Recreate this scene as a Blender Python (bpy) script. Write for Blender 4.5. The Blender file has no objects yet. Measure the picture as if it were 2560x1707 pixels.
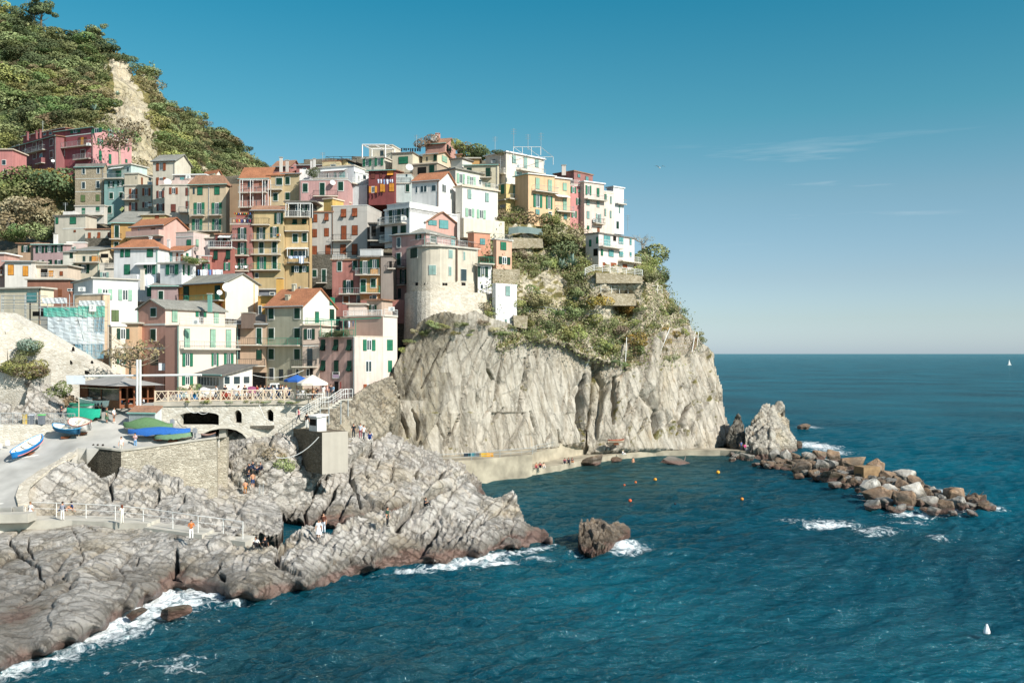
import bpy, bmesh, math, random
import numpy as np
from mathutils import Vector, Matrix
R=math.radians
random.seed(7)
sc=bpy.context.scene; COL=sc.collection
# ---------------------------------------------------------------- camera
F=2400.; CX=1280.; HY=884.; CZ=18.          # focal length in photo pixels, horizon row, camera height above the sea
cam_d=bpy.data.cameras.new('camera'); cam=bpy.data.objects.new('camera',cam_d); COL.objects.link(cam)
cam.location=(0,0,CZ); cam.rotation_euler=(R(90),0,0)
cam_d.sensor_width=36; cam_d.lens=36*F/2560; cam_d.shift_y=(HY-853.5)/2560; cam_d.clip_start=1; cam_d.clip_end=90000
sc.camera=cam
# ---------------------------------------------------------------- light
SUN_AZ,SUN_EL=R(40),R(35)                    # measured from +X towards the camera side
sv=Vector((math.cos(SUN_AZ)*math.cos(SUN_EL),-math.sin(SUN_AZ)*math.cos(SUN_EL),math.sin(SUN_EL)))
sd=bpy.data.lights.new('sun','SUN'); sd.energy=5.0; sd.angle=R(0.6); sd.color=(1,.955,.885)
so=bpy.data.objects.new('sun',sd); COL.objects.link(so); so.rotation_euler=sv.to_track_quat('Z','Y').to_euler()
W=bpy.data.worlds.new('World'); sc.world=W; W.use_nodes=True
nt=W.node_tree; bg=nt.nodes['Background']
def N(nt,t,**k):
    n=nt.nodes.new(t)
    for a,b in k.items():
        if a.startswith('i_'): n.inputs[int(a[2:]) if a[2:].isdigit() else a[2:].replace('_',' ')].default_value=b
        else: setattr(n,a,b)
    return n
sky=N(nt,'ShaderNodeTexSky',sky_type='NISHITA',sun_disc=False,sun_elevation=SUN_EL,sun_rotation=math.atan2(sv.x,sv.y),altitude=0,air_density=1.0,dust_density=0.6,ozone_density=3.0)
tint=N(nt,'ShaderNodeMix',data_type='RGBA',blend_type='MULTIPLY',i_0=1.0)
tc=N(nt,'ShaderNodeTexCoord'); sx=N(nt,'ShaderNodeSeparateXYZ'); nt.links.new(tc.outputs['Generated'],sx.inputs[0])
# teal sky tint by height above the horizon; upper stops brightened as added fill light
ramp=N(nt,'ShaderNodeValToRGB'); rel=ramp.color_ramp.elements; EXP=0.35; g_=2**-EXP/2.0
st_=((0.0,(1.02*1.02,1.30*.98,1.764)),(.035,(.93,1.05,1.25)),(.076,(.878,.95,1.03)),(.157,(.779,.97,.902)),(.234,(.422,.986,.867)),(.345,(.165,.935,.882)),(.55,(1.0,1.08,.98)),(1.0,(1.75,1.5,1.28)))
for i_,(p_,c_) in enumerate(st_):
    e_=rel[i_] if i_<2 else rel.new(p_); e_.position=p_; e_.color=tuple(c*g_ for c in c_)+(1,)
nt.links.new(sx.outputs[2],ramp.inputs[0])
dbl=N(nt,'ShaderNodeVectorMath',operation='SCALE'); dbl.inputs['Scale'].default_value=2.0; nt.links.new(ramp.outputs[0],dbl.inputs[0]); nt.links.new(dbl.outputs[0],tint.inputs[7])
nt.links.new(sky.outputs[0],tint.inputs[6])
# thin streaks of cirrus low over the sea
mp=N(nt,'ShaderNodeMapping'); mp.inputs['Rotation'].default_value=(0,R(8),0); mp.inputs['Scale'].default_value=(2.2,2,30)
nz=N(nt,'ShaderNodeTexNoise',i_Scale=1.6,i_Detail=5.0,i_Roughness=.6); nt.links.new(tc.outputs['Generated'],mp.inputs[0]); nt.links.new(mp.outputs[0],nz.inputs['Vector'])
rp=N(nt,'ShaderNodeMapRange',i_1=.60,i_2=.82,i_3=0.0,i_4=.26); nt.links.new(nz.outputs[0],rp.inputs[0])
def band(a,b,c,d,src):
    m1=N(nt,'ShaderNodeMapRange',interpolation_type='SMOOTHSTEP',i_1=a,i_2=b); m2=N(nt,'ShaderNodeMapRange',interpolation_type='SMOOTHSTEP',i_1=c,i_2=d,i_3=1.0,i_4=0.0)
    nt.links.new(src,m1.inputs[0]); nt.links.new(src,m2.inputs[0]); m=N(nt,'ShaderNodeMath',operation='MULTIPLY'); nt.links.new(m1.outputs[0],m.inputs[0]); nt.links.new(m2.outputs[0],m.inputs[1]); return m.outputs[0]
def mul(a,b):
    m=N(nt,'ShaderNodeMath',operation='MULTIPLY'); nt.links.new(a,m.inputs[0]); nt.links.new(b,m.inputs[1]); return m.outputs[0]
msk=mul(mul(band(.09,.15,.18,.23,sx.outputs[2]),band(.08,.20,.36,.46,sx.outputs[0])),rp.outputs[0])
cl=N(nt,'ShaderNodeMix',data_type='RGBA'); cl.inputs[7].default_value=(9,8.6,8.2,1)
nt.links.new(msk,cl.inputs[0]); nt.links.new(tint.outputs[2],cl.inputs[6]); nt.links.new(cl.outputs[2],bg.inputs[0])
bg.inputs[1].default_value=0.12
sc.view_settings.view_transform='Standard'; sc.view_settings.look='None'; sc.view_settings.exposure=EXP; sc.view_settings.gamma=1.0
# ---------------------------------------------------------------- basic helpers
def P(px,py,Y): return Vector(((px-CX)/F*Y,Y,CZ+(HY-py)/F*Y))
def Yz(py,z): return (CZ-z)*F/(py-HY)        # distance of a point of known height z seen in photo row py
def Pz(px,py,z): return P(px,py,Yz(py,z))
REG=dict(A=(0,300,5.8725),B=(0,500,5.8725),C=(0,700,5.8725),D=(300,380,5.8725),E=(300,560,5.8725),F=(300,740,5.8725),G=(580,380,5.8725),H=(580,560,5.8725),
 I=(580,740,5.8725),J=(880,340,5.8725),K=(880,540,5.8725),L=(1200,350,5.8725),M=(1200,540,4.704),N=(0,920,5.2267),O=(350,920,4.2727),S=(0,1150,3.357),Q=(650,1050,3.136),
 R=(850,780,3.6185),V=(1400,780,3.6185),T=(1800,1000,3.136),U=(0,0,3.357),X=(0,0,1.0))
cur=REG['X']
def Z(k):
    global cur; cur=REG[k]
def zx(x): return cur[0]+x/cur[2]
def zy(y): return cur[1]+y/cur[2]
ORI={}
def thing(name,label,cat,loc,group=None,kind=None):
    o=bpy.data.objects.new(name,None); COL.objects.link(o); o.location=loc; o.empty_display_size=.3
    o['label']=label; o['category']=cat
    if group: o['group']=group
    ORI[o.name]=Vector(loc); return o
def tag(o,label,cat,group=None,kind=None):
    if label: o['label']=label
    if cat: o['category']=cat
    if group: o['group']=group
    if kind: o['kind']=kind
    return o
class MB:
    def __init__(s): s.v=[]; s.f=[]; s.m=[]; s.cm=0
    def add(s,vs,fs,m=None):
        b=len(s.v); s.v+=[tuple(q) for q in vs]; s.f+=[tuple(b+i for i in f) for f in fs]; s.m+=[s.cm if m is None else m]*len(fs); return s
    def quad(s,a,b,c,d,m=None): return s.add((a,b,c,d),((0,1,2,3),),m)
    def hexa(s,p,m=None):  # 8 points: bottom 4 ccw then top 4
        return s.add(p,((3,2,1,0),(4,5,6,7),(0,1,5,4),(1,2,6,5),(2,3,7,6),(3,0,4,7)),m)
    def box(s,c,sz,m=None,rz=0):
        cx,cy,cz=c; hx,hy,hz=sz[0]/2,sz[1]/2,sz[2]/2; ca,sa=math.cos(rz),math.sin(rz)
        pts=[(cx+x*ca-y*sa,cy+x*sa+y*ca,cz+z) for z in(-hz,hz) for x,y in((-hx,-hy),(hx,-hy),(hx,hy),(-hx,hy))]
        return s.hexa(pts,m)
    def tube(s,pts,r,n=5,m=None,cap=True):
        pts=[Vector(p) for p in pts]; rs=r if isinstance(r,(list,tuple)) else [r]*len(pts); rings=[]
        for i,p in enumerate(pts):
            d=(pts[min(i+1,len(pts)-1)]-pts[max(i-1,0)]); d=d.normalized() if d.length>1e-9 else Vector((0,0,1))
            a=d.cross(Vector((0,0,1)) if abs(d.z)<.9 else Vector((1,0,0))).normalized(); b=d.cross(a)
            rings.append([p+(a*math.cos(2*math.pi*k/n)+b*math.sin(2*math.pi*k/n))*rs[i] for k in range(n)])
        vs=[q for rg in rings for q in rg]; fs=[]
        for i in range(len(pts)-1):
            for k in range(n): fs.append((i*n+k,i*n+(k+1)%n,(i+1)*n+(k+1)%n,(i+1)*n+k))
        if cap: fs.append(tuple(range(n))[::-1]); fs.append(tuple((len(pts)-1)*n+k for k in range(n)))
        return s.add(vs,fs,m)
    def build(s,name,mats,parent=None,smooth=False,top=None,loc=None):
        me=bpy.data.meshes.new(name); o=bpy.data.objects.new(name,me)
        org=Vector((0,0,0))
        if parent is not None:
            org=ORI.get(parent.name,org); o.parent=parent
        elif loc is not None: org=Vector(loc); o.location=org
        COL.objects.link(o); ORI[o.name]=org
        me.from_pydata([(a-org.x,b-org.y,c-org.z) for a,b,c in s.v],[],s.f)
        for m in (mats if isinstance(mats,(list,tuple)) else [mats]): me.materials.append(m)
        if len(me.materials)>1: me.polygons.foreach_set('material_index',s.m)
        if smooth: me.polygons.foreach_set('use_smooth',[True]*len(me.polygons))
        me.update(); return o
# ---------------------------------------------------------------- materials
def lin(h,k=1.0):
    if isinstance(h,str):
        h=h.lstrip('#'); c=[int(h[i:i+2],16)/255 for i in(0,2,4)]
    else: c=h
    return tuple((x/12.92 if x<=.04045 else ((x+.055)/1.055)**2.4)*k for x in c)
MATS={}
def base_mat(name):
    m=bpy.data.materials.new(name); m.use_nodes=True; return m,m.node_tree,m.node_tree.nodes['Principled BSDF']
def mat(name,c,rough=.7,var=.12,sc_=3.0,bump=0.0,metal=0.0,k=1.0,spec=.3):
    key=(name,str(c),rough,k)
    if key in MATS: return MATS[key]
    m,t,b=base_mat(name); c=lin(c,k); L=t.links.new
    co=N(t,'ShaderNodeTexCoord'); n=N(t,'ShaderNodeTexNoise',i_Scale=sc_,i_Detail=4.0); L(co.outputs['Object'],n.inputs['Vector'])
    mr=N(t,'ShaderNodeMapRange',i_1=.3,i_2=.7,i_3=1-var,i_4=1+var); L(n.outputs[0],mr.inputs[0])
    mx=N(t,'ShaderNodeMix',data_type='RGBA',blend_type='MULTIPLY',i_0=1.0); mx.inputs[6].default_value=(*c,1); L(mr.outputs[0],mx.inputs[7]); L(mx.outputs[2],b.inputs['Base Color'])
    b.inputs['Roughness'].default_value=rough; b.inputs['Metallic'].default_value=metal; b.inputs['Specular IOR Level'].default_value=spec
    if bump:
        bp=N(t,'ShaderNodeBump',i_Strength=bump,i_Distance=.05); L(n.outputs[0],bp.inputs['Height']); L(bp.outputs[0],b.inputs['Normal'])
    MATS[key]=m; return m
def plaster(c,old=.5):
    key=('plaster',c,old)
    if key in MATS: return MATS[key]
    m,t,b=base_mat('plaster'); col=lin(c,.80); g0=sum(col)/3; col=tuple(max(.012,(x*.90+g0*.10)*.95+.022) for x in col); L=t.links.new
    co=N(t,'ShaderNodeTexCoord')
    n1=N(t,'ShaderNodeTexNoise',i_Scale=.55,i_Detail=6.0,i_Roughness=.62); L(co.outputs['Object'],n1.inputs['Vector'])
    mp=N(t,'ShaderNodeMapping'); mp.inputs['Scale'].default_value=(1.6,1.6,.13); L(co.outputs['Object'],mp.inputs[0])
    n2=N(t,'ShaderNodeTexNoise',i_Scale=1.0,i_Detail=4.0); L(mp.outputs[0],n2.inputs['Vector'])
    n3=N(t,'ShaderNodeTexNoise',i_Scale=2.4,i_Detail=8.0,i_Roughness=.7); L(co.outputs['Object'],n3.inputs['Vector'])
    def mr(src,a,b_,c_,d): q=N(t,'ShaderNodeMapRange',i_1=a,i_2=b_,i_3=c_,i_4=d); L(src,q.inputs[0]); return q.outputs[0]
    m1=N(t,'ShaderNodeMath',operation='MULTIPLY'); L(mr(n1.outputs[0],.3,.7,1-.24*old,1+.14*old),m1.inputs[0]); L(mr(n2.outputs[0],.35,.75,1+.08*old,1-.36*old),m1.inputs[1])
    mx=N(t,'ShaderNodeMix',data_type='RGBA',blend_type='MULTIPLY',i_0=1.0); mx.inputs[6].default_value=(*col,1); L(m1.outputs[0],mx.inputs[7])
    worn=N(t,'ShaderNodeMix',data_type='RGBA'); worn.inputs[7].default_value=tuple(x*.55+.13 for x in col)+(1,)
    L(mr(n3.outputs[0],.60+.06*(1-old),.70+.06*(1-old),0,.55*old),worn.inputs[0]); L(mx.outputs[2],worn.inputs[6]); L(worn.outputs[2],b.inputs['Base Color'])
    b.inputs['Roughness'].default_value=.9; b.inputs['Specular IOR Level'].default_value=.15
    bp=N(t,'ShaderNodeBump',i_Strength=.35,i_Distance=.04); L(n3.outputs[0],bp.inputs['Height']); L(bp.outputs[0],b.inputs['Normal'])
    MATS[key]=m; return m
def masonry(name,c1,c2,gap,scl=(2.4,2.4,5.0),contrast=.5,plastered=0.0):
    key=('mas',name)
    if key in MATS: return MATS[key]
    m,t,b=base_mat(name); L=t.links.new; co=N(t,'ShaderNodeTexCoord')
    mp=N(t,'ShaderNodeMapping'); mp.inputs['Scale'].default_value=scl; L(co.outputs['Object'],mp.inputs[0])
    nd=N(t,'ShaderNodeTexNoise',i_Scale=1.3,i_Detail=2.0); L(mp.outputs[0],nd.inputs['Vector'])
    ad=N(t,'ShaderNodeMix',data_type='RGBA',blend_type='ADD',i_0=.35); L(mp.outputs[0],ad.inputs[6]); L(nd.outputs[1],ad.inputs[7])
    v=N(t,'ShaderNodeTexVoronoi',feature='DISTANCE_TO_EDGE',i_Scale=1.0); L(ad.outputs[2],v.inputs['Vector'])
    vc=N(t,'ShaderNodeTexVoronoi',feature='F1',i_Scale=1.0); L(ad.outputs[2],vc.inputs['Vector'])
    sp=N(t,'ShaderNodeSeparateColor'); L(vc.outputs['Color'],sp.inputs[0])
    mc=N(t,'ShaderNodeMix',data_type='RGBA'); mc.inputs[6].default_value=(*lin(c1,.85),1); mc.inputs[7].default_value=(*lin(c2,.85),1); L(sp.outputs[0],mc.inputs[0])
    e=N(t,'ShaderNodeMapRange',i_1=.0,i_2=.10,i_3=1.0,i_4=0.0); L(v.outputs['Distance'],e.inputs[0])
    n4=N(t,'ShaderNodeTexNoise',i_Scale=.35,i_Detail=6.0); L(co.outputs['Object'],n4.inputs['Vector'])
    pm=N(t,'ShaderNodeMapRange',i_1=.42,i_2=.60,i_3=contrast,i_4=contrast*(1-plastered)); L(n4.outputs[0],pm.inputs[0])
    mm=N(t,'ShaderNodeMath',operation='MULTIPLY'); L(e.outputs[0],mm.inputs[0]); L(pm.outputs[0],mm.inputs[1])
    mg=N(t,'ShaderNodeMix',data_type='RGBA'); mg.inputs[7].default_value=(*lin(gap,.8),1); L(mm.outputs[0],mg.inputs[0]); L(mc.outputs[2],mg.inputs[6])
    big=N(t,'ShaderNodeMapRange',i_1=.3,i_2=.75,i_3=1.12,i_4=.80); L(n4.outputs[0],big.inputs[0])
    m2=N(t,'ShaderNodeMix',data_type='RGBA',blend_type='MULTIPLY',i_0=1.0); L(mg.outputs[2],m2.inputs[6]); L(big.outputs[0],m2.inputs[7]); L(m2.outputs[2],b.inputs['Base Color'])
    b.inputs['Roughness'].default_value=.95; b.inputs['Specular IOR Level'].default_value=.1
    bp=N(t,'ShaderNodeBump',i_Strength=.8,i_Distance=.12); L(v.outputs['Distance'],bp.inputs['Height']); L(bp.outputs[0],b.inputs['Normal'])
    MATS[key]=m; return m
def tiles(c,name='roof_tiles',scl=4.2):
    key=('tile',c)
    if key in MATS: return MATS[key]
    m,t,b=base_mat(name); L=t.links.new; co=N(t,'ShaderNodeTexCoord')
    n=N(t,'ShaderNodeTexNoise',i_Scale=5.0,i_Detail=3.0); L(co.outputs['Object'],n.inputs['Vector'])
    n2=N(t,'ShaderNodeTexNoise',i_Scale=.6,i_Detail=5.0); L(co.outputs['Object'],n2.inputs['Vector'])
    w=N(t,'ShaderNodeTexWave',wave_type='BANDS',bands_direction='Z',i_Scale=scl,i_Distortion=1.0,i_Detail=2.0); L(co.outputs['Object'],w.inputs['Vector'])
    a=N(t,'ShaderNodeMapRange',i_1=.3,i_2=.7,i_3=.72,i_4=1.2); L(n.outputs[0],a.inputs[0])
    a2=N(t,'ShaderNodeMapRange',i_1=.3,i_2=.7,i_3=.8,i_4=1.15); L(n2.outputs[0],a2.inputs[0])
    mm=N(t,'ShaderNodeMath',operation='MULTIPLY'); L(a.outputs[0],mm.inputs[0]); L(a2.outputs[0],mm.inputs[1])
    mw=N(t,'ShaderNodeMapRange',i_1=0.0,i_2=.4,i_3=.75,i_4=1.0); L(w.outputs[1],mw.inputs[0])
    m3=N(t,'ShaderNodeMath',operation='MULTIPLY'); L(mm.outputs[0],m3.inputs[0]); L(mw.outputs[0],m3.inputs[1])
    mx=N(t,'ShaderNodeMix',data_type='RGBA',blend_type='MULTIPLY',i_0=1.0); mx.inputs[6].default_value=(*lin(c,.8),1); L(m3.outputs[0],mx.inputs[7]); L(mx.outputs[2],b.inputs['Base Color'])
    b.inputs['Roughness'].default_value=.85
    bp=N(t,'ShaderNodeBump',i_Strength=.6,i_Distance=.08); L(w.outputs[1],bp.inputs['Height']); L(bp.outputs[0],b.inputs['Normal'])
    MATS[key]=m; return m
# ---------------------------------------------------------------- numpy noise
def _h(i,j,k,s):
    with np.errstate(over='ignore'):
        n=(i.astype(np.int64)*374761393+j.astype(np.int64)*668265263+k.astype(np.int64)*2147483647+s*1274126177)&0xffffffff
        n=((n^(n>>13))*1274126177)&0xffffffff; n=((n^(n>>16))*2246822519)&0xffffffff
        return (n^(n>>15))/4294967296.0
def vnoise(p,s=0):
    f=np.floor(p); q=p-f; q=q*q*(3-2*q); i,j,k=f[:,0],f[:,1],f[:,2]; r=0
    for a in(0,1):
        for b in(0,1):
            for c in(0,1):
                r=r+_h(i+a,j+b,k+c,s)*(q[:,0] if a else 1-q[:,0])*(q[:,1] if b else 1-q[:,1])*(q[:,2] if c else 1-q[:,2])
    return r*2-1
def fbm(p,o=4,s=0,g=.5):
    r=0;a=1;t=0
    for i in range(o): r=r+a*vnoise(p*(2.03**i)+17.1*i,s+i); t+=a; a*=g
    return r/t
def voro(p,s=0):
    """distance to the edge between cells and three random numbers of the own cell"""
    f=np.floor(p); d1=np.full(len(p),9.); d2=np.full(len(p),9.); ci=np.zeros((len(p),3)); cc=np.zeros((len(p),3))
    for a in(-1,0,1):
        for b in(-1,0,1):
            for c in(-1,0,1):
                g=f+(a,b,c); o=np.stack([_h(g[:,0],g[:,1],g[:,2],s+x) for x in(1,2,3)],1); q=g+o; d=((q-p)**2).sum(1)
                n=d<d1; d2=np.where(n,d1,np.minimum(d2,d)); d1=np.where(n,d,d1); ci[n]=g[n]; cc[n]=q[n]
    rn=np.stack([_h(ci[:,0],ci[:,1],ci[:,2],s+x) for x in(11,12,13)],1)*2-1
    return np.sqrt(d2)-np.sqrt(d1),rn,p-cc
# ================================================================ terrain
def inpoly(x,y,poly):
    r=np.zeros(x.shape,bool); n=len(poly)
    for i in range(n):
        x1,y1=poly[i]; x2,y2=poly[(i+1)%n]
        if y1==y2: continue
        c=((y1>y)!=(y2>y))&(x<(x2-x1)*(y-y1)/(y2-y1)+x1); r^=c
    return r
def rbf(ctrl,x,y):
    c=np.array(ctrl,float); s=300.; n=len(c); X=c[:,:2]/s
    D=np.sqrt(((X[:,None]-X[None])**2).sum(2)); A=np.zeros((n+3,n+3)); A[:n,:n]=D; A[:n,n]=1; A[:n,n+1:]=X; A[n,:n]=1; A[n+1:,:n]=X.T
    w=np.linalg.solve(A,np.concatenate([c[:,2],[0,0,0]])); q=np.stack([x,y],1)/s; out=np.zeros(len(x))
    for a in range(0,len(x),20000):
        z=q[a:a+20000]; d=np.sqrt(((z[:,None]-X[None])**2).sum(2)); out[a:a+20000]=d@w[:n]+w[n]+z@w[n+1:]
    return out
CRK={}
def cracks(reg,spec):
    ox,oy,k=REG[reg]; out=[]
    for c in spec.split(';'):
        n=[float(v) for v in c.split()]; out.append((n[0]/k,n[1],[(ox+n[i]/k,oy+n[i+1]/k) for i in range(2,len(n),2)]))
    return out
def crackdisp(L,x,y,p):
    out=np.zeros(len(x)); jx=fbm(p/2.2,3,141)*5.5; jy=fbm(p/2.2+7,3,143)*5.5; X=x+jx; Y=y+jy; wn=.75+.6*fbm(p/3.,2,145)
    for w,dep,pts in L:
        dep=dep*1.35; w=w*.9
        best=np.full(len(x),1e9); tt=np.zeros(len(x)); n=len(pts)-1
        for i,((ax,ay),(bx,by)) in enumerate(zip(pts,pts[1:])):
            t=np.clip(((X-ax)*(bx-ax)+(Y-ay)*(by-ay))/((bx-ax)**2+(by-ay)**2),0,1); d=np.hypot(X-ax-t*(bx-ax),Y-ay-t*(by-ay)); m=d<best; best=np.where(m,d,best); tt=np.where(m,(i+t)/n,tt)
        out=np.maximum(out,dep*np.exp(-(best/(w*np.clip(wn,.35,1.4)*(.45+.9*np.sin(np.pi*np.clip(tt,.04,.96)))))**2))
    return out
def rot(az,dip):
    a=R(az); d=R(dip); Rz=np.array([[math.cos(a),-math.sin(a),0],[math.sin(a),math.cos(a),0],[0,0,1]]); Ry=np.array([[math.cos(d),0,math.sin(d)],[0,1,0],[-math.sin(d),0,math.cos(d)]])
    return Rz@Ry
def rock_disp(p,dip=40,az=0,sc_=(9,3,2.4),amp=1.0,crack=.7,seed=0,rough=1.0,small=1.0,layer=.25):
    """blocky, layered rock: tilted slabs with thin deep cracks between them, at three sizes, and bedding steps"""
    q=p@rot(az,dip); wob=np.stack([fbm(p/9.+i*9,3,seed+i) for i in range(3)],1)*1.5; out=np.zeros(len(p))
    for lv,(k,a) in enumerate(((1.,1.),(.42,.42),(.17,.16*small))):
        s=np.array(sc_)*k; e,rn,loc=voro((q+wob*k)/s,seed+31*lv)
        out+=a*amp*(rn[:,0]*.75+(loc*rn[:,::-1]).sum(1)*.55)
        out-=a*crack*np.exp(-(e/(.055,.06,.10)[lv])**2)*(1.15,1.0,.5)[lv]*np.clip(.5+1.2*fbm(p/7.,2,seed+5+lv),0,1.4)
    bed=(q[:,2]+wob[:,2]+.35*fbm(p/2.5,3,seed+8))/(sc_[2]*.16); fr=bed-np.floor(bed); out+=layer*amp*(fr**2.2-.3)*np.clip(.5+1.1*fbm(p/8.,2,seed+60),0,1)
    out+=rough*(.20*amp*fbm(p/3.,5,seed+77)+.07*amp*fbm(q/np.array((3.,.35,.35)),3,seed+91))
    return out
class Relief: pass
def relief(name,poly,ctrl,step=3.,dispf=None,mat_=None,back=((2,.6),(5,3),(9,9)),use_z=False,post=None,top=None,only_y=0.0,step_y=None,attr=None):
    # the land goes on beyond the left edge of the photograph
    poly=[(-420. if x<-50 else x,y) for x,y in poly]; ctrl=list(ctrl)+[(-420.,c[1],c[2]) for c in ctrl if c[0]<-50]
    pl=np.array(poly,float); x0,y0=pl.min(0); x1,y1=pl.max(0); sy=step_y or step
    xs=np.arange(x0,x1+step,step); ys=np.arange(y0,y1+sy,sy); gx,gy=np.meshgrid(xs,ys); sh=gx.shape; fx,fy=gx.ravel(),gy.ravel()
    ins=inpoly(fx,fy,poly)
    Y=rbf(ctrl,fx,fy)
    if use_z:    # the control values are heights above the sea
        Y=(CZ-Y)*F/np.maximum(fy-HY,8.)
    p=np.stack([(fx-CX)/F*Y,Y,CZ+(HY-fy)/F*Y],1)
    g=p.reshape(sh+(3,)); du=np.gradient(g,axis=1); dv=np.gradient(g,axis=0); nn=np.cross(du,dv); nn/=np.linalg.norm(nn,axis=2,keepdims=True)+1e-9
    view=g-np.array([0,0,CZ]); sgn=np.sign((nn*view).sum(2)); nn=-nn*sgn[...,None]; nn=nn.reshape(-1,3)
    nn=nn*(1-only_y)+np.array([0.3,-1,0])*only_y if only_y else nn
    if dispf is not None: p=p+nn*dispf(p,fx,fy)[:,None]
    if post is not None: p=post(p,fx,fy)
    I=ins.reshape(sh); q=I[:-1,:-1]&I[1:,:-1]&I[:-1,1:]&I[1:,1:]; ii,jj=np.nonzero(q); n=sh[1]
    a=ii*n+jj; faces=np.stack([a,a+1,a+n+1,a+n],1)
    # open edges run back and down so that the land is solid from the side
    e=np.concatenate([faces[:,[0,1]],faces[:,[1,2]],faces[:,[2,3]],faces[:,[3,0]]]); key=np.sort(e,1); _,inv,cnt=np.unique(key[:,0]*(p.shape[0]+1)+key[:,1],return_inverse=True,return_counts=True)
    be=e[cnt[inv]==1]; V=[p]; Fc=[faces]; bi=np.unique(be); mp={int(b):i for i,b in enumerate(bi)}; prev=bi; base=p[bi]; off=len(p)
    prevmap=None; lo=np.array([mp[int(b)] for b in be[:,0]]); hi=np.array([mp[int(b)] for b in be[:,1]])
    ia,ib=be[:,0],be[:,1]
    for dy,dz in back:
        nb=base.copy(); k=(nb[:,1]+dy)/nb[:,1]; nb[:,0]*=k; nb[:,1]+=dy; nb[:,2]=CZ+(nb[:,2]-CZ)*k-dz; V.append(nb)
        na,nb_=off+lo,off+hi; Fc.append(np.stack([ib,ia,na,nb_],1)); ia,ib=na,nb_; off+=len(nb)
    V=np.concatenate(V); Fc=np.concatenate(Fc); used=np.unique(Fc); mp2=np.full(len(V),-1); mp2[used]=np.arange(len(used)); Fc=mp2[Fc]
    me=bpy.data.meshes.new(name); vv=V[used]; me.vertices.add(len(vv)); me.vertices.foreach_set('co',vv.astype(np.float32).ravel())
    me.loops.add(Fc.size); me.polygons.add(len(Fc)); me.polygons.foreach_set('loop_start',np.arange(0,Fc.size,4)); me.polygons.foreach_set('loop_total',np.full(len(Fc),4)); me.loops.foreach_set('vertex_index',Fc[:,::-1].ravel()); me.update(calc_edges=True)
    o=bpy.data.objects.new(name,me); COL.objects.link(o)
    if mat_: me.materials.append(mat_)
    if attr:
        full=np.zeros(len(V)); full[:len(fx)]=attr[1](p,fx,fy); at_=me.attributes.new(attr[0],'FLOAT','POINT'); at_.data.foreach_set('value',full[used].astype(np.float32))
    r=Relief(); r.o=o; r.px=fx[ins]; r.py=fy[ins]; r.p=p[ins]; r.n=nn[ins]; r.poly=poly
    def at(px,py): i=np.argmin((r.px-px)**2+(r.py-py)**2); return Vector(r.p[i])
    r.at=at
    return r
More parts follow.
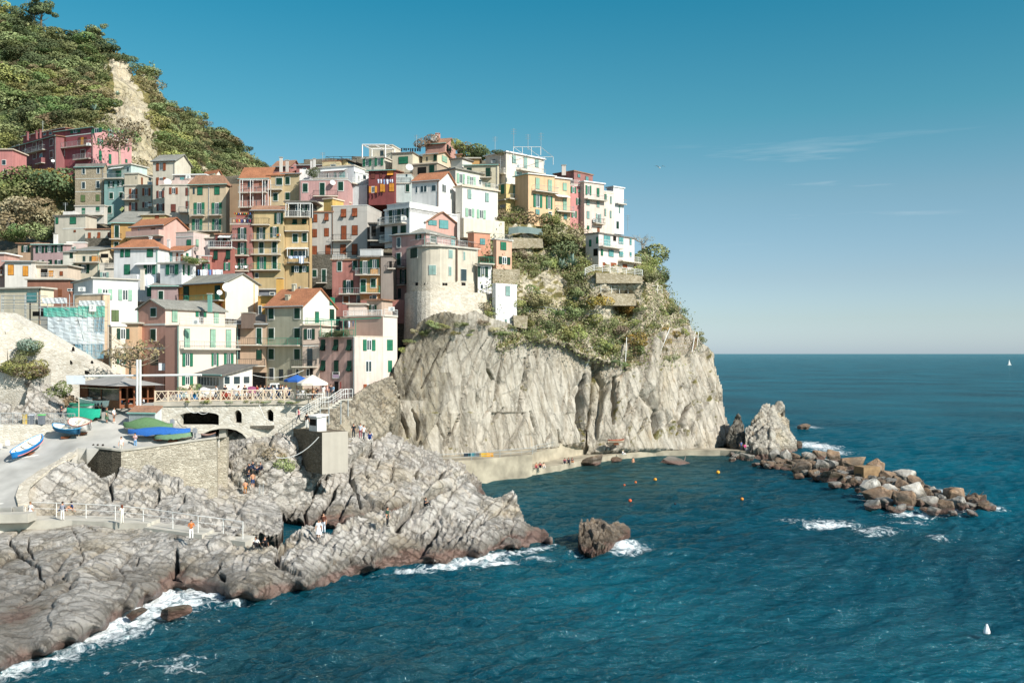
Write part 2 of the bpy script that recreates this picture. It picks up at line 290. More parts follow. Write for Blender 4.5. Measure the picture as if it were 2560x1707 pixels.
def rock_mat(name,light,dark,warm,wet=True,strata=(0,40),scl=1.0,veg=0.0,vegc='#5b6136',crackk=1.0,schist=False,bareattr=False):
    m,t,b=base_mat(name); L=t.links.new; co=N(t,'ShaderNodeTexCoord'); geo=N(t,'ShaderNodeNewGeometry')
    mp=N(t,'ShaderNodeMapping'); mp.inputs['Rotation'].default_value=(0,R(-strata[1]),R(strata[0])); L(co.outputs['Object'],mp.inputs[0])
    m2=N(t,'ShaderNodeMapping'); m2.inputs['Scale'].default_value=(.22*scl,1.2*scl,1.5*scl); L(mp.outputs[0],m2.inputs[0])
    n1=N(t,'ShaderNodeTexNoise',i_Scale=1.0,i_Detail=8.0,i_Roughness=.65,i_Distortion=.8); L(m2.outputs[0],n1.inputs['Vector'])
    n2=N(t,'ShaderNodeTexNoise',i_Scale=.16*scl,i_Detail=6.0,i_Roughness=.6); L(co.outputs['Object'],n2.inputs['Vector'])
    n3=N(t,'ShaderNodeTexNoise',i_Scale=2.5*scl,i_Detail=8.0,i_Roughness=.72); L(co.outputs['Object'],n3.inputs['Vector'])
    def mr(src,a,b_,c_=0.,d=1.): q=N(t,'ShaderNodeMapRange',i_1=a,i_2=b_,i_3=c_,i_4=d); L(src,q.inputs[0]); return q.outputs[0]
    def mix(f,a,b_):
        q=N(t,'ShaderNodeMix',data_type='RGBA')
        if isinstance(f,float): q.inputs[0].default_value=f
        else: L(f,q.inputs[0])
        for i,x in((6,a),(7,b_)):
            if isinstance(x,str): q.inputs[i].default_value=(*lin(x,.8),1)
            else: L(x,q.inputs[i])
        return q.outputs[2]
    c=mix(mr(n1.outputs[0],.40,.68),light,dark)
    c=mix(mr(n2.outputs[0],.50,.66,0,.6),c,warm)
    if schist:
        sa=N(t,'ShaderNodeAttribute',attribute_name='schist'); sc2=mix(mr(n1.outputs[0],.38,.60),'#a59a83','#5d5443'); c=mix(mr(sa.outputs['Fac'],.3,.7,0,.95),c,sc2)
    v=N(t,'ShaderNodeTexVoronoi',feature='DISTANCE_TO_EDGE',i_Scale=.8*scl); m3=N(t,'ShaderNodeMapping'); m3.inputs['Scale'].default_value=(.16,1,1.1); L(mp.outputs[0],m3.inputs[0])
    ad=N(t,'ShaderNodeMix',data_type='RGBA',blend_type='ADD',i_0=.9); L(m3.outputs[0],ad.inputs[6]); L(n3.outputs[1],ad.inputs[7]); L(ad.outputs[2],v.inputs['Vector'])
    ck=N(t,'ShaderNodeMath',operation='MULTIPLY'); L(mr(v.outputs['Distance'],.0,.022,.9*crackk,0.),ck.inputs[0]); L(mr(n2.outputs[0],.42,.58,0.,1.),ck.inputs[1])
    c=mix(ck.outputs[0],c,'#3a342c')
    c=mix(mr(n3.outputs[0],.35,.65,.0,.22),c,'#efe9dd')
    ms=N(t,'ShaderNodeMapping'); ms.inputs['Scale'].default_value=(.8,.8,.045); L(co.outputs['Object'],ms.inputs[0]); ns=N(t,'ShaderNodeTexNoise',i_Scale=1.0,i_Detail=5.0,i_Roughness=.6); L(ms.outputs[0],ns.inputs['Vector'])
    c=mix(mr(ns.outputs[0],.54,.70,0,.5),c,'#6f675a'); c=mix(mr(ns.outputs[0],.40,.30,0,.35),c,'#b3946a')
    c=mix(mr(n3.outputs[0],.60,.76,0,.35),c,'#544c40')
    if veg:
        nv=N(t,'ShaderNodeTexNoise',i_Scale=.30,i_Detail=7.0,i_Roughness=.66); L(co.outputs['Object'],nv.inputs['Vector'])
        ng=N(t,'ShaderNodeSeparateXYZ'); L(geo.outputs['Normal'],ng.inputs[0]); s=N(t,'ShaderNodeMath',operation='ADD'); L(nv.outputs[0],s.inputs[0]); mz=N(t,'ShaderNodeMath',operation='MULTIPLY'); L(ng.outputs[2],mz.inputs[0]); mz.inputs[1].default_value=.22; L(mz.outputs[0],s.inputs[1])
        vc=mix(mr(n3.outputs[0],.35,.6),vegc,'#8a7d4e'); vf=mr(s.outputs[0],.70-.3*veg,.78-.3*veg)
        if bareattr:
            ba=N(t,'ShaderNodeAttribute',attribute_name='bare'); iv=N(t,'ShaderNodeMath',operation='MULTIPLY_ADD'); L(ba.outputs['Fac'],iv.inputs[0]); iv.inputs[1].default_value=-.42; L(s.outputs[0],iv.inputs[2]); vf=mr(iv.outputs[0],.70-.3*veg,.78-.3*veg)
        c=mix(vf,c,vc)
    if wet:
        sz=N(t,'ShaderNodeSeparateXYZ'); L(geo.outputs['Position'],sz.inputs[0]); z=N(t,'ShaderNodeMath',operation='ADD'); L(sz.outputs[2],z.inputs[0]); zz=N(t,'ShaderNodeMath',operation='MULTIPLY'); L(n2.outputs[0],zz.inputs[0]); zz.inputs[1].default_value=-2.4; L(zz.outputs[0],z.inputs[1])
        c=mix(mr(z.outputs[0],.4,-.6,0,.6),c,'#4f4436')           # the damp splash zone
        c=mix(mr(z.outputs[0],-.72,-1.05,0,.6),c,'#87645a')       # the pinkish band of algae at the waterline
        r_=mr(z.outputs[0],.6,-.6,.85,.35); L(r_,b.inputs['Roughness'])
    else: b.inputs['Roughness'].default_value=.9
    L(c,b.inputs['Base Color']); b.inputs['Specular IOR Level'].default_value=.25
    h=N(t,'ShaderNodeMath',operation='ADD'); L(n1.outputs[0],h.inputs[0]); L(n3.outputs[0],h.inputs[1])
    h2=N(t,'ShaderNodeMath',operation='ADD'); L(h.outputs[0],h2.inputs[0]); L(mr(v.outputs['Distance'],0.,.06,-.5,0.),h2.inputs[1])
    bp=N(t,'ShaderNodeBump',i_Strength=.9,i_Distance=.28); L(h2.outputs[0],bp.inputs['Height']); L(bp.outputs[0],b.inputs['Normal'])
    return m
def d2s(pts): return [(x*1.08844,y*1.08865) for x,y in pts]     # points read from the 2352 px wide view
M_SHORE=rock_mat('shore_rock','#d3cdc4','#8a8276','#b8a684',strata=(0,35),crackk=.22)
M_CLIFF=rock_mat('cliff_rock','#c8bfaf','#857a68','#b7a88c',wet=False,strata=(10,70),scl=.6,veg=.10,schist=True,crackk=.3)
M_SLOPE=rock_mat('slope_rock','#ddd0b6','#a3977b','#c3ae84',wet=False,strata=(0,20),scl=.8,veg=.45,vegc='#77754a')
M_HILL=rock_mat('hill_ground','#cfc2a6','#94876a','#a89a6c',wet=False,strata=(0,30),scl=.4,veg=.72,vegc='#6a6b40',bareattr=True)
M_TOWN=masonry('town_ground','#8d8573','#6d6657','#3c382f')
# ---- the shore rocks, nearest first
S1=d2s([(-60,1195),(60,1192),(190,1198),(320,1212),(420,1225),(500,1226),(560,1240),(600,1250),(640,1243),(662,1222),(700,1200),(722,1196),(748,1212),(800,1190),(850,1165),(880,1160),(905,1168),(930,1155),(985,1120),(1040,1098),(1070,1088),(1100,1125),(1120,1132),(1140,1140),(1180,1122),(1196,1165),(1204,1195),(1222,1210),(1250,1212),(1270,1240),(1262,1262),(1190,1262),(1100,1282),(1000,1300),(860,1325),(700,1362),(590,1375),(535,1360),(450,1330),(370,1372),(300,1420),(170,1470),(80,1500),(-60,1560)])
WLP=[(0,1672),(110,1632),(190,1602),(250,1570),(330,1520),(380,1490),(459,1464),(580,1488),(640,1494),(762,1466),(936,1424),(1088,1406),(1197,1384),(1290,1368),(1377,1352)]
WL=[(-60,1700)]+WLP
c1=[(x,y-2,Yz(y-2,.35)) for x,y in WL]+[(x,y+14,Yz(y+14,-1.3)) for x,y in WL]+[(-60,1290,91),(120,1300,90),(300,1318,86.5),(480,1345,82),(600,1352,80.5),(690,1362,80),(720,1335,83),(800,1320,85),(900,1300,88),(960,1275,90),(1060,1235,95),(1160,1190,100),(1215,1225,99),(1290,1235,100),(1310,1290,98),(1350,1320,97.5),(1377,1338,95),
 (1060,1320,90),(1160,1290,94),(1240,1300,95),(960,1350,85),(860,1370,81),(760,1400,78),(640,1420,75.5),(520,1400,78),(420,1420,77),(330,1400,78),(200,1400,76),(250,1480,68.5),(60,1450,72),(60,1540,64),(-60,1430,74)]
S1=S1[:32]+[(1385,1350)]+[(x,y+13) for x,y in WLP[::-1]]+[(-60,1710)]
CR1=cracks('S','9 1.2 190 550 95 640 85 690 200 800 340 890 330 960 370 1005;9 1.3 540 935 400 1010 300 1120 160 1190;15 2 1480 740 1475 880 1440 950 1490 1020;10 1.2 1855 850 1780 930 1620 1030;18 1.6 1830 930 1870 1010;8 .8 235 650 240 720 290 820;5 .5 640 880 700 800 650 660;5 .6 1000 870 1050 940;6 .6 1160 820 1150 880;20 1.4 2300 780 2340 830;5 .5 620 530 900 600 1400 600;4 .4 700 740 1100 720 1500 640;4 .4 600 560 640 640 700 690')+cracks('Q','16 2 1400 820 1330 900 1260 1010 1210 1090;14 1.8 1760 755 1640 850 1540 960;26 2.6 1470 530 1300 600 1180 700 1090 830;8 1 1720 700 1600 850 1430 960;14 1.5 2110 870 2110 990;8 .8 1540 650 1500 700;7 .7 1060 1040 950 1140;6 .7 740 1100 760 1170;7 .8 800 1060 840 1140;7 .8 710 1050 750 1170;7 .8 870 1010 895 1110;28 2 280 930 110 1060;9 1 530 1080 560 1180;12 1.2 170 890 210 940;7 .8 1980 600 1880 700 1750 770;6 .7 1850 620 1700 740 1560 800;6 .7 2000 800 1800 860 1600 980;6 .6 300 1080 120 1180;7 .7 1000 900 1120 850')
def dS(p,x,y):
    d=rock_disp(p,dip=-38,az=12,sc_=(24,7,3.0),amp=.62,crack=.9,seed=3,rough=.6,small=.7,layer=.55)
    flat=np.clip((560-x)/150,0,1)*np.clip(1-np.abs(y-1325)/60,0,1)      # the terrace under the path is smoother
    return d*(1-.85*flat)*np.clip(.35+p[:,2]*.35,.35,1)*np.clip(.55+(x-520)/400,.42,1.05)-crackdisp(CR1,x,y,p)*np.clip(p[:,2],0,1)
RS1=relief('shore_rocks',S1,c1,2.6,dS,M_SHORE,back=((1.5,.5),(4,3),(8,7)))
CR2=cracks('Q','16 2.2 470 480 400 600 340 740;20 2.6 600 520 520 650 460 780;22 2.6 330 500 270 620 230 760;11 1.2 720 350 700 480 760 560 790 700;14 1.8 880 150 860 230 890 300;12 1.4 1230 350 1230 460;18 2 1450 370 1400 520;6 .7 820 420 860 490 980 495;7 .9 1075 560 960 690;28 3 690 310 560 400;6 .7 1540 480 1640 440;6 .7 1650 480 1720 560;12 1.3 800 190 740 300;6 .7 1050 300 1040 440;6 .6 950 260 900 420;6 .6 1350 250 1380 400')
S2=d2s([(640,1150),(650,1125),(675,1090),(700,1075),(720,1060),(780,1030),(830,1002),(860,990),(900,985),(930,1000),(1000,1030),(1030,1052),(1060,1060),(1090,1085),(1118,1128),(1100,1160),(1050,1180),(960,1200),(880,1215),(760,1215),(700,1205),(655,1195)])
c2=[(700,1240,108),(740,1180,112),(800,1150,116),(860,1115,121),(930,1080,127),(980,1073,129),(1060,1105,129),(1110,1135,130),(1160,1160,131),(1210,1215,128),(1200,1260,117),(1100,1290,108),(960,1300,104),(830,1320,101),(720,1310,102),(900,1200,112),(1000,1180,116),(1100,1210,118),(800,1250,107)]
RS2=relief('rock_outcrop',S2,c2,2.6,lambda p,x,y:rock_disp(p,dip=-50,az=20,sc_=(18,6.5,3.6),amp=.8,crack=.8,seed=8,rough=.7,small=.9,layer=.6)-crackdisp(CR2,x,y,p),M_SHORE)
S3_=d2s([(-60,1060),(40,1075),(90,1080),(160,1040),(240,1070),(290,1060),(380,1055),(460,1050),(500,1100),(500,1125),(560,1128),(620,1135),(645,1165),(652,1200),(640,1235),(560,1245),(440,1245),(300,1235),(150,1222),(-60,1220)])
c3=[(-60,1200,92.5),(60,1200,93),(150,1165,96),(240,1150,98.5),(300,1165,99),(400,1170,99),(500,1180,99.5),(545,1215,99),(620,1240,99),(700,1262,98),(708,1320,89),(600,1345,83),(480,1332,84.5),(320,1320,88),(100,1305,91),(-60,1300,91.5),(400,1260,94),(250,1250,94),(100,1250,92.5),(560,1290,92)]
S3=[(-60,1296),(60,1263),(56,1235),(82,1200),(160,1152),(196,1150),(225,1176),(258,1197),(290,1184),(322,1150),(352,1152),(408,1184),(448,1196),(521,1215),(528,1246),(560,1232),(620,1228),(675,1236),(702,1268),(710,1306),(697,1344),(610,1355),(480,1355),(326,1344),(163,1330),(-60,1328)]
CR3=cracks('S','12 1.5 990 100 920 200 940 350;9 1 1500 180 1455 280;18 1.6 1340 280 1280 400;13 1.3 1540 290 1500 440;6 .7 1210 230 1340 265;5 .5 1190 290 1200 350;6 .7 1960 350 2000 440;14 1.4 780 180 900 190;8 .8 620 260 560 330;5 .4 300 300 500 230 700 130;5 .4 330 330 600 290')
def dS3(p,x,y):
    d=rock_disp(p,dip=-30,az=10,sc_=(20,8,3.2),amp=.55,crack=.7,seed=14,rough=.6,small=.8,layer=.6); return d*np.clip((x-60)/240,.12,1)-crackdisp(CR3,x,y,p)
RS3=relief('rocky_bank',S3,c3,2.6,dS3,M_SHORE)
S4=d2s([(486,1000),(520,985),(620,1000),(760,1010),(800,1000),(840,985),(860,990),(860,1010),(790,1060),(720,1100),(710,1190),(600,1205),(520,1190),(480,1145)])
c4=[(530,1100,112),(650,1108,107.3),(720,1108,107.8),(690,1140,105),(620,1140,105.5),(600,1205,103),(680,1190,104),(560,1240,101.5),(530,1190,103),(760,1170,107),(780,1130,110),(860,1130,114),(930,1075,122),(800,1095,114),(600,1300,101.5),(700,1300,103.5),(760,1290,106),(560,1290,100.5)]
RS4=relief('gully_rocks',S4,c4,2.8,lambda p,x,y:rock_disp(p,dip=-35,az=5,sc_=(7,2.4,2.0),amp=.55,crack=.6,seed=21),M_SHORE,back=((2,1),(4,4)))
# pool of sea water in the gully lies at sea level, dark: part of the sea itself
# ---- cliff of the headland
C1=d2s([(798,985),(800,955),(820,930),(880,900),(905,870),(905,840),(940,785),(962,740),(990,722),(1020,715),(1060,722),(1090,712),(1130,730),(1180,744),(1230,765),(1300,770),(1350,805),(1360,860),(1355,960),(1345,1015),(1250,1030),(1150,1040),(1030,1050),(930,1050),(860,1020),(820,1010)])
cc1=[(870,1080,133.2),(900,1000,135.1),(960,985,135.1),(985,930,135.6),(985,900,137.0),(1030,850,138.8),(1060,790,138.3),(1120,785,138.6),(1180,795,141.5),(1290,815,152.0),(1400,838,160.7),(1470,880,166.3),(1475,960,164.4),(1465,1050,161.6),(1462,1110,160.7),(1380,1120,156.9),(1250,1135,150.3),(1120,1150,140),(1010,1150,136.5),(930,1110,134.7),(1100,1000,139.6),(1250,960,151.2),(1350,960,157.3),(1020,1000,137.6)]
CRC=cracks('R','10 2 1490 180 1500 290 1470 420 1455 560 1440 700 1420 790;7 1.5 1390 190 1370 300 1320 520 1380 610 1355 730;13 2.6 1690 420 1680 600 1650 780 1640 900 1625 1010;18 3 1420 930 1380 1050 1340 1200;10 2.2 1050 940 1010 1060 990 1230;8 1.8 985 1080 965 1210;6 1.2 890 870 875 1010 945 1140 915 1250;9 1.6 1215 730 1235 860;5 1 1330 230 1250 350 1180 520 1120 700 1080 880 1050 1000;11 1.6 560 930 600 1060 610 1140;11 1.6 640 880 690 1000 685 1160;32 5 2215 560 2205 760 2215 900 2200 1150;20 3 490 560 480 760 520 940;6 1 1700 230 1720 370 1700 520;4 .7 1760 340 1790 540;4 .7 1960 430 1970 560;7 1.2 1960 1060 2000 1210;5 .9 1850 1190 1900 1080;7 1.2 1300 950 1400 830;6 1.2 1720 460 1700 640 1670 800;5 .8 1250 560 1230 690;5 .8 2040 700 2000 900;8 1.2 730 380 640 620 560 820;8 1.2 900 330 800 560 720 700;6 1 1000 250 900 420;8 1.4 1500 860 1440 1000;6 1 1150 1000 1130 1200;9 1.5 1720 900 1760 1080')
def dC(p,x,y):
    left=np.clip((1090+.35*(950-y)-x)/60,0,1)                            # the thin-bedded schist on the left
    d=rock_disp(p,dip=-72,az=25,sc_=(44,9,9),amp=.85,crack=.9,seed=33,small=.35,rough=.45,layer=.10)*np.clip(.55+.6*fbm(p/14,2,3)+.45*(y>1030),.28,1.3)
    d=d-crackdisp(CRC,x,y,p)
    q=p@rot(25,-64); lam=fbm(q/np.array((9.,2.,.32)),4,5)*.55
    return d*(1-.3*left)+lam*left
RC1=relief('cliff_face',C1,cc1,2.0,dC,M_CLIFF,attr=('schist',lambda p,x,y:np.clip((1098+.42*(930-y)-x+14*fbm(p/6.,3,4))/12,0,1)*(y<1000)+np.exp(-((x-1060-.35*(1060-y))/26)**2)*(y>930)*.9),back=((3,1),(8,4),(14,14)))
C2=d2s([(1345,1015),(1350,940),(1352,860),(1345,800),(1430,790),(1520,760),(1580,745),(1600,775),(1640,815),(1650,850),(1662,885),(1670,930),(1682,970),(1685,1000),(1672,1020),(1640,1035),(1500,1030),(1400,1035),(1350,1040)])
cc2=[(1466,1105,164.7),(1470,1040,166.5),(1480,960,167.4),(1490,880,168.3),(1560,860,170.2),(1650,840,175.8),(1720,830,184.1),(1745,880,186.9),(1800,920,187.8),(1830,1040,185.0),(1838,1100,183.2),(1700,1120,172.1),(1600,1120,167.4),(1520,1120,164.7),(1600,1000,170.2),(1700,1000,177.6),(1760,1000,181.3),(1660,920,175.8)]
CRV=cracks('V','18 3 470 600 480 800 470 1010;7 1.2 510 640 515 760;9 1.6 840 690 830 840;26 3.2 880 890 870 1130;16 2.4 1210 830 1120 930 1060 1100;16 2.6 1120 1000 1150 1140;7 1.2 720 1100 800 930;7 1.2 1130 640 1080 760;7 1.2 640 790 560 980;6 1 1360 640 1370 720;10 1.6 1210 960 1205 1130;20 3 260 560 250 800 240 1100;8 1.2 360 620 370 780;7 1.2 620 620 600 760;8 1.4 960 880 1020 1080;6 1 700 760 640 940;6 1 1250 560 1180 700')
def dC2(p,x,y):
    d=rock_disp(p,dip=-66,az=25,sc_=(20,6,5),amp=1.5,crack=2.0,seed=41,rough=.9)
    return d*np.clip(.6+.5*fbm(p/12,2,5),.3,1.0)-crackdisp(CRV,x,y,p)
RC2=relief('headland_cliff',C2,cc2,2.6,dC2,M_CLIFF,back=((3,1),(8,4),(14,14)))
RS5=relief('schist_slope',[(783,1085),(786,1012),(850,1003),(885,985),(930,955),(985,935),(1003,1000),(965,1085),(900,1115),(790,1115)],[(790,1075,111),(790,1010,115),(870,1000,125),(930,950,130.5),(985,930,134),(960,1085,127),(870,1090,117),(900,1040,123)],2.4,lambda p,x,y:fbm(p@rot(20,-48)/np.array((7.,1.2,.22)),4,5)*.5+rock_disp(p,dip=-48,az=20,sc_=(10,4,3),amp=.5,crack=.8,seed=131),rock_mat('schist','#b3a892','#756a57','#9c8a68',wet=False,strata=(10,48)),back=((2,1),(5,5)))
RS5.o['kind']='structure'; RS5.o['label']='brown layered rock slope beside the pier'
# ---- planted slope above the cliff
G1=d2s([(1150,800),(1120,740),(1110,640),(1120,560),(1150,500),(1190,485),(1270,512),(1340,540),(1400,560),(1440,570),(1470,600),(1500,600),(1520,640),(1545,700),(1580,730),(1600,790),(1560,830),(1500,850),(1440,845),(1350,820),(1300,790),(1220,780)])
cg=[(1240,540,173.0),(1300,560,171.1),(1400,590,173.9),(1500,620,179.5),(1560,640,183.2),(1620,640,187.9),(1650,700,189.7),(1700,780,189.7),(1740,850,188.8),(1680,890,180.4),(1600,900,173.0),(1500,890,165.5),(1400,850,159.0),(1300,830,153.5),(1220,800,148.8),(1220,700,153.5),(1300,700,158.1),(1400,700,165.5),(1500,690,165.5),(1560,690,168.5),(1615,700,173),(1500,770,165),(1600,770,171),(1560,760,176.7),(1460,800,165.5),(1350,780,159.0),(1220,620,161.8)]
def dG(p,x,y): return fbm(p/5.,5,61)*1.5+rock_disp(p,dip=-40,az=15,sc_=(8,4,3),amp=.45,crack=.4,seed=52)
RG1=relief('headland_slope',G1,cg,3.2,dG,M_SLOPE,back=((4,1),(10,8),(20,25)))
# ---- hills behind the town
H2=d2s([(a,b+(17 if b<420 and a>350 else 0)) for a,b in [(300,560),(300,330),(330,240),(345,160),(350,150),(362,200),(390,232),(440,252),(480,290),(540,325),(590,370),(615,390),(660,440),(700,600)]])
ch2=[(330,300,318),(360,200,345),(380,175,350),(430,260,352),(480,280,356),(560,350,362),(640,400,372),(700,470,380),(760,640,330),(560,480,300),(450,420,278),(350,400,262),(420,330,300),(500,420,310)]
def dH(p,x,y): return fbm(p/22.,5,71)*5.0+fbm(p/7.,4,72)*1.6
RH2=relief('far_hill',H2,ch2,5.,dH,M_HILL,attr=('bare',lambda p,x,y:np.clip((y-(392+.5*(x-470)))/20,0,1)*np.clip((x-395)/10,0,1)),back=((10,2),(30,20),(60,70)))
H1=d2s([(a-(4 if 0<a<420 else 0),b+(24 if b<400 and a<330 else 14 if b<440 else 0)) for a,b in [(-60,560),(-60,-40),(-20,-20),(40,18),(90,45),(150,62),(200,66),(250,78),(290,95),(315,140),(322,128),(345,150),(352,190),(372,240),(400,290),(420,340),(470,390),(520,430),(560,470),(560,560)]])
ch1=[(-60,-40,338),(60,20,330),(200,70,318),(310,110,308),(350,160,304),(385,230,300),(420,330,285),(500,440,262),(600,520,240),(600,610,225),(300,610,222),(-60,610,224),(-60,450,232),(150,430,232),(300,420,236),(-60,320,262),(150,300,262),(330,300,262),(-60,160,300),(150,180,292),(420,440,244)]
def dH1(p,x,y):
    rock=np.exp(-(((x-330-.30*(y-330))/55)**2)) # the bare limestone rib
    return fbm(p/20.,5,74)*4.0+fbm(p/6.,4,75)*1.3+rock*rock_disp(p,dip=-70,az=0,sc_=(12,6,5),amp=2.0,crack=1.2,seed=76)
RH1=relief('hillside',H1,ch1,4.,dH1,M_HILL,attr=('bare',lambda p,x,y:np.clip(((46+16*fbm(p/9.,3,7))*np.where(y>225,1,.66)-np.abs(x-(340+.22*(y-330))))/8,0,1)*(y>148)+np.exp(-(((x-280)/45)**2+((y-318)/26)**2)*1.2)),back=((10,2),(30,20),(60,70)))
# ---- ground that carries the houses
TW=[(-80,1010),(-80,560),(60,500),(170,560),(300,430),(560,440),(640,430),(760,400),(1000,380),(1250,400),(1440,470),(1560,540),(1540,600),(1300,640),(1230,720),(1060,830),(980,900),(900,1010),(700,1010)]
ct=[(-80,1000,140),(-80,700,190),(0,600,215),(300,560,222),(600,520,215),(700,430,212),(1000,395,206),(1250,410,202),(1450,480,200),(1560,560,202),(1500,640,204),(1250,640,184),(1230,740,172),(1060,830,160),(960,920,150),(800,1000,146),(400,1000,140),(300,800,160),(600,740,172),(900,740,168),(1100,620,178),(600,640,190),(200,680,188)]
RT=relief('town_terrain',TW,ct,10.,lambda p,x,y:fbm(p/10.,3,81)*.6,M_TOWN,back=((6,4),(14,14)))
for r,l in((RS1,'grey layered shore rocks in front of the harbour'),(RS2,'tall pale rock outcrop between harbour and cove'),(RS3,'smooth rocky bank under the harbour wall'),(RS4,'rocks of the gully under the bridge'),(RC1,'pale steep cliff face below the houses'),(RC2,'rugged cliff of the headland'),(RG1,'planted slope on the headland'),(RH2,'far green hill'),(RH1,'green hillside behind the town'),(RT,'ground under the houses')):
    r.o['kind']='structure'; r.o['label']=l; r.o['category']='terrain'
# ================================================================ sea
def sea():
    pys=np.concatenate([np.arange(1790,1180,-1.7),np.arange(1180,960,-1.6),np.arange(960,888,-.9),np.array([887.3,886.6,886.,885.5,885.1,884.8])])
    Ys=CZ*F/(pys-HY); Ys=np.concatenate([[14,26,40,48],Ys,[70000.]])
    us=np.linspace(-.8,.8,1050); gx=us[None,:]*Ys[:,None]; gy=np.repeat(Ys[:,None],len(us),1)
    x=gx.ravel(); y=gy.ravel(); z=np.zeros_like(x); rng=np.random.RandomState(4)
    cell=np.maximum(y*1.6/1050,y*y/(CZ*F)*1.5)
    wx=fbm(np.stack([x/35,y/35,0*x],1),3,5)*5; wy=fbm(np.stack([x/30,y/30,0*x+9],1),3,6)*5
    for i in range(54):
        lam=.55*1.047**i; a=rng.normal(1.78,.48); k=2*math.pi/lam; amp=.0115*lam**.72*rng.uniform(.6,1.4)
        ph=k*((x+wx)*math.cos(a)+(y+wy)*math.sin(a))+rng.uniform(0,7); fade=np.clip(lam/(cell*2.6)-.5,0,1)
        s=1-2*np.abs(np.sin(ph*.5))**.9; z+=amp*fade*s
    calm=np.clip((y-112)/30,0,1)*np.clip(1-np.abs(x-18)/52,0,1)*np.clip((235-y)/30,0,1); z*=1.45*(1-.5*calm)
    near=z>9
    # foam: where the swell breaks on the rocks
    def px2(px,py): Y=Yz(py,0); return (px-CX)/F*Y,Y
    foam=np.zeros_like(x)
    def blob(px,py,rx,ry,k=1.0,sl=0.0):
        nonlocal foam
        X0,Y0=px2(px,py); X1,_=px2(px+rx,py); _,Y1=px2(px,py-ry); _,Y2=px2(px,py+ry); ax=abs(X1-X0); ay=(Y1-Y2)/2; dy=(y-Y0)-sl*(x-X0)
        foam=np.maximum(foam,k*np.exp(-(((x-X0)/ax)**2+(dy/ay)**2)))
    shore=[(0,1672),(110,1632),(190,1602),(250,1570),(330,1520),(380,1490),(459,1464),(520,1470),(580,1488),(640,1494),(762,1466),(850,1440),(936,1424),(1088,1406),(1197,1384),(1290,1368),(1377,1352)]
    kk=[.85,.85,.85,.95,1.0,1.1,1.15,1.05,.7,.45,.35,.4,.5,.9,1.15,.9,.7]; wd=[2.2,2.4,2.8,3.6,4.5,5.5,5.5,3.6,2.0,1.2,1.0,1.1,1.3,2.0,2.4,1.6,1.2]
    pts=[px2(*s) for s in shore]
    for i in range(len(pts)-1):
        (ax,ay),(bx,by)=pts[i],pts[i+1]; t=np.clip(((x-ax)*(bx-ax)+(y-ay)*(by-ay))/((bx-ax)**2+(by-ay)**2),0,1); d=np.hypot(x-ax-t*(bx-ax),y-ay-t*(by-ay)); w=wd[i]*(1-t)+wd[i+1]*t; k=kk[i]*(1-t)+kk[i+1]*t
        foam=np.maximum(foam,k*np.exp(-(d/w)**1.3))
    for b in((480,1476,95,38,1.05),(330,1560,110,30,.75),(420,1640,170,30,.6),(1560,1356,90,16,1.0),(1230,1395,90,14,1.0),(1340,1385,60,9,.7),(1450,1372,70,8,.5),(2075,1302,95,14,1.0),(2180,1315,90,14,.8),(2260,1298,70,8,.8),(2330,1225,70,18,1.15),(2395,1262,60,12,1.2),(2440,1258,50,12,1.1),(2480,1262,40,7,.9),(2300,1278,120,8,.9),(2040,1112,60,14,1.1),(2090,1128,60,7,.8),(1925,1130,26,10,1.0),(2020,1066,40,5,.8),(2360,1335,60,8,.6),(2150,1345,90,8,.5),(1900,1195,20,4,.5),(1400,1172,60,3.5,.45),(1980,1290,50,8,.7),(2170,1235,40,5,.6)): blob(*b)
    z+=foam*np.abs(fbm(np.stack([x/.9,y/.9,0*x],1),3,9))*.28
    shallow_reflect=np.zeros_like(x)  # dark green-brown areas: shallows, and the cliff's reflection painted into the water colour
    for (px,py,rx,ry,k) in((1480,1175,330,60,1.0),(1750,1140,200,22,.8),(430,1540,240,80,.5),(2250,1330,200,40,.5),(1250,1330,200,60,.6),(900,1480,400,60,.25),(2000,1240,250,24,.4),(500,1620,900,170,.5)):
        X0,Y0=px2(px,py); X1,_=px2(px+rx,py); _,Y1=px2(px,py-ry); _,Y2=px2(px,py+ry); shallow_reflect=np.maximum(shallow_reflect,k*np.exp(-(((x-X0)/(X1-X0))**2+((y-Y0)/((Y1-Y2)/2))**2)))
    v=np.stack([x,y,z],1).astype(np.float32); h,w=gx.shape; i=np.arange(h-1)[:,None]*w+np.arange(w-1)[None,:]; i=i.ravel(); Fc=np.stack([i,i+1,i+w+1,i+w],1)
    me=bpy.data.meshes.new('sea'); me.vertices.add(len(v)); me.vertices.foreach_set('co',v.ravel()); me.loops.add(Fc.size); me.polygons.add(len(Fc)); me.polygons.foreach_set('loop_start',np.arange(0,Fc.size,4)); me.polygons.foreach_set('loop_total',np.full(len(Fc),4)); me.loops.foreach_set('vertex_index',Fc.ravel()); me.polygons.foreach_set('use_smooth',np.ones(len(Fc),bool)); me.update(calc_edges=True)
    for nm,ar in(('foam',foam),('shallow_reflect',shallow_reflect)):
        at=me.attributes.new(nm,'FLOAT','POINT'); at.data.foreach_set('value',ar.astype(np.float32))
    o=bpy.data.objects.new('sea',me); COL.objects.link(o); o['kind']='structure'; o['label']='deep blue green sea with small waves'
    m,t,b=base_mat('sea_water'); L=t.links.new; co=N(t,'ShaderNodeTexCoord')
    b.inputs['Roughness'].default_value=.12; b.inputs['IOR'].default_value=1.333; b.inputs['Specular IOR Level'].default_value=.24
    fa=N(t,'ShaderNodeAttribute',attribute_name='foam'); sa=N(t,'ShaderNodeAttribute',attribute_name='shallow_reflect')
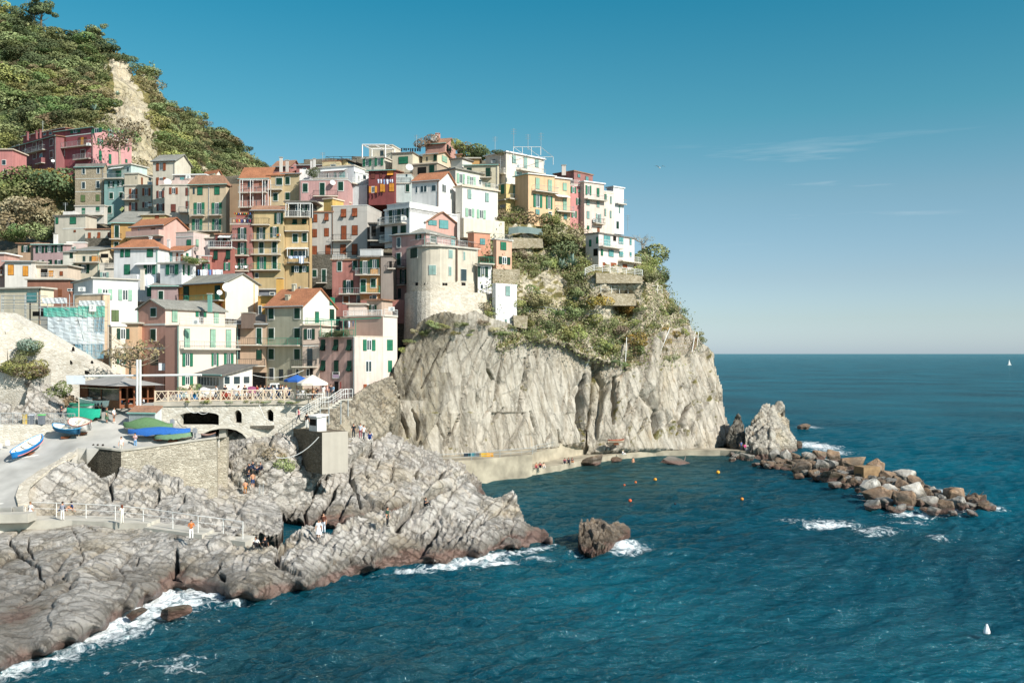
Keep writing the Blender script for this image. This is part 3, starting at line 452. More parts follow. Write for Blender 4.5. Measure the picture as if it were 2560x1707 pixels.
    n=N(t,'ShaderNodeTexNoise',i_Scale=.02,i_Detail=4.0); L(co.outputs['Object'],n.inputs['Vector'])
    nw=N(t,'ShaderNodeMix',data_type='RGBA'); nw.inputs[6].default_value=(.001,.029,.047,1); nw.inputs[7].default_value=(.0015,.082,.116,1)
    r1=N(t,'ShaderNodeMapRange',i_1=.35,i_2=.65); L(n.outputs[0],r1.inputs[0]); L(r1.outputs[0],nw.inputs[0])
    n5=N(t,'ShaderNodeTexNoise',i_Scale=.35,i_Detail=4.0); L(co.outputs['Object'],n5.inputs['Vector']); r5=N(t,'ShaderNodeMapRange',i_1=.4,i_2=.62); L(n5.outputs[0],r5.inputs[0])
    r6=N(t,'ShaderNodeMapRange',i_3=.45,i_4=1.0); L(r5.outputs[0],r6.inputs[0]); sm=N(t,'ShaderNodeMath',operation='MULTIPLY'); L(sa.outputs['Fac'],sm.inputs[0]); L(r6.outputs[0],sm.inputs[1])
    sh=N(t,'ShaderNodeMix',data_type='RGBA'); sh.inputs[7].default_value=(.018,.040,.036,1); L(sm.outputs[0],sh.inputs[0]); L(nw.outputs[2],sh.inputs[6])
    nf=N(t,'ShaderNodeTexNoise',i_Scale=1.1,i_Detail=9.0,i_Roughness=.72,i_Distortion=1.2); L(co.outputs['Object'],nf.inputs['Vector'])
    fs=N(t,'ShaderNodeMath',operation='MULTIPLY_ADD'); L(fa.outputs['Fac'],fs.inputs[0]); fs.inputs[1].default_value=.40; L(nf.outputs[0],fs.inputs[2])
    fr=N(t,'ShaderNodeMapRange',i_1=.71,i_2=.93); L(fs.outputs[0],fr.inputs[0])
    c=N(t,'ShaderNodeMix',data_type='RGBA'); c.inputs[7].default_value=(.82,.86,.86,1); L(fr.outputs[0],c.inputs[0]); L(sh.outputs[2],c.inputs[6]); L(c.outputs[2],b.inputs['Base Color'])
    rr=N(t,'ShaderNodeMapRange',i_3=.16,i_4=.8); L(fr.outputs[0],rr.inputs[0]); L(rr.outputs[0],b.inputs['Roughness'])
    mp=N(t,'ShaderNodeMapping'); mp.inputs['Scale'].default_value=(.45,1,1); mp.inputs['Rotation'].default_value=(0,0,R(-12)); L(co.outputs['Object'],mp.inputs[0])
    nb=N(t,'ShaderNodeTexNoise',i_Scale=2.2,i_Detail=5.0,i_Roughness=.65); L(mp.outputs[0],nb.inputs['Vector'])
    nb2=N(t,'ShaderNodeTexNoise',i_Scale=.16,i_Detail=4.0); L(mp.outputs[0],nb2.inputs['Vector'])
    a=N(t,'ShaderNodeMath',operation='MULTIPLY_ADD'); L(nb2.outputs[0],a.inputs[0]); a.inputs[1].default_value=3.5; L(nb.outputs[0],a.inputs[2])
    bp=N(t,'ShaderNodeBump',i_Strength=1.0,i_Distance=.38); L(a.outputs[0],bp.inputs['Height']); 
    # water body colour with a mirror part that stays below full strength, as on a wave-roughened sea
    di=N(t,'ShaderNodeBsdfDiffuse'); gl=N(t,'ShaderNodeBsdfGlossy'); gl.inputs['Color'].default_value=(.62,.95,1,1); fz=N(t,'ShaderNodeFresnel'); fz.inputs['IOR'].default_value=1.333
    fm=N(t,'ShaderNodeMapRange',i_1=.02,i_2=.75,i_3=.035,i_4=.46); L(fz.outputs[0],fm.inputs[0]); ms=N(t,'ShaderNodeMixShader'); L(bp.outputs[0],di.inputs['Normal']); L(bp.outputs[0],gl.inputs['Normal']); L(bp.outputs[0],fz.inputs['Normal'])
    f2=N(t,'ShaderNodeMath',operation='MULTIPLY'); iv=N(t,'ShaderNodeMath',operation='SUBTRACT'); iv.inputs[0].default_value=1.0; L(fr.outputs[0],iv.inputs[1]); L(fm.outputs[0],f2.inputs[0]); L(iv.outputs[0],f2.inputs[1])
    L(f2.outputs[0],ms.inputs[0]); L(di.outputs[0],ms.inputs[1]); L(gl.outputs[0],ms.inputs[2]); L(c.outputs[2],di.inputs['Color']); gl.inputs['Roughness'].default_value=.10; L(ms.outputs[0],t.nodes['Material Output'].inputs['Surface'])
    me.materials.append(m); return o
SEA=sea()
# ================================================================ houses
C_={'g':'#2a6a50','G':'#173a2d','r':'#84492f','y':'#c98a3a','s':'#86a892','b':'#7f9a92','m':'#6b3f36','n':'#5e6f49','t':'#5b8f8e','k':'#1c2322'}
SHUT={k:mat('shutter_paint',v,.6,.18,1.2,spec=.2) for k,v in C_.items()}
M_PANE=mat('window_glass','#2b3a3d',.12,.25,.8,spec=.7); M_DARK=mat('dark_opening','#15130f',.9)
M_WHITE=mat('white_paint','#efeee8',.6,.06,k=.85); M_FRAME=mat('pale_surround','#dcdcd4',.8,.08,k=.85); M_METAL=mat('rail_metal','#a8adac',.5,.1,metal=.2); M_IRON=mat('dark_iron','#3a3a38',.6,.1)
M_CONC=mat('concrete','#c8c2b4',.9,.2,.7,bump=.3,k=.85); M_SLAB=mat('balcony_slab','#d6cdbd',.9,.15,1.0,k=.85); M_WOOD=mat('brown_wood','#7a4a30',.7,.2,2.0); M_GREENM=mat('green_metal','#3c8f74',.5,.1)
M_GUT=mat('copper_green_gutter','#86b0a5',.6,.12)
RC={'t':tiles('#cc8860'),'T':tiles('#bd8f72'),'s':tiles('#a3a196',scl=2.4),'S':tiles('#8b857c',scl=2.4),'c':M_CONC,'p':mat('pale_terrace_floor','#d9c9b4',.9,.1,k=.85),'w':M_WHITE}
NH=0; ALLH=[]
class House:
    def __init__(s,label,col,xl,xc,xr,yt,yb,Y,th=15,roof='flat',rc='c',rh=1.5,into=None,old=.5,name='house',cat='house',ov=.35,d=None,wmat=None,coping=None,ph=.9,gut=True,w=None,rskin=None):
        xl,xc,yt,yb=zx(xl),zx(xc),zy(yt),zy(yb); xr=zx(xr) if xr else None
        t=R(th); c,si=math.cos(t),math.sin(t); s.C=P(xc,yt,Y); s.Y=Y; tl=(xl-CX)/F
        s.eL=Vector((-c,si,0)); s.eR=Vector((si,c,0)); s.w=w or (s.C.x-tl*Y)/(c+tl*si)
        if d is None:
            if xr: tr=(xr-CX)/F; s.d=(tr*Y-s.C.x)/(si-tr*c)
            else: s.d=6.5
            s.d=max(1.2,min(s.d,24))
        else: s.d=d
        s.zt=s.C.z; s.zb=CZ+(HY-yb)/F*Y; s.o=Vector((s.C.x,s.C.y,0)); s.label=label
        if into: s.root=into.root
        else: s.root=thing(name,label,cat,Vector((s.o.x,s.o.y,s.zb)))
        wm=wmat or plaster(col,old); s.wm=wm; H=s.zt; w,d=s.w,s.d
        mb=MB(); q=s.p; b=s.zb-.6
        if roof in('gl','ml','mlf'): pass
        def wallbox(h00,h10,h11,h01):     # heights at corner (u,v)=(0,0),(w,0),(w,d),(0,d)
            mb.hexa([q(0,0,b),q(w,0,b),q(w,d,b),q(0,d,b),q(0,0,h00),q(w,0,h10),q(w,d,h11),q(0,d,h01)])
        rm=RC[rc] if rc in RC else plaster(rc,.4); rf=MB(); o_=ov; th_=.16
        def slab(a,b_,c_,d_,t=th_):       # four roof corners (counter-clockwise seen from above or not), thickness down
            dn=Vector((0,0,t)); rf.hexa([a-dn,b_-dn,c_-dn,d_-dn,a,b_,c_,d_])
        if roof=='flat':
            wallbox(H,H,H,H); rf.hexa([q(-o_,-o_,H-.02),q(w+o_,-o_,H-.02),q(w+o_,d+o_,H-.02),q(-o_,d+o_,H-.02)]+[q(-o_,-o_,H+.2),q(w+o_,-o_,H+.2),q(w+o_,d+o_,H+.2),q(-o_,d+o_,H+.2)])
        elif roof=='par':                 # terrace behind a parapet
            zz=H-ph; wallbox(zz,zz,zz,zz); tk=.22
            for(u0,v0,u1,v1) in((0,0,w,tk),(0,d-tk,w,d),(0,tk,tk,d-tk),(w-tk,tk,w,d-tk)): mb.hexa([q(u0,v0,zz-.05),q(u1,v0,zz-.05),q(u1,v1,zz-.05),q(u0,v1,zz-.05),q(u0,v0,H),q(u1,v0,H),q(u1,v1,H),q(u0,v1,H)])
            for(u0,v0,u1,v1) in((-.06,-.06,w+.06,tk+.05),(-.06,d-tk-.05,w+.06,d+.06),(-.06,tk+.05,tk+.05,d-tk-.05),(w-tk-.05,tk+.05,w+.06,d-tk-.05)): rf.hexa([q(u0,v0,H-.01),q(u1,v0,H-.01),q(u1,v1,H-.01),q(u0,v1,H-.01),q(u0,v0,H+.09),q(u1,v0,H+.09),q(u1,v1,H+.09),q(u0,v1,H+.09)])
            if coping: rm=coping
        elif roof=='none': wallbox(H,H,H,H)
        elif roof=='gl':                  # gable end on the left face, eaves on the others
            wallbox(H,H,H,H); r=H+rh; m_=w/2
            mb.add([q(0,.002,H-.01),q(w,.002,H-.01),q(m_,.002,r),q(0,d-.002,H-.01),q(w,d-.002,H-.01),q(m_,d-.002,r)],((0,2,1),(3,4,5)))
            e=H-o_*rh/m_; slab(q(-o_,-o_,e+th_),q(m_,-o_,r+th_),q(m_,d+o_,r+th_),q(-o_,d+o_,e+th_)); slab(q(m_,-o_,r+th_),q(w+o_,-o_,e+th_),q(w+o_,d+o_,e+th_),q(m_,d+o_,r+th_))
        elif roof=='gr':
            wallbox(H,H,H,H); r=H+rh; m_=d/2
            mb.add([q(.002,0,H-.01),q(.002,d,H-.01),q(.002,m_,r),q(w-.002,0,H-.01),q(w-.002,d,H-.01),q(w-.002,m_,r)],((0,1,2),(3,5,4)))
            e=H-o_*rh/m_; slab(q(-o_,-o_,e+th_),q(w+o_,-o_,e+th_),q(w+o_,m_,r+th_),q(-o_,m_,r+th_)); slab(q(-o_,m_,r+th_),q(w+o_,m_,r+th_),q(w+o_,d+o_,e+th_),q(-o_,d+o_,e+th_))
        elif roof=='hip':
            wallbox(H,H,H,H); r=H+rh; k=min(w,d)/2; e=H
            A,B,C,D=q(-o_,-o_,e),q(w+o_,-o_,e),q(w+o_,d+o_,e),q(-o_,d+o_,e)
            if w>=d: R1,R2=q(k,d/2,r),q(w-k,d/2,r); fs=((0,1,5,4),(1,2,5),(2,3,4,5),(3,0,4))
            else: R1,R2=q(w/2,k,r),q(w/2,d-k,r); fs=((0,1,4),(1,2,5,4),(2,3,5),(3,0,4,5))
            rf.add([A,B,C,D,R1,R2],fs); dn=Vector((0,0,.15)); rf.add([A,B,C,D,A-dn,B-dn,C-dn,D-dn],((0,4,5,1),(1,5,6,2),(2,6,7,3),(3,7,4,0),(4,7,6,5)))
        elif roof in('ml','mr','mR','mL'):     # lean-to: ml rises to the back, mr rises to the right, mR falls to the back, mL rises to the left
            if roof=='ml': hs=(H,H,H+rh,H+rh)
            elif roof=='mr': hs=(H,H-rh,H-rh,H)
            elif roof=='mL': hs=(H,H+rh,H+rh,H)
            else: hs=(H,H,H-rh,H-rh)
            wallbox(*hs); cs=((-o_,-o_),(w+o_,-o_),(w+o_,d+o_),(-o_,d+o_))
            def hh(u,v): return hs[0]+(hs[1]-hs[0])*u/w+(hs[3]-hs[0])*v/d
            T=[q(u,v,hh(u,v)+th_) for u,v in cs]; slab(*T)
        if mb.f: s.wall=mb.build('wall',wm,s.root)
        if rskin:
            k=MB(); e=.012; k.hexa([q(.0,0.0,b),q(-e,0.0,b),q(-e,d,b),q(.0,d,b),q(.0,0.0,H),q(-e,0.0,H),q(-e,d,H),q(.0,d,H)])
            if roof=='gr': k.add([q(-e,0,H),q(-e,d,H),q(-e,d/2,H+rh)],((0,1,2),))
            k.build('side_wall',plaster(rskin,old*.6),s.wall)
        s.roof=rf.build('roof',rm,s.root) if rf.f else s.wall
        if gut and roof in('gr','hip','ml') and w>3:
            g=MB(); g.tube([q(-o_,-o_-.06,H),q(w+o_,-o_-.06,H)],.09,5); g.build('gutter',M_GUT if random.random()<.4 else M_METAL,s.roof)
        ALLH.append(s)
    def p(s,u,v,z): return s.o+s.eL*u+s.eR*v+Vector((0,0,z))
    def hit(s,f,px,py):          # a photo point on face f: distance along the face, height
        t=(px-CX)/F; e=s.eL if f=='L' else s.eR
        k=(s.C.x-t*s.C.y)/(t*e.y-e.x) if abs(t*e.y-e.x)>1e-6 else 0
        y=s.C.y+e.y*k; return k,CZ+(HY-py)/F*y
    def fr(s,f):
        if f=='L': return (lambda a,o,z:s.o+s.eL*a-s.eR*o+Vector((0,0,z)))
        return (lambda a,o,z:s.o+s.eR*a-s.eL*o+Vector((0,0,z)))
    def bx(s,mb,f,a0,a1,o0,o1,z0,z1,m=None):
        g=s.fr(f); pts=[g(a0,o0,z0),g(a1,o0,z0),g(a1,o1,z0),g(a0,o1,z0),g(a0,o0,z1),g(a1,o0,z1),g(a1,o1,z1),g(a0,o1,z1)]; mb.hexa(pts,m)
    def rect(s,f,x0,y0,x1,y1):
        a0,z1=s.hit(f,zx(x0),zy(y0)); a1,z0=s.hit(f,zx(x1),zy(y1)); ac,zc=s.hit(f,zx((x0+x1)/2),zy((y0+y1)/2)); h=(zy(y1)-zy(y0))/F*(s.C.y+(s.eL if f=='L' else s.eR).y*ac)
        return min(a0,a1),max(a0,a1),zc-h/2,zc+h/2
    def win(s,f,x0,y0,x1,y1,t):
        a0,a1,z0,z1=s.rect(f,x0,y0,x1,y1); W_=a1-a0; base=t.rstrip('+'); pl='+' in t
        if base[0]=='o' and len(base)==2:          # open window with a shutter folded back each side
            sh=SHUT[base[1]]; k=W_*.29
            fm=MB(); s.bx(fm,f,a0+k,a1-k,.0,.05,z0,z1); wn=fm.build('window',M_WHITE,s.root)
            pn=MB(); c=(a0+a1)/2; g=(W_-2*k)*.12
            s.bx(pn,f,a0+k+g,c-g*.4,.03,.06,z0+.1,z1-.1); s.bx(pn,f,c+g*.4,a1-k-g,.03,.06,z0+.1,z1-.1); pn.build('pane',M_PANE,wn)
            for (p0,p1,sg) in((a0,a0+k,1),(a1-k,a1,-1)):
                sm=MB(); s.bx(sm,f,p0+.02,p1-.02,.04,.11,z0,z1); sm.build('shutter',sh,wn)
            if pl: s.sill(f,a0,a1,z0,wn)
        elif base[0]=='a':                         # shutter tilted open at the foot
            sh=SHUT[base[1]]; fm=MB(); s.bx(fm,f,a0,a1,.0,.04,z0,z1); wn=fm.build('window',M_DARK,s.root)
            sm=MB(); zm=z0+(z1-z0)*.5; s.bx(sm,f,a0,a1,.05,.10,zm,z1)
            g=s.fr(f)
            for q0,q1 in((a0,(a0+a1)/2-.03),((a0+a1)/2+.03,a1)): sm.hexa([g(q0,.42,z0+.08),g(q1,.42,z0+.08),g(q1,.47,z0+.1),g(q0,.47,z0+.1),g(q0,.06,zm),g(q1,.06,zm),g(q1,.11,zm),g(q0,.11,zm)])
            sm.build('shutter',sh,wn)
            if pl: s.surround(f,a0,a1,z0,z1,wn)
        elif base in SHUT and base!='k':           # closed shutters, two leaves
            sm=MB(); c=(a0+a1)/2; s.bx(sm,f,a0,c-.015,.03,.09,z0,z1); s.bx(sm,f,c+.015,a1,.03,.09,z0,z1); n=int((z1-z0)/.55)
            fm=MB(); s.bx(fm,f,a0-.05,a1+.05,.0,.03,z0-.05,z1+.05); wn=fm.build('window',M_FRAME if pl else M_DARK,s.root); sh=sm.build('shutter',SHUT[base],wn)
            ln=MB(); s.bx(ln,f,a0+.06,a1-.06,.09,.115,(z0+z1)/2-.04,(z0+z1)/2+.04); ln.build('rail',SHUT[base],wn)
            if pl: s.surround(f,a0,a1,z0,z1,wn)
        elif base=='k':
            fm=MB(); s.bx(fm,f,a0,a1,.0,.035,z0,z1); wn=fm.build('window',M_PANE,s.root)
            if pl: s.surround(f,a0,a1,z0,z1,wn)
        elif base=='w':
            fm=MB(); s.bx(fm,f,a0,a1,.0,.05,z0,z1); wn=fm.build('window',M_WHITE,s.root); n=max(1,round(W_/.75)); pn=MB(); g=.07; st=W_/n
            for i in range(n): s.bx(pn,f,a0+i*st+g,a0+(i+1)*st-g,.04,.065,z0+.09,z1-.09)
            pn.build('pane',M_PANE,wn)
        elif base=='d':
            fm=MB(); s.bx(fm,f,a0,a1,.0,.06,z0,z1); wn=fm.build('door',M_WOOD,s.root)
            if pl: s.surround(f,a0,a1,z0,z1,wn)
        elif base=='arch':
            g=s.fr(f); am=(a0+a1)/2; r=(a1-a0)/2; pts=[g(a0,.05,z0),g(a1,.05,z0)]+[g(am+r*math.cos(x),.05,z1-r+r*math.sin(x)) for x in [math.pi*i/8 for i in range(9)]]
            fm=MB(); fm.add(pts,(tuple(range(len(pts))),)); fm.add([g(a0,.0,z0),g(a0,.05,z0),g(a1,.05,z0),g(a1,.0,z0)],((0,1,2,3),)); wn=fm.build('arched_window',M_PANE if not pl else SHUT['g'],s.root)
        elif base=='h': # hole, dark
            fm=MB(); s.bx(fm,f,a0,a1,.0,.03,z0,z1); fm.build('opening',M_DARK,s.root)
    def surround(s,f,a0,a1,z0,z1,par):
        m=MB(); e=.11
        s.bx(m,f,a0-e,a0,.0,.07,z0-e,z1+e); s.bx(m,f,a1,a1+e,.0,.07,z0-e,z1+e); s.bx(m,f,a0,a1,.0,.07,z1,z1+e); s.bx(m,f,a0,a1,.0,.09,z0-e,z0); m.build('surround',M_FRAME,par)
    def sill(s,f,a0,a1,z0,par):
        m=MB(); s.bx(m,f,a0-.05,a1+.05,0,.14,z0-.09,z0-.01); m.build('sill',M_FRAME,par)
    def wins(s,f,spec):
        for row in spec.split(';'):
            k=row.split()
            if not k: continue
            t=k[0]; n=[float(x) for x in k[1:]]
            if t in('B','BW','BG','BI','BS'):   # balcony: x0 x1 ytop yslab [depth]
                s.balcony(f,*n,style=t)
            elif t=='A': s.awning(f,*n)
            elif t=='T': s.bandm(f,*n)
            else:
                y0,y1=n[0],n[1]
                for i in range(2,len(n)-1,2): s.win(f,n[i],y0,n[i+1],y1,t)
    def balcony(s,f,x0,x1,y0,y1,dep=.95,style='B'):
        a0,a1,z0,z1=s.rect(f,x0,y0,x1,y1); m=MB(); s.bx(m,f,a0,a1,-.01,dep,z0-.16,z0); b=m.build('balcony',M_SLAB,s.root)
        r=MB(); rr=z0+max(.75,min(1.1,z1-z0)); mt={'B':M_METAL,'BW':M_WHITE,'BG':M_GREENM,'BI':M_IRON,'BS':s.wm}[style]
        if style=='BS':
            s.bx(r,f,a0,a1,dep-.1,dep,z0,rr); s.bx(r,f,a0,a0+.1,0,dep-.1,z0,rr); s.bx(r,f,a1-.1,a1,0,dep-.1,z0,rr); r.build('parapet',mt,b); return
        g=s.fr(f)
        for z in(rr,z0+.12)+((z0+.5,) if style=='BW' else ()):
            r.tube([g(a0+.03,.05,z),g(a0+.03,dep-.04,z),g(a1-.03,dep-.04,z),g(a1-.03,.05,z)],.03 if z==rr else .02,4)
        n=max(2,int((a1-a0)/.28))
        for i in range(n+1): r.tube([g(a0+.03+(a1-a0-.06)*i/n,dep-.04,z0),g(a0+.03+(a1-a0-.06)*i/n,dep-.04,rr)],.03 if i%6==0 else .014,3,cap=False)
        for a in(a0+.03,a1-.03):
            for k in(.3,.6): r.tube([g(a,dep*k,z0),g(a,dep*k,rr)],.014,3,cap=False)
        r.build('railing',mt,b)
    def awning(s,f,x0,x1,y0,y1,dep=1.3):
        a0,a1,z0,z1=s.rect(f,x0,y0,x1,y1); m=MB(); g=s.fr(f)
        m.hexa([g(a0,.02,z1-.04),g(a1,.02,z1-.04),g(a1,dep,z0),g(a0,dep,z0),g(a0,.02,z1),g(a1,.02,z1),g(a1,dep,z0+.04),g(a0,dep,z0+.04)]); m.build('awning',M_WHITE,s.root)
    def bandm(s,f,x0,x1,y0,y1):
        a0,a1,z0,z1=s.rect(f,x0,y0,x1,y1); m=MB(); s.bx(m,f,a0,a1,0,.05,z0,z1); m.build('string_course',M_FRAME,s.root)
    def chim(s,px,py,h=1.2,v=None,w=.55,col=None,pot=True):
        """chimney rising from the roof; px,py mark its foot in the photo"""
        Yc=s.Y+(v if v is not None else s.d*.45); c=P(zx(px),zy(py),Yc); m=MB(); m.box((c.x,c.y,c.z+h/2-.6),(w,w,h+1.2),rz=-math.atan2(s.eL.y,-s.eL.x)); m.box((c.x,c.y,c.z+h+.06),(w+.16,w+.16,.12)); ch=m.build('chimney',col or s.wm,s.roof)
    def pipe(s,f,x,y0,y1,m=None):
        a,z1=s.hit(f,zx(x),zy(y0)); _,z0=s.hit(f,zx(x),zy(y1)); mb=MB(); g=s.fr(f); mb.tube([g(a,.08,z1),g(a,.08,z0)],.06,5); mb.build('drainpipe',m or M_METAL,s.root)
PIPE=[mat('grey_pipe','#8d8a84',.6),mat('brown_pipe','#6f5442',.6),mat('green_pipe','#7fa397',.6)]
def dpipe(o):
    g=o.fr('L'); m=MB(); u=random.choice((.18,o.w-.2)); m.tube([g(u,.07,o.zt-.05),g(u,.07,o.zb)],.055,5); m.build('drainpipe',random.choice(PIPE),o.root)
def h(*a,L='',R_='',**k):
    o=House(*a,**k)
    if o.w>4 and random.random()<.65 and o.zt-o.zb>4: dpipe(o)
    o.wins('L',L); o.wins('R',R_); return o
# ================================================================ the town, built house by house
STONE=masonry('weathered_stone_render','#b9ab94','#a59880','#8b7f69',contrast=.35,plastered=.8)
RUBBLE=masonry('rubble_stone','#7d786c','#5d594f','#2f2c26')
TERR=masonry('terrace_stone','#b9ae98','#95896f','#6b6350')
PALES=masonry('pale_masonry','#ddd4c3','#bfb5a3','#9a907c',contrast=.35,plastered=.7)
Z('A')
a=h('long dark red apartment house at far left, its shaded wing with arches at the foot','#9a5a5a',140,822,None,235,800,217,th=38,roof='ml',rc='T',rh=.3,d=9,
 L='m+ 370 465 240 283;m+ 358 450 332 375;m+ 335 435 485 533;m+ 315 430 578 622;m+ 285 378 733 780;m+ 395 465 175 208;m+ 545 640 240 283;m+ 525 630 332 378;m+ 495 572 488 535;m+ 455 560 733 780;B 415 680 405 470;arch 645 790 500 570;arch 660 760 405 470;d+ 710 790 690 745;k+ 500 560 585 622;BS 570 662 570 640 .9')
a2=House('','#9a5a5a',340,960,None,120,250,221,th=32,roof='ml',rc='T',rh=.3,d=6,into=a); a2.wins('L','k+ 240 265 410 440;k+ 190 225 640 675;k+ 175 215 725 765')
a2.chim(590,195,.7,1,w=.4); a2.chim(535,205,.6,1,w=.4); a2.chim(405,228,.7,1,w=.4)
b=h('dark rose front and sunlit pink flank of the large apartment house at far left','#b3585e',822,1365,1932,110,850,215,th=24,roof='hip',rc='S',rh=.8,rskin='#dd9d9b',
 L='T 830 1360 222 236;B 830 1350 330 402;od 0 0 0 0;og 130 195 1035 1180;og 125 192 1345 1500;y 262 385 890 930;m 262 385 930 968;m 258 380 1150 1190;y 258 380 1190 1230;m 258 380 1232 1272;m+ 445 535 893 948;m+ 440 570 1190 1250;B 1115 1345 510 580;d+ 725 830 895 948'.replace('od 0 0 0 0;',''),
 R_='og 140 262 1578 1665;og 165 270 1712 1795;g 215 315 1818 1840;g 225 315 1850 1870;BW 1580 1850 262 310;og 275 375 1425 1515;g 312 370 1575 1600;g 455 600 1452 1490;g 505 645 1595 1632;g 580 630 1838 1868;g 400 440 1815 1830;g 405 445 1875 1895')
h('low salmon pink house at left edge below the hill','#d98a83',-60,182,None,440,860,205,th=0,roof='flat',rc='p',L='w 585 665 28 90;d+ 740 830 55 100',d=6)
c=h('tall bare grey stone house with blind windows, left of the mint green house','#b0a48f',1102,1522,1540,690,1450,198,th=6,roof='gr',rc='S',rh=.7,wmat=STONE,ov=.2,
 L='k+ 715 795 1210 1248;k+ 705 785 1425 1462;k+ 915 1008 1205 1250;k+ 900 995 1415 1460;n 1105 1200 1190 1248;n 1100 1190 1410 1460;T 1105 1520 860 868;T 1105 1520 1050 1058')
c2=h('white terrace annexe with two green shutters at the foot of the stone house','#e6ded0',1100,1530,1545,1262,1480,194,th=6,roof='flat',ov=.15,L='g 1295 1385 1205 1248;g 1282 1345 1412 1460;BW 1105 1530 1350 1400')
h('mint white penthouse with roof terrace and green blind behind the teal house','#cfe3da',1535,1925,2160,655,880,203,th=24,roof='flat',rc='c',L='g 750 830 1705 1780;k 700 755 1868 1890;A 1640 1830 690 730 1.2')
h('slim teal green house with dark green windows between the stone and cream houses','#86aea8',1530,1832,None,868,1490,197,th=2,roof='flat',ov=.25,d=6,
 L='oG+ 905 990 1590 1680;oG+ 895 975 1725 1815;G+ 1068 1160 1608 1662;G+ 1065 1150 1755 1806;G+ 1265 1370 1582 1640;G+ 1260 1360 1785 1834;B 1535 1825 800 862 .9')
e=h('cream house with white balconies and rust shutters, right of the teal house','#d9ccb5',1828,2240,2252,965,1450,194,th=3,roof='flat',rc='c',ov=.2,
 L='or 1012 1165 1898 2022;or 1002 1115 2090 2212;B 1820 2045 1110 1172;om 1215 1330 1895 2020;om 1205 1290 2090 2215;BI 2020 2245 1320 1375')
h('pale cream rooftop rooms above the cream house with rust shutters','#ddd0b4',1828,2030,2235,790,968,196,th=10,roof='flat',ov=.2,L='k 830 870 1993 2003',R_='k 820 895 2180 2222;d 845 955 2070 2095')
Z('D')
f=h('tall cream gabled house with a blank white flank and rust red shutters','#e4dac4',482,810,1040,128,930,188,th=10,roof='gr',rc='s',rh=1.7,
 L='or 165 275 535 675;or 375 485 535 675;om 570 675 540 650;om 760 868 540 655')
h('pale pink attic flat with a satellite dish and long terrace beside the tall cream house','#e6cbbf',800,1250,1300,340,500,186,th=4,roof='flat',rc='w',L='t 375 465 885 945;k 365 390 1190 1245;BS 590 1020 425 487 .8')
h('small white gable with orange tiles above the beige green-shuttered house','#ece7da',1220,1400,1490,330,430,190,th=35,roof='gr',rc='t',rh=.9)
h('half shaded cream house front with one open orange shutter left of the beige house','#dcd0bd',655,1018,None,490,1010,183,th=-1,roof='flat',rc='c',ov=.15,d=6,
 L='or 525 620 725 852;m 530 640 965 1012;m 770 880 750 816;m 725 830 968 1012;B 880 1015 820 890')
g=h('beige house with orange hipped roof and green shutters over two round balconies','#e0c9a4',1020,1556,1612,478,1250,176,th=7,roof='hip',rc='T',rh=1.9,
 L='g 515 630 1140 1210;g 512 626 1390 1460;k 525 620 1070 1098;og 745 915 1085 1245;og 745 915 1350 1498;B 1060 1250 860 935;B 1315 1500 855 930;og 985 1150 1060 1212;og 985 1150 1355 1488;B 1040 1490 1090 1165;')
g.pipe('L',1308,480,1160); g.chim(1395,415,.9,3)
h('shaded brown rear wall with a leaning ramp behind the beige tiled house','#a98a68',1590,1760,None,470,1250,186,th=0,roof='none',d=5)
h('ochre yellow house in slanting shadow under a grey slate roof','#cf9f55',-130,205,None,1050,1400,172,th=-6,roof='ml',rc='s',rh=3.2,d=9,L='')
Z('B'); House; ALLH[-1].wins('L','G+ 378 552 1685 1748;G+ 620 690 1680 1740;BI 1625 1790 500 575;')
Z('D')
h('yellow and brick red attic wall behind the salmon tiled house','#dfc07e',305,660,720,925,1060,176,th=5,roof='flat',L='r 935 1000 518 570')
i=h('salmon pink house with orange roof and an open red balcony porch','#e9b9a8',165,640,985,1075,1340,166,th=24,roof='gr',rc='t',rh=1.6,
 L='w 1120 1170 270 290;d 1120 1215 458 516;k 1275 1310 460 600;BS 160 645 1165 1240 1.2;')
j=h('pale pink flat-roofed house with a blank front and a white sunlit flank','#e8d0c6',820,1078,1315,1175,1650,160,th=18,roof='par',rc='p',ph=.8,L='g 1290 1425 985 1042;T 820 1078 1240 1252',R_='s 1288 1390 1115 1150;k 1515 1640 1115 1150;BI 1080 1100 1390 1440 .8')
h('lilac white wall house behind the white laundry, left of the brick red houses','#dfd3cd',1160,1400,None,1270,1700,163,th=0,roof='flat',d=5,L='k 1305 1395 1300 1355')
Z('E')
k=h('white house with orange hipped roof and bright green shutters over hanging laundry','#ebe9e6',-90,560,740,350,1080,150,th=9,roof='hip',rc='t',rh=1.6,
 L='g 370 485 10 52;g 370 482 78 146;g 370 482 400 482;g 597 738 65 145;og 595 735 350 525;g 850 900 62 145;g 920 1060 400 460;A 250 560 572 605 1.0;')
for q in(0,): k.chim(450,290,1.0,4,w=.35); k.chim(715,330,1.0,4,w=.4)
k2=h('white corner annexe with a plant-filled terrace and dark green shutters','#ecebe9',590,905,1112,575,870,146,th=20,roof='flat',rc='c',
 L='og 595 742 678 858;BW 680 1000 490 560 .3',R_='g 600 745 925 942;g 610 755 995 1018')
k3=h('white and red cottage with tile lean-to roof behind the plant terrace','#eae2da',680,930,1050,400,570,153,th=14,roof='ml',rc='t',rh=.9,L='t 410 545 735 765;r 430 550 830 852;r 450 550 895 925',R_='g 430 520 970 1000')
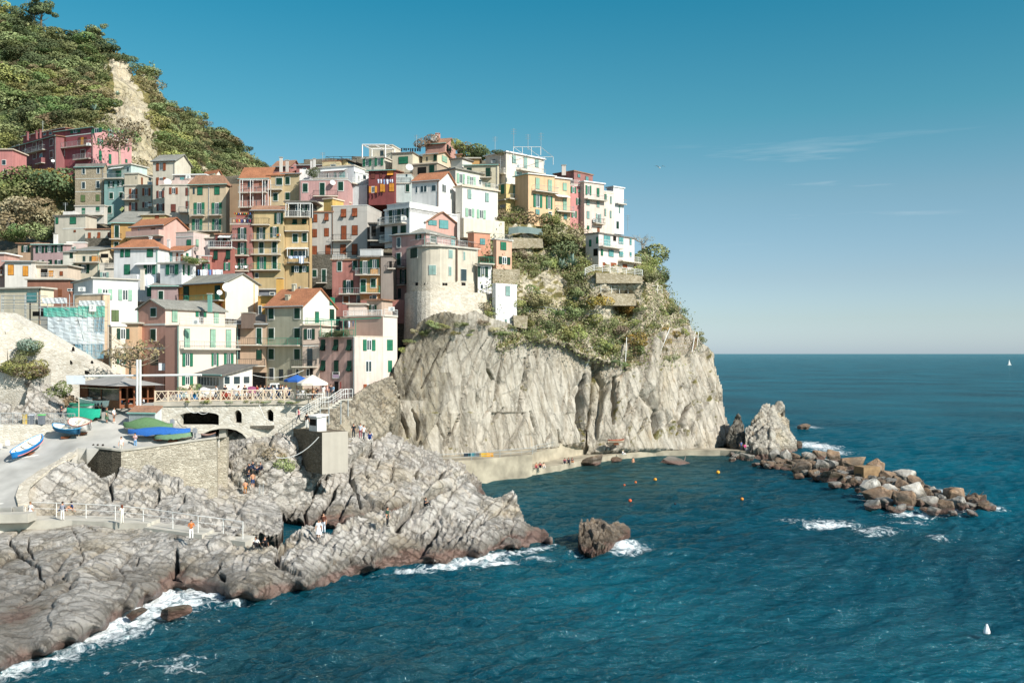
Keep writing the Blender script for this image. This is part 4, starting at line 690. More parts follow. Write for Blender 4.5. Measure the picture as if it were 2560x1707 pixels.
m=h('orange-yellow house with a long balcony and a plain cream gable wall','#e89c2a',842,1545,2032,855,1330,141,th=33,roof='gr',rc='s',rh=1.45,old=.3,rskin='#efe6d3',
 L='G 915 1125 935 1010;G 905 1105 1395 1470;BG 1010 1530 1050 1125 1.0;r 1165 1225 1460 1500;BI 800 1010 1050 1122 .8')
m.pipe('R',1965,880,1320,mat('orange_pipe','#dfa565',.6))
h('mauve house with one dark window under a grey roof, left of the orange-yellow house','#b89a97',460,842,None,915,1130,146,th=-2,roof='ml',rc='s',rh=1.4,d=6,L='G+ 985 1115 568 636')
Z('F')
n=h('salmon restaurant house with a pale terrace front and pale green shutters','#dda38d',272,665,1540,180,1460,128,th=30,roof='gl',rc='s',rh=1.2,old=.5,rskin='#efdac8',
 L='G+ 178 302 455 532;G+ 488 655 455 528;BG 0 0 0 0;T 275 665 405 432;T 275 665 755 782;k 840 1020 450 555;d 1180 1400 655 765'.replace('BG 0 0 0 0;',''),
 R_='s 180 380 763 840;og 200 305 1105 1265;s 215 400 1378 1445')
n.pipe('L',268,190,900,M_GUT)
n2=h('cream lower storeys of the restaurant house with long balcony and open green shutters','#dda38d',664,866,1702,432,1460,124.5,th=30,roof='par',rc='p',ph=.1,old=.2,into=n,rskin='#efdac8',L='',
 R_='s 482 752 945 1022;s 490 752 1325 1400;s 498 752 1555 1628;B 870 1700 668 770 .9;og 840 1032 910 1065;og 838 1025 1338 1442;og 838 1022 1522 1662;og 1172 1305 905 1068;T 870 1700 785 812;BW 870 1700 320 412 .15')
n2.pipe('L',860,440,1440,M_GUT)
Z('I')
o=h('brown house with slate mansard roof and two long iron balconies','#c9a98b',60,500,None,415,1060,136.5,th=-3,roof='ml',rc='S',rh=1.6,d=6,L='')
o.wins('L','k 478 640 62 122;G+ 470 700 362 434;k 785 925 62 118;G 792 935 362 434;BI 60 440 620 712 .9;BI 60 495 925 1018 .9')
Z('H')
p=h('grey green gabled house with bright orange tiled roof and pale cream gable','#c3bea3',490,1040,1525,1205,2500,134,th=27,roof='gr',rc='t',rh=2.6,ov=.3,rskin='#efe9d8',
 L='G+ 1240 1395 542 616;G+ 1235 1388 920 1000',R_='g 1078 1190 1432 1502;g 1290 1445 1220 1272;G 1255 1410 1435 1495;T 0 0 0 0;BG 1072 1525 1395 1480 .5'.replace('T 0 0 0 0;',''))
p.chim(822,1140,.9,3,w=.6); p.chim(905,975,.8,5,w=.4)
Z('I')
p.wins('L','G+ 475 620 540 618;G+ 472 612 920 1000;G+ 775 928 540 618;G+ 778 930 918 1000;k 1075 1240 692 755;k 1080 1225 820 882;w 1050 1230 545 620;BG 440 1030 620 718 1.0')
q=h('pinkish house with green pergola terrace between the grey green and pink houses','#d8bfab',1035,1285,1290,430,1300,133,th=5,roof='flat',rc='p',ov=.3,L='oG 480 635 1058 1220;k 770 1025 1105 1182;BI 905 1255 935 1030 1.0;T 1040 1270 725 738;w 1060 1180 935 985;w 1060 1180 1090 1140;h 1060 1170 1140 1190')
r=h('weathered pink house on the square, its cream flank rising from the rock','#e0b3a4',1270,1800,2355,590,1560,130,th=30,roof='par',rc='p',ph=.15,old=1.0,rskin='#ecd8c8',
 L='aG 640 805 1312 1370;aG 638 805 1497 1560;aG 640 805 1693 1757;aG 945 1100 1312 1372;G 948 1108 1502 1560;aG 948 1108 1697 1757;h 1255 1410 1505 1562;k+ 1120 1200 1485 1570;BG 1290 1800 500 590 .2',
 R_='og 640 800 1918 2100;w 950 1115 1960 2045;or 1290 1470 1925 2090;g 640 800 2270 2355;g 945 1115 2285 2345')
r.pipe('L',1795,600,1540)
r1=h('','#e9c9b8',1590,2215,2370,310,600,137,th=20,roof='par',rc='p',ph=.1,into=r,old=.5,L='oG 350 470 1848 1965;G 340 475 2078 2142;k 360 470 1650 1800;BW 1640 2210 215 300 .2',R_='')
kk_,_=r.hit('R',zx(2215),zy(900)); Yr=r.C.y+r.eR.y*kk_-.06
r2=h('','#d8b8a2',1700,2215,2425,288,1500,Yr,th=30,roof='par',rc='w',ph=.12,into=r,old=.3,rskin='#efdccc',L='BW 1700 2210 215 288 .2',R_='BW 2220 2420 200 288 .2')
Z('K')
h('small beige roof room with two dark shutters on the terrace','#d3b7a0',215,435,595,1235,1440,143,th=22,roof='flat',rc='T',L='oG 1305 1400 250 365')
h('blush parapet wall block beside the small beige roof room','#ecd6c6',-50,180,None,1300,1400,141,th=0,roof='flat',d=4)
# --- rotunda on its masonry bastion
t=h('lilac pink tower house under a stone-weighted roof, left of the round bastion','#c79a92',590,1085,1700,250,1260,154,th=30,roof='hip',rc='s',rh=1.5,
 L='k+ 320 460 665 712;G+ 545 725 662 716;oG 785 990 705 802;oG 265 350 935 1020;k 1065 1215 670 718;BI 548 808 655 755 .9;BI 630 800 925 1010 .8',
 R_='G+ 262 420 1142 1236;t 300 440 1450 1505;BW 1085 1690 345 440 .9')
Z('J')
h('pink attic storey with two large green arched gable windows','#d9a898',870,1085,1560,1265,1400,159,th=52,roof='gr',rc='T',rh=1.9,R_='t 1240 1310 1120 1240;t 1240 1360 1280 1410')
Z('K')
h('blue white slim house with teal shutters, right of the round bastion','#ecebe8',1838,1850,2052,712,1140,151,th=60,roof='flat',rc='c',ov=.3,R_='oG 745 892 1840 1995;k 1010 1065 1890 1920;BG 1835 2060 610 700 .9')
h('tall narrow white tower house standing on the cliff edge','#f2f0ee',2060,2110,2420,1005,1650,149,th=45,roof='flat',rc='w',ov=.05,R_='b 1035 1170 2255 2318;b 1520 1550 2245 2270')
u=h('orange salmon house with outside stair above the slim white house','#dd9a78',1700,1790,2030,240,700,157,th=55,roof='flat',rc='p',ov=.2,R_='t 335 420 1880 1950;BI 1740 1860 430 480 .6')
h('cream house with curved terrace wall above the salmon houses','#f0e3c8',1560,1640,2240,25,260,161,th=55,roof='none',R_='')
h('salmon cube with green shuttered window beside the planted cliff','#eab796',2075,2120,2345,345,745,154,th=45,roof='flat',rc='w',ov=.2,R_='g 385 500 2180 2262;oG 600 710 2150 2320;B 2080 2345 270 340 .2')
Z('G')
h('brick red house with white pipe-framed double verandas, behind the bunting','#c0826f',118,530,600,395,1100,172,th=5,roof='ml',rc='t',rh=2.2,
 L='B 118 520 520 600;k 435 520 232 292;d 400 520 405 435;k 410 520 455 515;m 660 780 235 285;m 640 770 432 475;B 118 530 715 815;k 935 985 135 165')
h('yellow house with a chipped roof and flower balcony, right of the white verandas','#d8bf92',530,745,900,345,860,172.5,th=3,roof='ml',rc='t',rh=1.7,L='G+ 382 490 650 738;B 530 742 495 555;G+ 610 718 608 672',ov=.25)
h('tall sand yellow house front lit by a diagonal sunbeam, two framed dark windows','#d6bf90',745,992,1230,320,800,173,th=8,roof='ml',rc='t',rh=1.6,L='G+ 370 478 785 848;G+ 598 705 785 845')
v=h('rose pink house with three framed dark green windows and outside stairs','#d6a39d',992,1700,1715,415,760,171,th=2,roof='par',rc='w',ph=.1,
 L='G+ 465 590 1042 1112;G+ 455 636 1292 1362;G+ 438 568 1560 1634;BI 1205 1560 575 650 .8;BW 1180 1700 318 385 .2',d=6)
h('blue white flat house with roof terrace behind the rose pink house','#dfe3e3',1170,1790,1950,205,440,176,th=18,roof='flat',rc='c',L='t 300 385 1500 1530;t 300 385 1575 1660;w 310 385 1385 1420;A 1320 1690 255 300 1.4',ov=.15)
h('white curved garden wall with a climbing creeper beside the sand yellow house','#f2efe9',992,1190,None,260,440,173.5,th=-12,roof='none',d=.5)
h('dusky pink gabled house highest on the left of the crest','#b97c74',595,835,1010,215,420,186,th=14,roof='gr',rc='T',rh=1.6,L='k 225 245 860 905')
h('dark pink long low house on the crest with dormer chimneys','#b06f6a',945,1325,None,200,420,184,th=2,roof='ml',rc='S',rh=1.2,L='w 235 265 1035 1095;w 215 260 1180 1240')
h('pale yellow crest house with a scalloped parapet and red window box','#dcc899',1325,1580,1690,135,330,183,th=8,roof='par',rc='t',L='k+ 190 240 1455 1522')
h('yellow crest terrace room with a dark pergola roof','#e3cf98',1590,1680,1900,120,330,184,th=20,roof='flat',rc='S',ov=.5,L='',R_='k 150 195 1700 1860')
h('white house with slatted balcony between the rose pink and dark red houses','#e3e6e4',1700,1810,2005,298,480,176,th=35,roof='flat',rc='w',ov=.1,R_='k 345 400 1925 1965;w 345 420 1850 1870;BW 1712 2000 415 485 1.0')
h('blue white blank wall with hanging clips under the slatted balcony','#cfd6d6',1705,1985,None,485,760,175.4,th=0,roof='none',d=5)
Z('J')
w=h('oxblood red house with ochre shutters and a line of hanging washing','#8e3f3c',245,625,850,505,960,173,th=8,roof='ml',rc='T',rh=1.2,
 L='m 545 628 282 335;m 540 610 410 440;ay 512 590 520 608;oy 740 835 250 370;y 708 825 415 485;y 700 815 548 618')
h('mint and white side house with roof terrace right of the oxblood red house','#dbe5df',632,870,None,560,930,174,th=3,roof='par',rc='p',ph=.3,L='k 560 600 790 815;G+ 715 822 790 842;BI 640 870 620 690 .2')
h('white block with a white pergola highest on the crest','#e9e3cf',150,480,590,318,480,180,th=18,roof='flat',rc='c',ov=.2,L='og 340 445 162 285;og 328 438 335 460')
y=h('cream block under the white pergola with its own roof hatch','#e2d8c0',250,590,715,140,330,183,th=14,roof='flat',rc='c',ov=.1,L='k 215 290 415 465')
h('cream house with a wide bright green shuttered window and a small white annexe','#ddd2b6',592,890,1030,250,490,178,th=14,roof='flat',rc='S',ov=.2,L='g 308 408 688 820')
h('terracotta pink gabled house at the top of the crest','#cf9a88',1078,1365,1520,110,290,186,th=18,roof='gr',rc='T',rh=1.5,R_='aG 130 235 1392 1415;aG 160 230 1430 1452')
ALLH[-1].chim(1215,80,1.0,3,w=1.2,col=M_WHITE); ALLH[-1].chim(1258,70,1.3,3,w=.8)
h('cream cottage with curved tile roof and sage shutters below the crest gable','#e7d4b1',1035,1255,1450,262,420,180,th=22,roof='gr',rc='T',rh=.8,L='G 280 365 1200 1242;k 310 370 1090 1110',R_='s 300 385 1320 1392')
h('greige house with a deep shaded loggia and one dark green window','#c2ad93',890,1250,1640,400,640,176,th=20,roof='flat',rc='p',ov=.2,L='h 458 580 965 1090;G 430 550 1142 1205;BS 880 1000 585 650 .9',R_='')
x=h('white long house with four sage shuttered doors along a balcony','#efe9d6',1250,1520,1915,485,760,171,th=42,roof='flat',rc='s',ov=.4,R_='os 555 700 1535 1655;os 595 735 1690 1812;w 640 720 1855 1900')
h('white facade with two tall plain windows and open sage shutters below','#f6f2e6',1520,1620,2140,740,1230,165,th=48,roof='flat',rc='p',ov=.35,R_='b 790 925 1698 1750;b 840 970 1955 2005;os 1062 1190 1662 1795;os 1085 1215 1830 1962;BW 1640 2140 690 745 .2')
ALLH[-1]
h('slate roofed dark eave house and plastered garden wall between the crest cottages','#e9e4d4',1455,1620,1800,335,440,179,th=30,roof='flat',rc='S',ov=.3)
h('orange yellow low house among the crest plants','#dfae72',1530,1600,1730,278,420,184,th=20,roof='flat',rc='T',ov=.3)
h('amber plant-room wall behind the crest cactus garden','#dcaa62',1660,1870,None,335,430,182,th=0,roof='flat',d=4)
h('beige curved front house with dark green door balcony, under a tile coping','#ddd0b0',1640,2140,2160,425,800,176,th=6,roof='ml',rc='T',rh=.3,ov=.2,L='G 475 515 1690 1755;G 472 610 1970 2032;BI 1900 2055 540 612 .9;g 690 770 1960 2030')
z=h('white square house with orange tile gable roof and a strip of square windows','#efece6',880,1275,1525,650,1180,162,th=22,roof='gr',rc='t',rh=1.9,ov=.3,
 L='w 738 842 935 968;w 728 832 1005 1102;w 720 818 1168 1238',R_='w 712 835 1320 1375;w 780 850 1432 1458')
h('white terrace with louvred screens and a bench awning under the white gable house','#f4f1ec',515,845,1420,975,1060,156,th=38,roof='par',rc='w',ph=.9,L='',R_='')
aa=h('white house with orange eave band and black shuttered balcony doors','#e9ebea',480,845,1470,1055,1560,156,th=38,roof='flat',rc='w',ov=.15,d=12,
 L='oG 1080 1290 548 715;oG 1065 1205 735 830;BW 440 800 1195 1295 1.1;G 1330 1455 592 665;G 1318 1420 718 792;BW 455 590 1450 1560 .9;T 480 845 1055 1085')
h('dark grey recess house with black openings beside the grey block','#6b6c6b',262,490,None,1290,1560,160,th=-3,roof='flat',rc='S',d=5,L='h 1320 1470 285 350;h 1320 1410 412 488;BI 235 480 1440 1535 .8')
Z('G')
bb=h('big plain grey house with rust red shutters in broad diagonal shadow','#cfc8bd',1462,1985,2195,785,1720,163,th=9,roof='par',rc='w',ph=1.0,old=.35,
 L='ar 838 965 1605 1678;ar 825 955 1768 1840;r 1085 1290 1608 1678;r 1082 1218 1765 1842;BI 1490 1765 1220 1300 .9;r 1360 1510 1592 1670;r 1352 1510 1762 1840;BI 1260 1840 1470 1560 .4')
cc=h('narrow grey house with small rust red shutters, left of the big grey house','#cbc4ba',1155,1480,1500,885,1520,164,th=3,roof='flat',rc='T',ov=.2,
 L='r 918 1030 1195 1250;ar 905 1015 1362 1420;r 1135 1250 1185 1245;r 1122 1238 1358 1420;r 1382 1515 1175 1245;r 1370 1560 1375 1445')
h('dark rubble stone storey with white framed green shutters under the narrow grey house','#777',1160,1470,None,1505,1960,163.6,th=2,roof='none',wmat=RUBBLE,d=5,L='')
Z('H'); ALLH[-1].wins('L','G+ 672 780 1182 1245;G+ 668 855 1322 1380;BI 1250 1395 775 862 .9;h 935 965 1205 1240;h 935 965 1322 1380')
Z('G')
h('yellow roof-terrace room with parasol awning above the narrow grey house','#dfb95f',1345,1475,1720,700,860,167,th=20,roof='flat',rc='y',ov=.2) if False else h('yellow roof-terrace room above the narrow grey house','#e0b75c',1345,1475,1740,690,860,168,th=25,roof='flat',rc='p',ov=.2)
h('pale yellow parapet wall beside the yellow roof-terrace room','#ecdfbd',1165,1200,1345,725,880,166,th=50,roof='none')
dd=h('slim yellow house with glazed top floor, four balconies and wet blue washing','#dab97f',782,1150,1160,965,1980,162,th=2,roof='none',
 L='BW 790 1145 880 960 1.2;aG 990 1075 890 955;aG 985 1060 1030 1096;BS 790 1130 1080 1160 .8;G+ 1205 1325 895 965;G+ 1195 1318 1035 1100')
h('dark glazed attic under a black roof slab on the slim yellow house','#3f4340',850,1175,None,745,965,163,th=2,roof='flat',rc='S',ov=.9,L='w 785 870 930 1000;oG 775 880 1010 1100;w 780 875 1110 1145',d=4)
Z('H'); dd.wins('L','w 390 500 905 1095;g 385 480 862 895;G 395 490 1095 1130;BI 822 1140 480 565 .9;oG 615 712 870 1030;oG 615 705 990 1132;k+ 885 965 900 942;h 925 968 975 1005;w 935 968 1065 1120;A 810 1130 350 380 1.3')
Z('G')
ee=h('wide yellow house with five rows of drying balconies and green doors','#d9bd85',300,760,782,860,2000,161.5,th=2,roof='ml',rc='T',rh=.7,
 L='oG 895 1055 625 750;BI 310 560 985 1070 1.0;oG 1108 1280 365 492;oG 1100 1255 565 692;B 305 715 1210 1300 1.0;G+ 1325 1490 400 465;G+ 1320 1480 592 658;B 300 725 1425 1505 1.0')
Z('H'); ee.wins('L','og 480 665 370 505;G+ 475 660 595 658;BG 300 720 590 675 1.0;w 715 795 335 392;G+ 805 945 675 750;w 860 905 350 395')
Z('G')
ff=h('brick pink narrow house with railings of bunting and washing','#b5766a',0,292,300,1075,2000,161,th=1,roof='none',
 L='oG 1112 1280 88 215;B 5 225 1220 1300 1.0;oG 1330 1500 85 218;BG 0 255 1430 1520 1.0')
Z('H'); ff.wins('L','oG 505 660 85 218;BG 0 252 600 690 1.0')
Z('G')
h('red attic room with bunting-hung terrace above the brick pink house','#b8675a',60,300,None,900,1080,163,th=0,roof='flat',rc='T',L='w 915 985 235 300;B -5 290 985 1065 1.0',d=4)
Z('D')
gg=h('brick red low house with a grey awning terrace, left of the narrow brick pink house','#b66a5b',1320,1640,None,1400,1750,158,th=-2,roof='par',rc='w',ph=.1,d=5,L='BW 1300 1650 1315 1410 .5')
h('dark red attic under a tiled eave behind the grey awning','#7c3a34',1400,1640,None,1215,1420,161,th=-2,roof='flat',rc='T',ov=.2,d=4,L='oG 1250 1310 1440 1530;oG 1250 1310 1550 1640;A 1460 1640 1225 1270 1.2')
Z('E'); gg.wins('L','aG 390 530 1378 1435;aG 385 525 1560 1620;og 565 680 1525 1620'); h('low coral annexe with a balcony left of the brick red low house','#c98070',1195,1325,None,470,760,157,th=0,roof='par',rc='w',ph=.2,d=4,L='og 585 670 1210 1325;B 1165 1320 480 545 .8')
Z('H')
hh=h('mottled brick pink house with balconies of potted plants, centre right','#bf7a6c',1470,1880,1890,535,1300,152,th=4,roof='flat',rc='T',ov=.2,old=.9,
 L='G+ 555 690 1550 1608;aG+ 535 675 1780 1838;oG 825 1015 1635 1785;B 1590 1890 945 1025 1.0;BW 1480 1650 450 520 .2;d+ 1060 1160 1635 1715;k+ 1050 1170 1838 1900')
ii=h('ochre strip house with long dark shutters beside the mottled brick pink house','#dba35f',1880,2180,2190,490,1120,151,th=3,roof='flat',rc='S',ov=.4,
 L='oG 540 735 1875 2035;oG 520 655 2025 2165;B 1825 2175 655 745 1.0;G+ 815 1000 1890 1965;G+ 805 930 2042 2112;BG 1900 2180 920 1012 1.0;w 1050 1115 2020 2060;k+ 1045 1110 2062 2120')
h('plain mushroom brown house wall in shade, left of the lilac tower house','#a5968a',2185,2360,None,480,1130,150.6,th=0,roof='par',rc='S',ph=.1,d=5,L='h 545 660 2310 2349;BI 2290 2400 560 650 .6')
h('low salmon base under the ochre strip house','#b97464',1890,2600,None,1115,1400,150,th=0,roof='none',d=4)
h('white terrace with louvred wall and dining awning on the mottled brick house','#e8e8e4',1880,2190,2220,375,470,154,th=8,roof='par',rc='w',ph=.9,L='')
Z('H')
h('low blue grey shed roof wall behind the orange-yellow house','#8e939c',395,690,None,965,1060,148,th=0,roof='flat',rc='c',d=4,L='k+ 1010 1040 560 620')
h('amber terrace wall with iron garden furniture beside the orange-yellow house','#e5ad48',380,680,None,1055,1150,143,th=0,roof='par',rc='c',ph=.2,d=4,L='')
h('amber narrow facade with a white door behind the mansard roof','#e2a640',430,490,None,1170,1420,142,th=0,roof='none',d=4,L='w 1195 1330 385 440')
# ---- right-hand crest row
Z('L')
h('big cream square house with pink shaded side and white roof railings','#f3e6d4',80,385,935,180,640,178,th=46,roof='flat',rc='w',ov=.35,
 R_='b 232 342 472 525;b 262 415 642 692;b 292 400 808 858;BS 525 905 385 470 .0;B 535 905 410 470 1.1;ob 465 545 508 612'.replace('BS 525 905 385 470 .0;',''),L='h 290 350 165 225;BW 280 385 430 500 .6')
h('lemon yellow house with pale blue balcony doors and white roof edge','#eccf84',270,383,700,640,1120,174,th=48,roof='par',rc='w',ph=.1,L='g 660 790 310 352;BI 255 385 840 880 .4;k 952 1000 290 378',R_='s 680 835 490 560;B 385 680 825 880 1.0;s 945 1005 548 612;w 1010 1060 545 608')
h('peach orange long house with tall green shutters and two balconies','#efc493',515,708,1095,500,1200,172,th=52,roof='ml',rc='w',rh=.2,ov=.3,
 R_='s 560 720 815 872;s 590 755 998 1055;B 765 1110 690 765 1.0;og 800 990 780 912;og 825 1015 965 1060;t 1025 1095 815 872;t 1095 1150 1002 1055;w 1050 1090 1002 1055')
h('peach right half house with a striped awning and curved balcony','#f1caa0',1085,1098,1325,560,1240,177,th=60,roof='flat',rc='w',ov=.3,R_='s 635 745 1218 1270;A 1100 1290 810 850 1.0;s 865 1030 1220 1270;B 1095 1350 985 1055 1.0;t 1090 1170 1230 1272')
h('coral pink slim house with green shutters and dark side wall','#d98f88',1318,1326,1475,668,1290,180,th=60,roof='par',rc='w',ph=.1,R_='og 690 780 1330 1410;s 730 775 1440 1470;og 855 955 1410 1470;og 1045 1140 1340 1418;BW 1330 1470 600 650 .1')
h('dark pink gable house rising behind the coral pink house','#a86f68',1080,1380,1655,460,700,187,th=42,roof='flat',rc='T',ov=.15,R_='t 505 550 1432 1468;t 540 615 1550 1588')
h('blush house front with two balconies and many sage shutters','#f1d7c8',1470,1530,1820,615,1330,180,th=56,roof='flat',rc='w',ov=.25,
 R_='og 670 810 1548 1632;g 710 835 1715 1750;B 1535 1835 825 880 1.0;b 862 960 1565 1606;b 890 990 1715 1752;b 1050 1155 1568 1605;ob 1085 1220 1700 1778;BI 1655 1800 1165 1230 1.0;g 1262 1312 1572 1602;d 1285 1350 1720 1755')
h('cream tall slim house with three rows of narrow shutters, second from the right end','#f4e8d3',1815,1822,1972,750,1330,189,th=62,roof='par',rc='w',ph=.3,R_='g 800 880 1828 1856;b 835 935 1912 1932;b 1015 1115 1830 1850;b 1045 1145 1908 1928')
h('white house with pink end wall last on the right of the crest row','#f2f1ef',1860,1958,2112,690,1330,192,th=50,roof='flat',rc='w',ov=.2,R_='B 1985 2115 880 940 .8;b 970 1070 2040 2056;G 1200 1300 2005 2035')
Z('M')
jj=h('pale pink and white villa with green shutters standing out on the headland','#f3e3d8',1242,1395,1815,205,662,170,th=42,roof='flat',rc='S',ov=.2,
 L='g 282 358 1285 1308;g 248 322 1368 1390;h 385 470 1335 1385;',
 R_='t 235 355 1455 1530;h 230 300 1565 1600;BW 1395 1640 300 370 1.0;t 252 330 1630 1683;t 265 340 1760 1780;g 390 465 1422 1444;t 400 478 1512 1568;t 420 480 1635 1683;t 428 480 1760 1780;BW 1620 1840 480 540 1.1;arch+ 545 660 1440 1468;arch+ 550 670 1535 1600;arch+ 565 670 1672 1728;arch+ 578 650 1802 1824')
Z('B')
h('tan flat-topped house front with open dark shutters at the left below the terraces','#c9a482',262,500,None,640,1100,176,th=0,roof='ml',rc='T',rh=.5,d=5,L='oG 672 765 318 438')
h('mauve house with a row of three open dark shuttered windows','#c4a2a0',488,925,985,655,1100,175,th=3,roof='ml',rc='w',rh=.6,d=6,L='oG 680 775 528 650;oG 675 770 668 790;oG 672 765 808 925;oG 885 975 545 648;G 880 970 715 762;oG 880 970 808 925')
h('pale pink low roof house with a shed roof right of the mauve house','#edd5ca',985,1250,None,630,800,178,th=0,roof='flat',rc='w',ov=.1,d=5,L='ob 685 738 1030 1115')
h('cream two-storey house with green window and brick string course, below the stone house','#d7ceb9',800,1255,1420,228,640,183,th=10,roof='flat',rc='S',ov=.25,L='g 262 350 818 855;g 255 352 1030 1115;r 445 472 1085 1112;T 920 1260 412 425')
h('low cream house with two small arched windows and a tiled eave','#d5cdb9',1250,1625,None,435,620,181,th=0,roof='flat',rc='T',ov=.2,d=5,L='arch 480 600 1295 1335;arch 475 570 1435 1475;m 480 545 1585 1622;h 540 570 1372 1390')
h('rubble wall and old stone shed between the cream house and the ochre house','#8d8573',1250,1630,None,560,760,179,th=0,roof='none',wmat=RUBBLE,d=4)
h('white roof room and chimney above the cream two-storey house','#eee9e0',925,1100,None,170,235,186,th=0,roof='none',d=2)
kk=h('white grey house with yellow loggia full of green plants and striped blind','#e5e0d0',925,1070,1110,770,1200,168,th=2,roof='ml',rc='s',rh=1.2,d=8,L='G 770 850 1028 1068;oG 945 1075 945 1100')
h('cream house with yellow balcony room and plants, left of the black net awning','#e9dcc0',1072,1460,1560,740,1180,168.5,th=6,roof='ml',rc='s',rh=1.4,d=7,L='B 1070 1465 835 915 1.0;y 820 905 1350 1460;G 825 905 1220 1250;G 830 900 1320 1350;oG 945 1070 1155 1315;h 790 850 1480 1590')
h('pale house under a sagging black net awning beside the white hipped house','#e6dccb',1465,1735,None,930,1260,166,th=0,roof='par',rc='c',ph=.2,d=5,L='ob 1060 1135 1470 1600;BI 1560 1730 900 990 .3')
h('white house at left edge with two orange arched shutters under a blue gutter','#f3ece0',70,462,None,905,1260,158,th=-4,roof='ml',rc='c',rh=.4,d=6,L='y 955 1100 120 200;y 970 1115 338 412')
h('small pink house at the left edge beside the orange shuttered house','#d3a394',-80,62,None,790,1260,159,th=0,roof='flat',rc='w',d=5,L='B -80 62 1070 1100 .6;r 980 1095 5 35')
h('terrace house with a striped canopy over dining tables, below the mauve house','#eed9c0',470,990,None,965,1160,160,th=0,roof='flat',rc='c',ov=.4,d=5,L='h 1010 1130 600 700;y 1040 1120 720 780;r 1050 1110 880 920;BW 560 820 1080 1150 .8')
h('rust brown low roofed sheds in front of the terrace canopy house','#a86f55',400,1010,None,1170,1500,150,th=0,roof='flat',rc='c',d=6,L='w 1300 1340 990 1110;d 1310 1410 855 910')
ll=h('big white house with two pairs of sage shutters and a sloping roof line','#f4f1ea',1075,1365,2020,1150,1900,134,th=52,roof='mr',rc='c',rh=.1,d=None,old=.25,
 L='',R_='os 1305 1460 1435 1650;os 1315 1475 1735 1940')
Z('C'); ll.wins('R','n 445 605 1640 1740')
h('cream narrow house with green shutters between the white and salmon houses','#f3e3c8',1600,1640,1842,680,1390,127,th=50,roof='flat',rc='w',ov=.15,R_='oG 712 870 1712 1900;og 1075 1232 1712 1850;T 1660 1845 985 995')
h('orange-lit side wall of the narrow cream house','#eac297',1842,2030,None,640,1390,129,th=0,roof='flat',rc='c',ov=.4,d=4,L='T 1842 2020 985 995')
h('cream roadside house at the left edge behind the scaffold, green glazed window','#f3e4c4',-80,600,790,120,800,138,th=14,roof='flat',rc='c',ov=.35,L='t 188 320 400 538;h 320 620 436 452')
h('house wrapped in scaffold with green and blue nets','#dcd5c4',600,1120,1540,400,1200,131,th=20,roof='flat',rc='c',ov=.2,L='h 460 530 480 690;k 560 640 760 840',R_='t 560 780 1380 1400;t 590 790 1440 1470')
h('peach strip house behind the scaffold with a green blind','#f0cfa8',1100,1520,1600,210,1300,133,th=20,roof='flat',rc='w',ov=.1,L='')
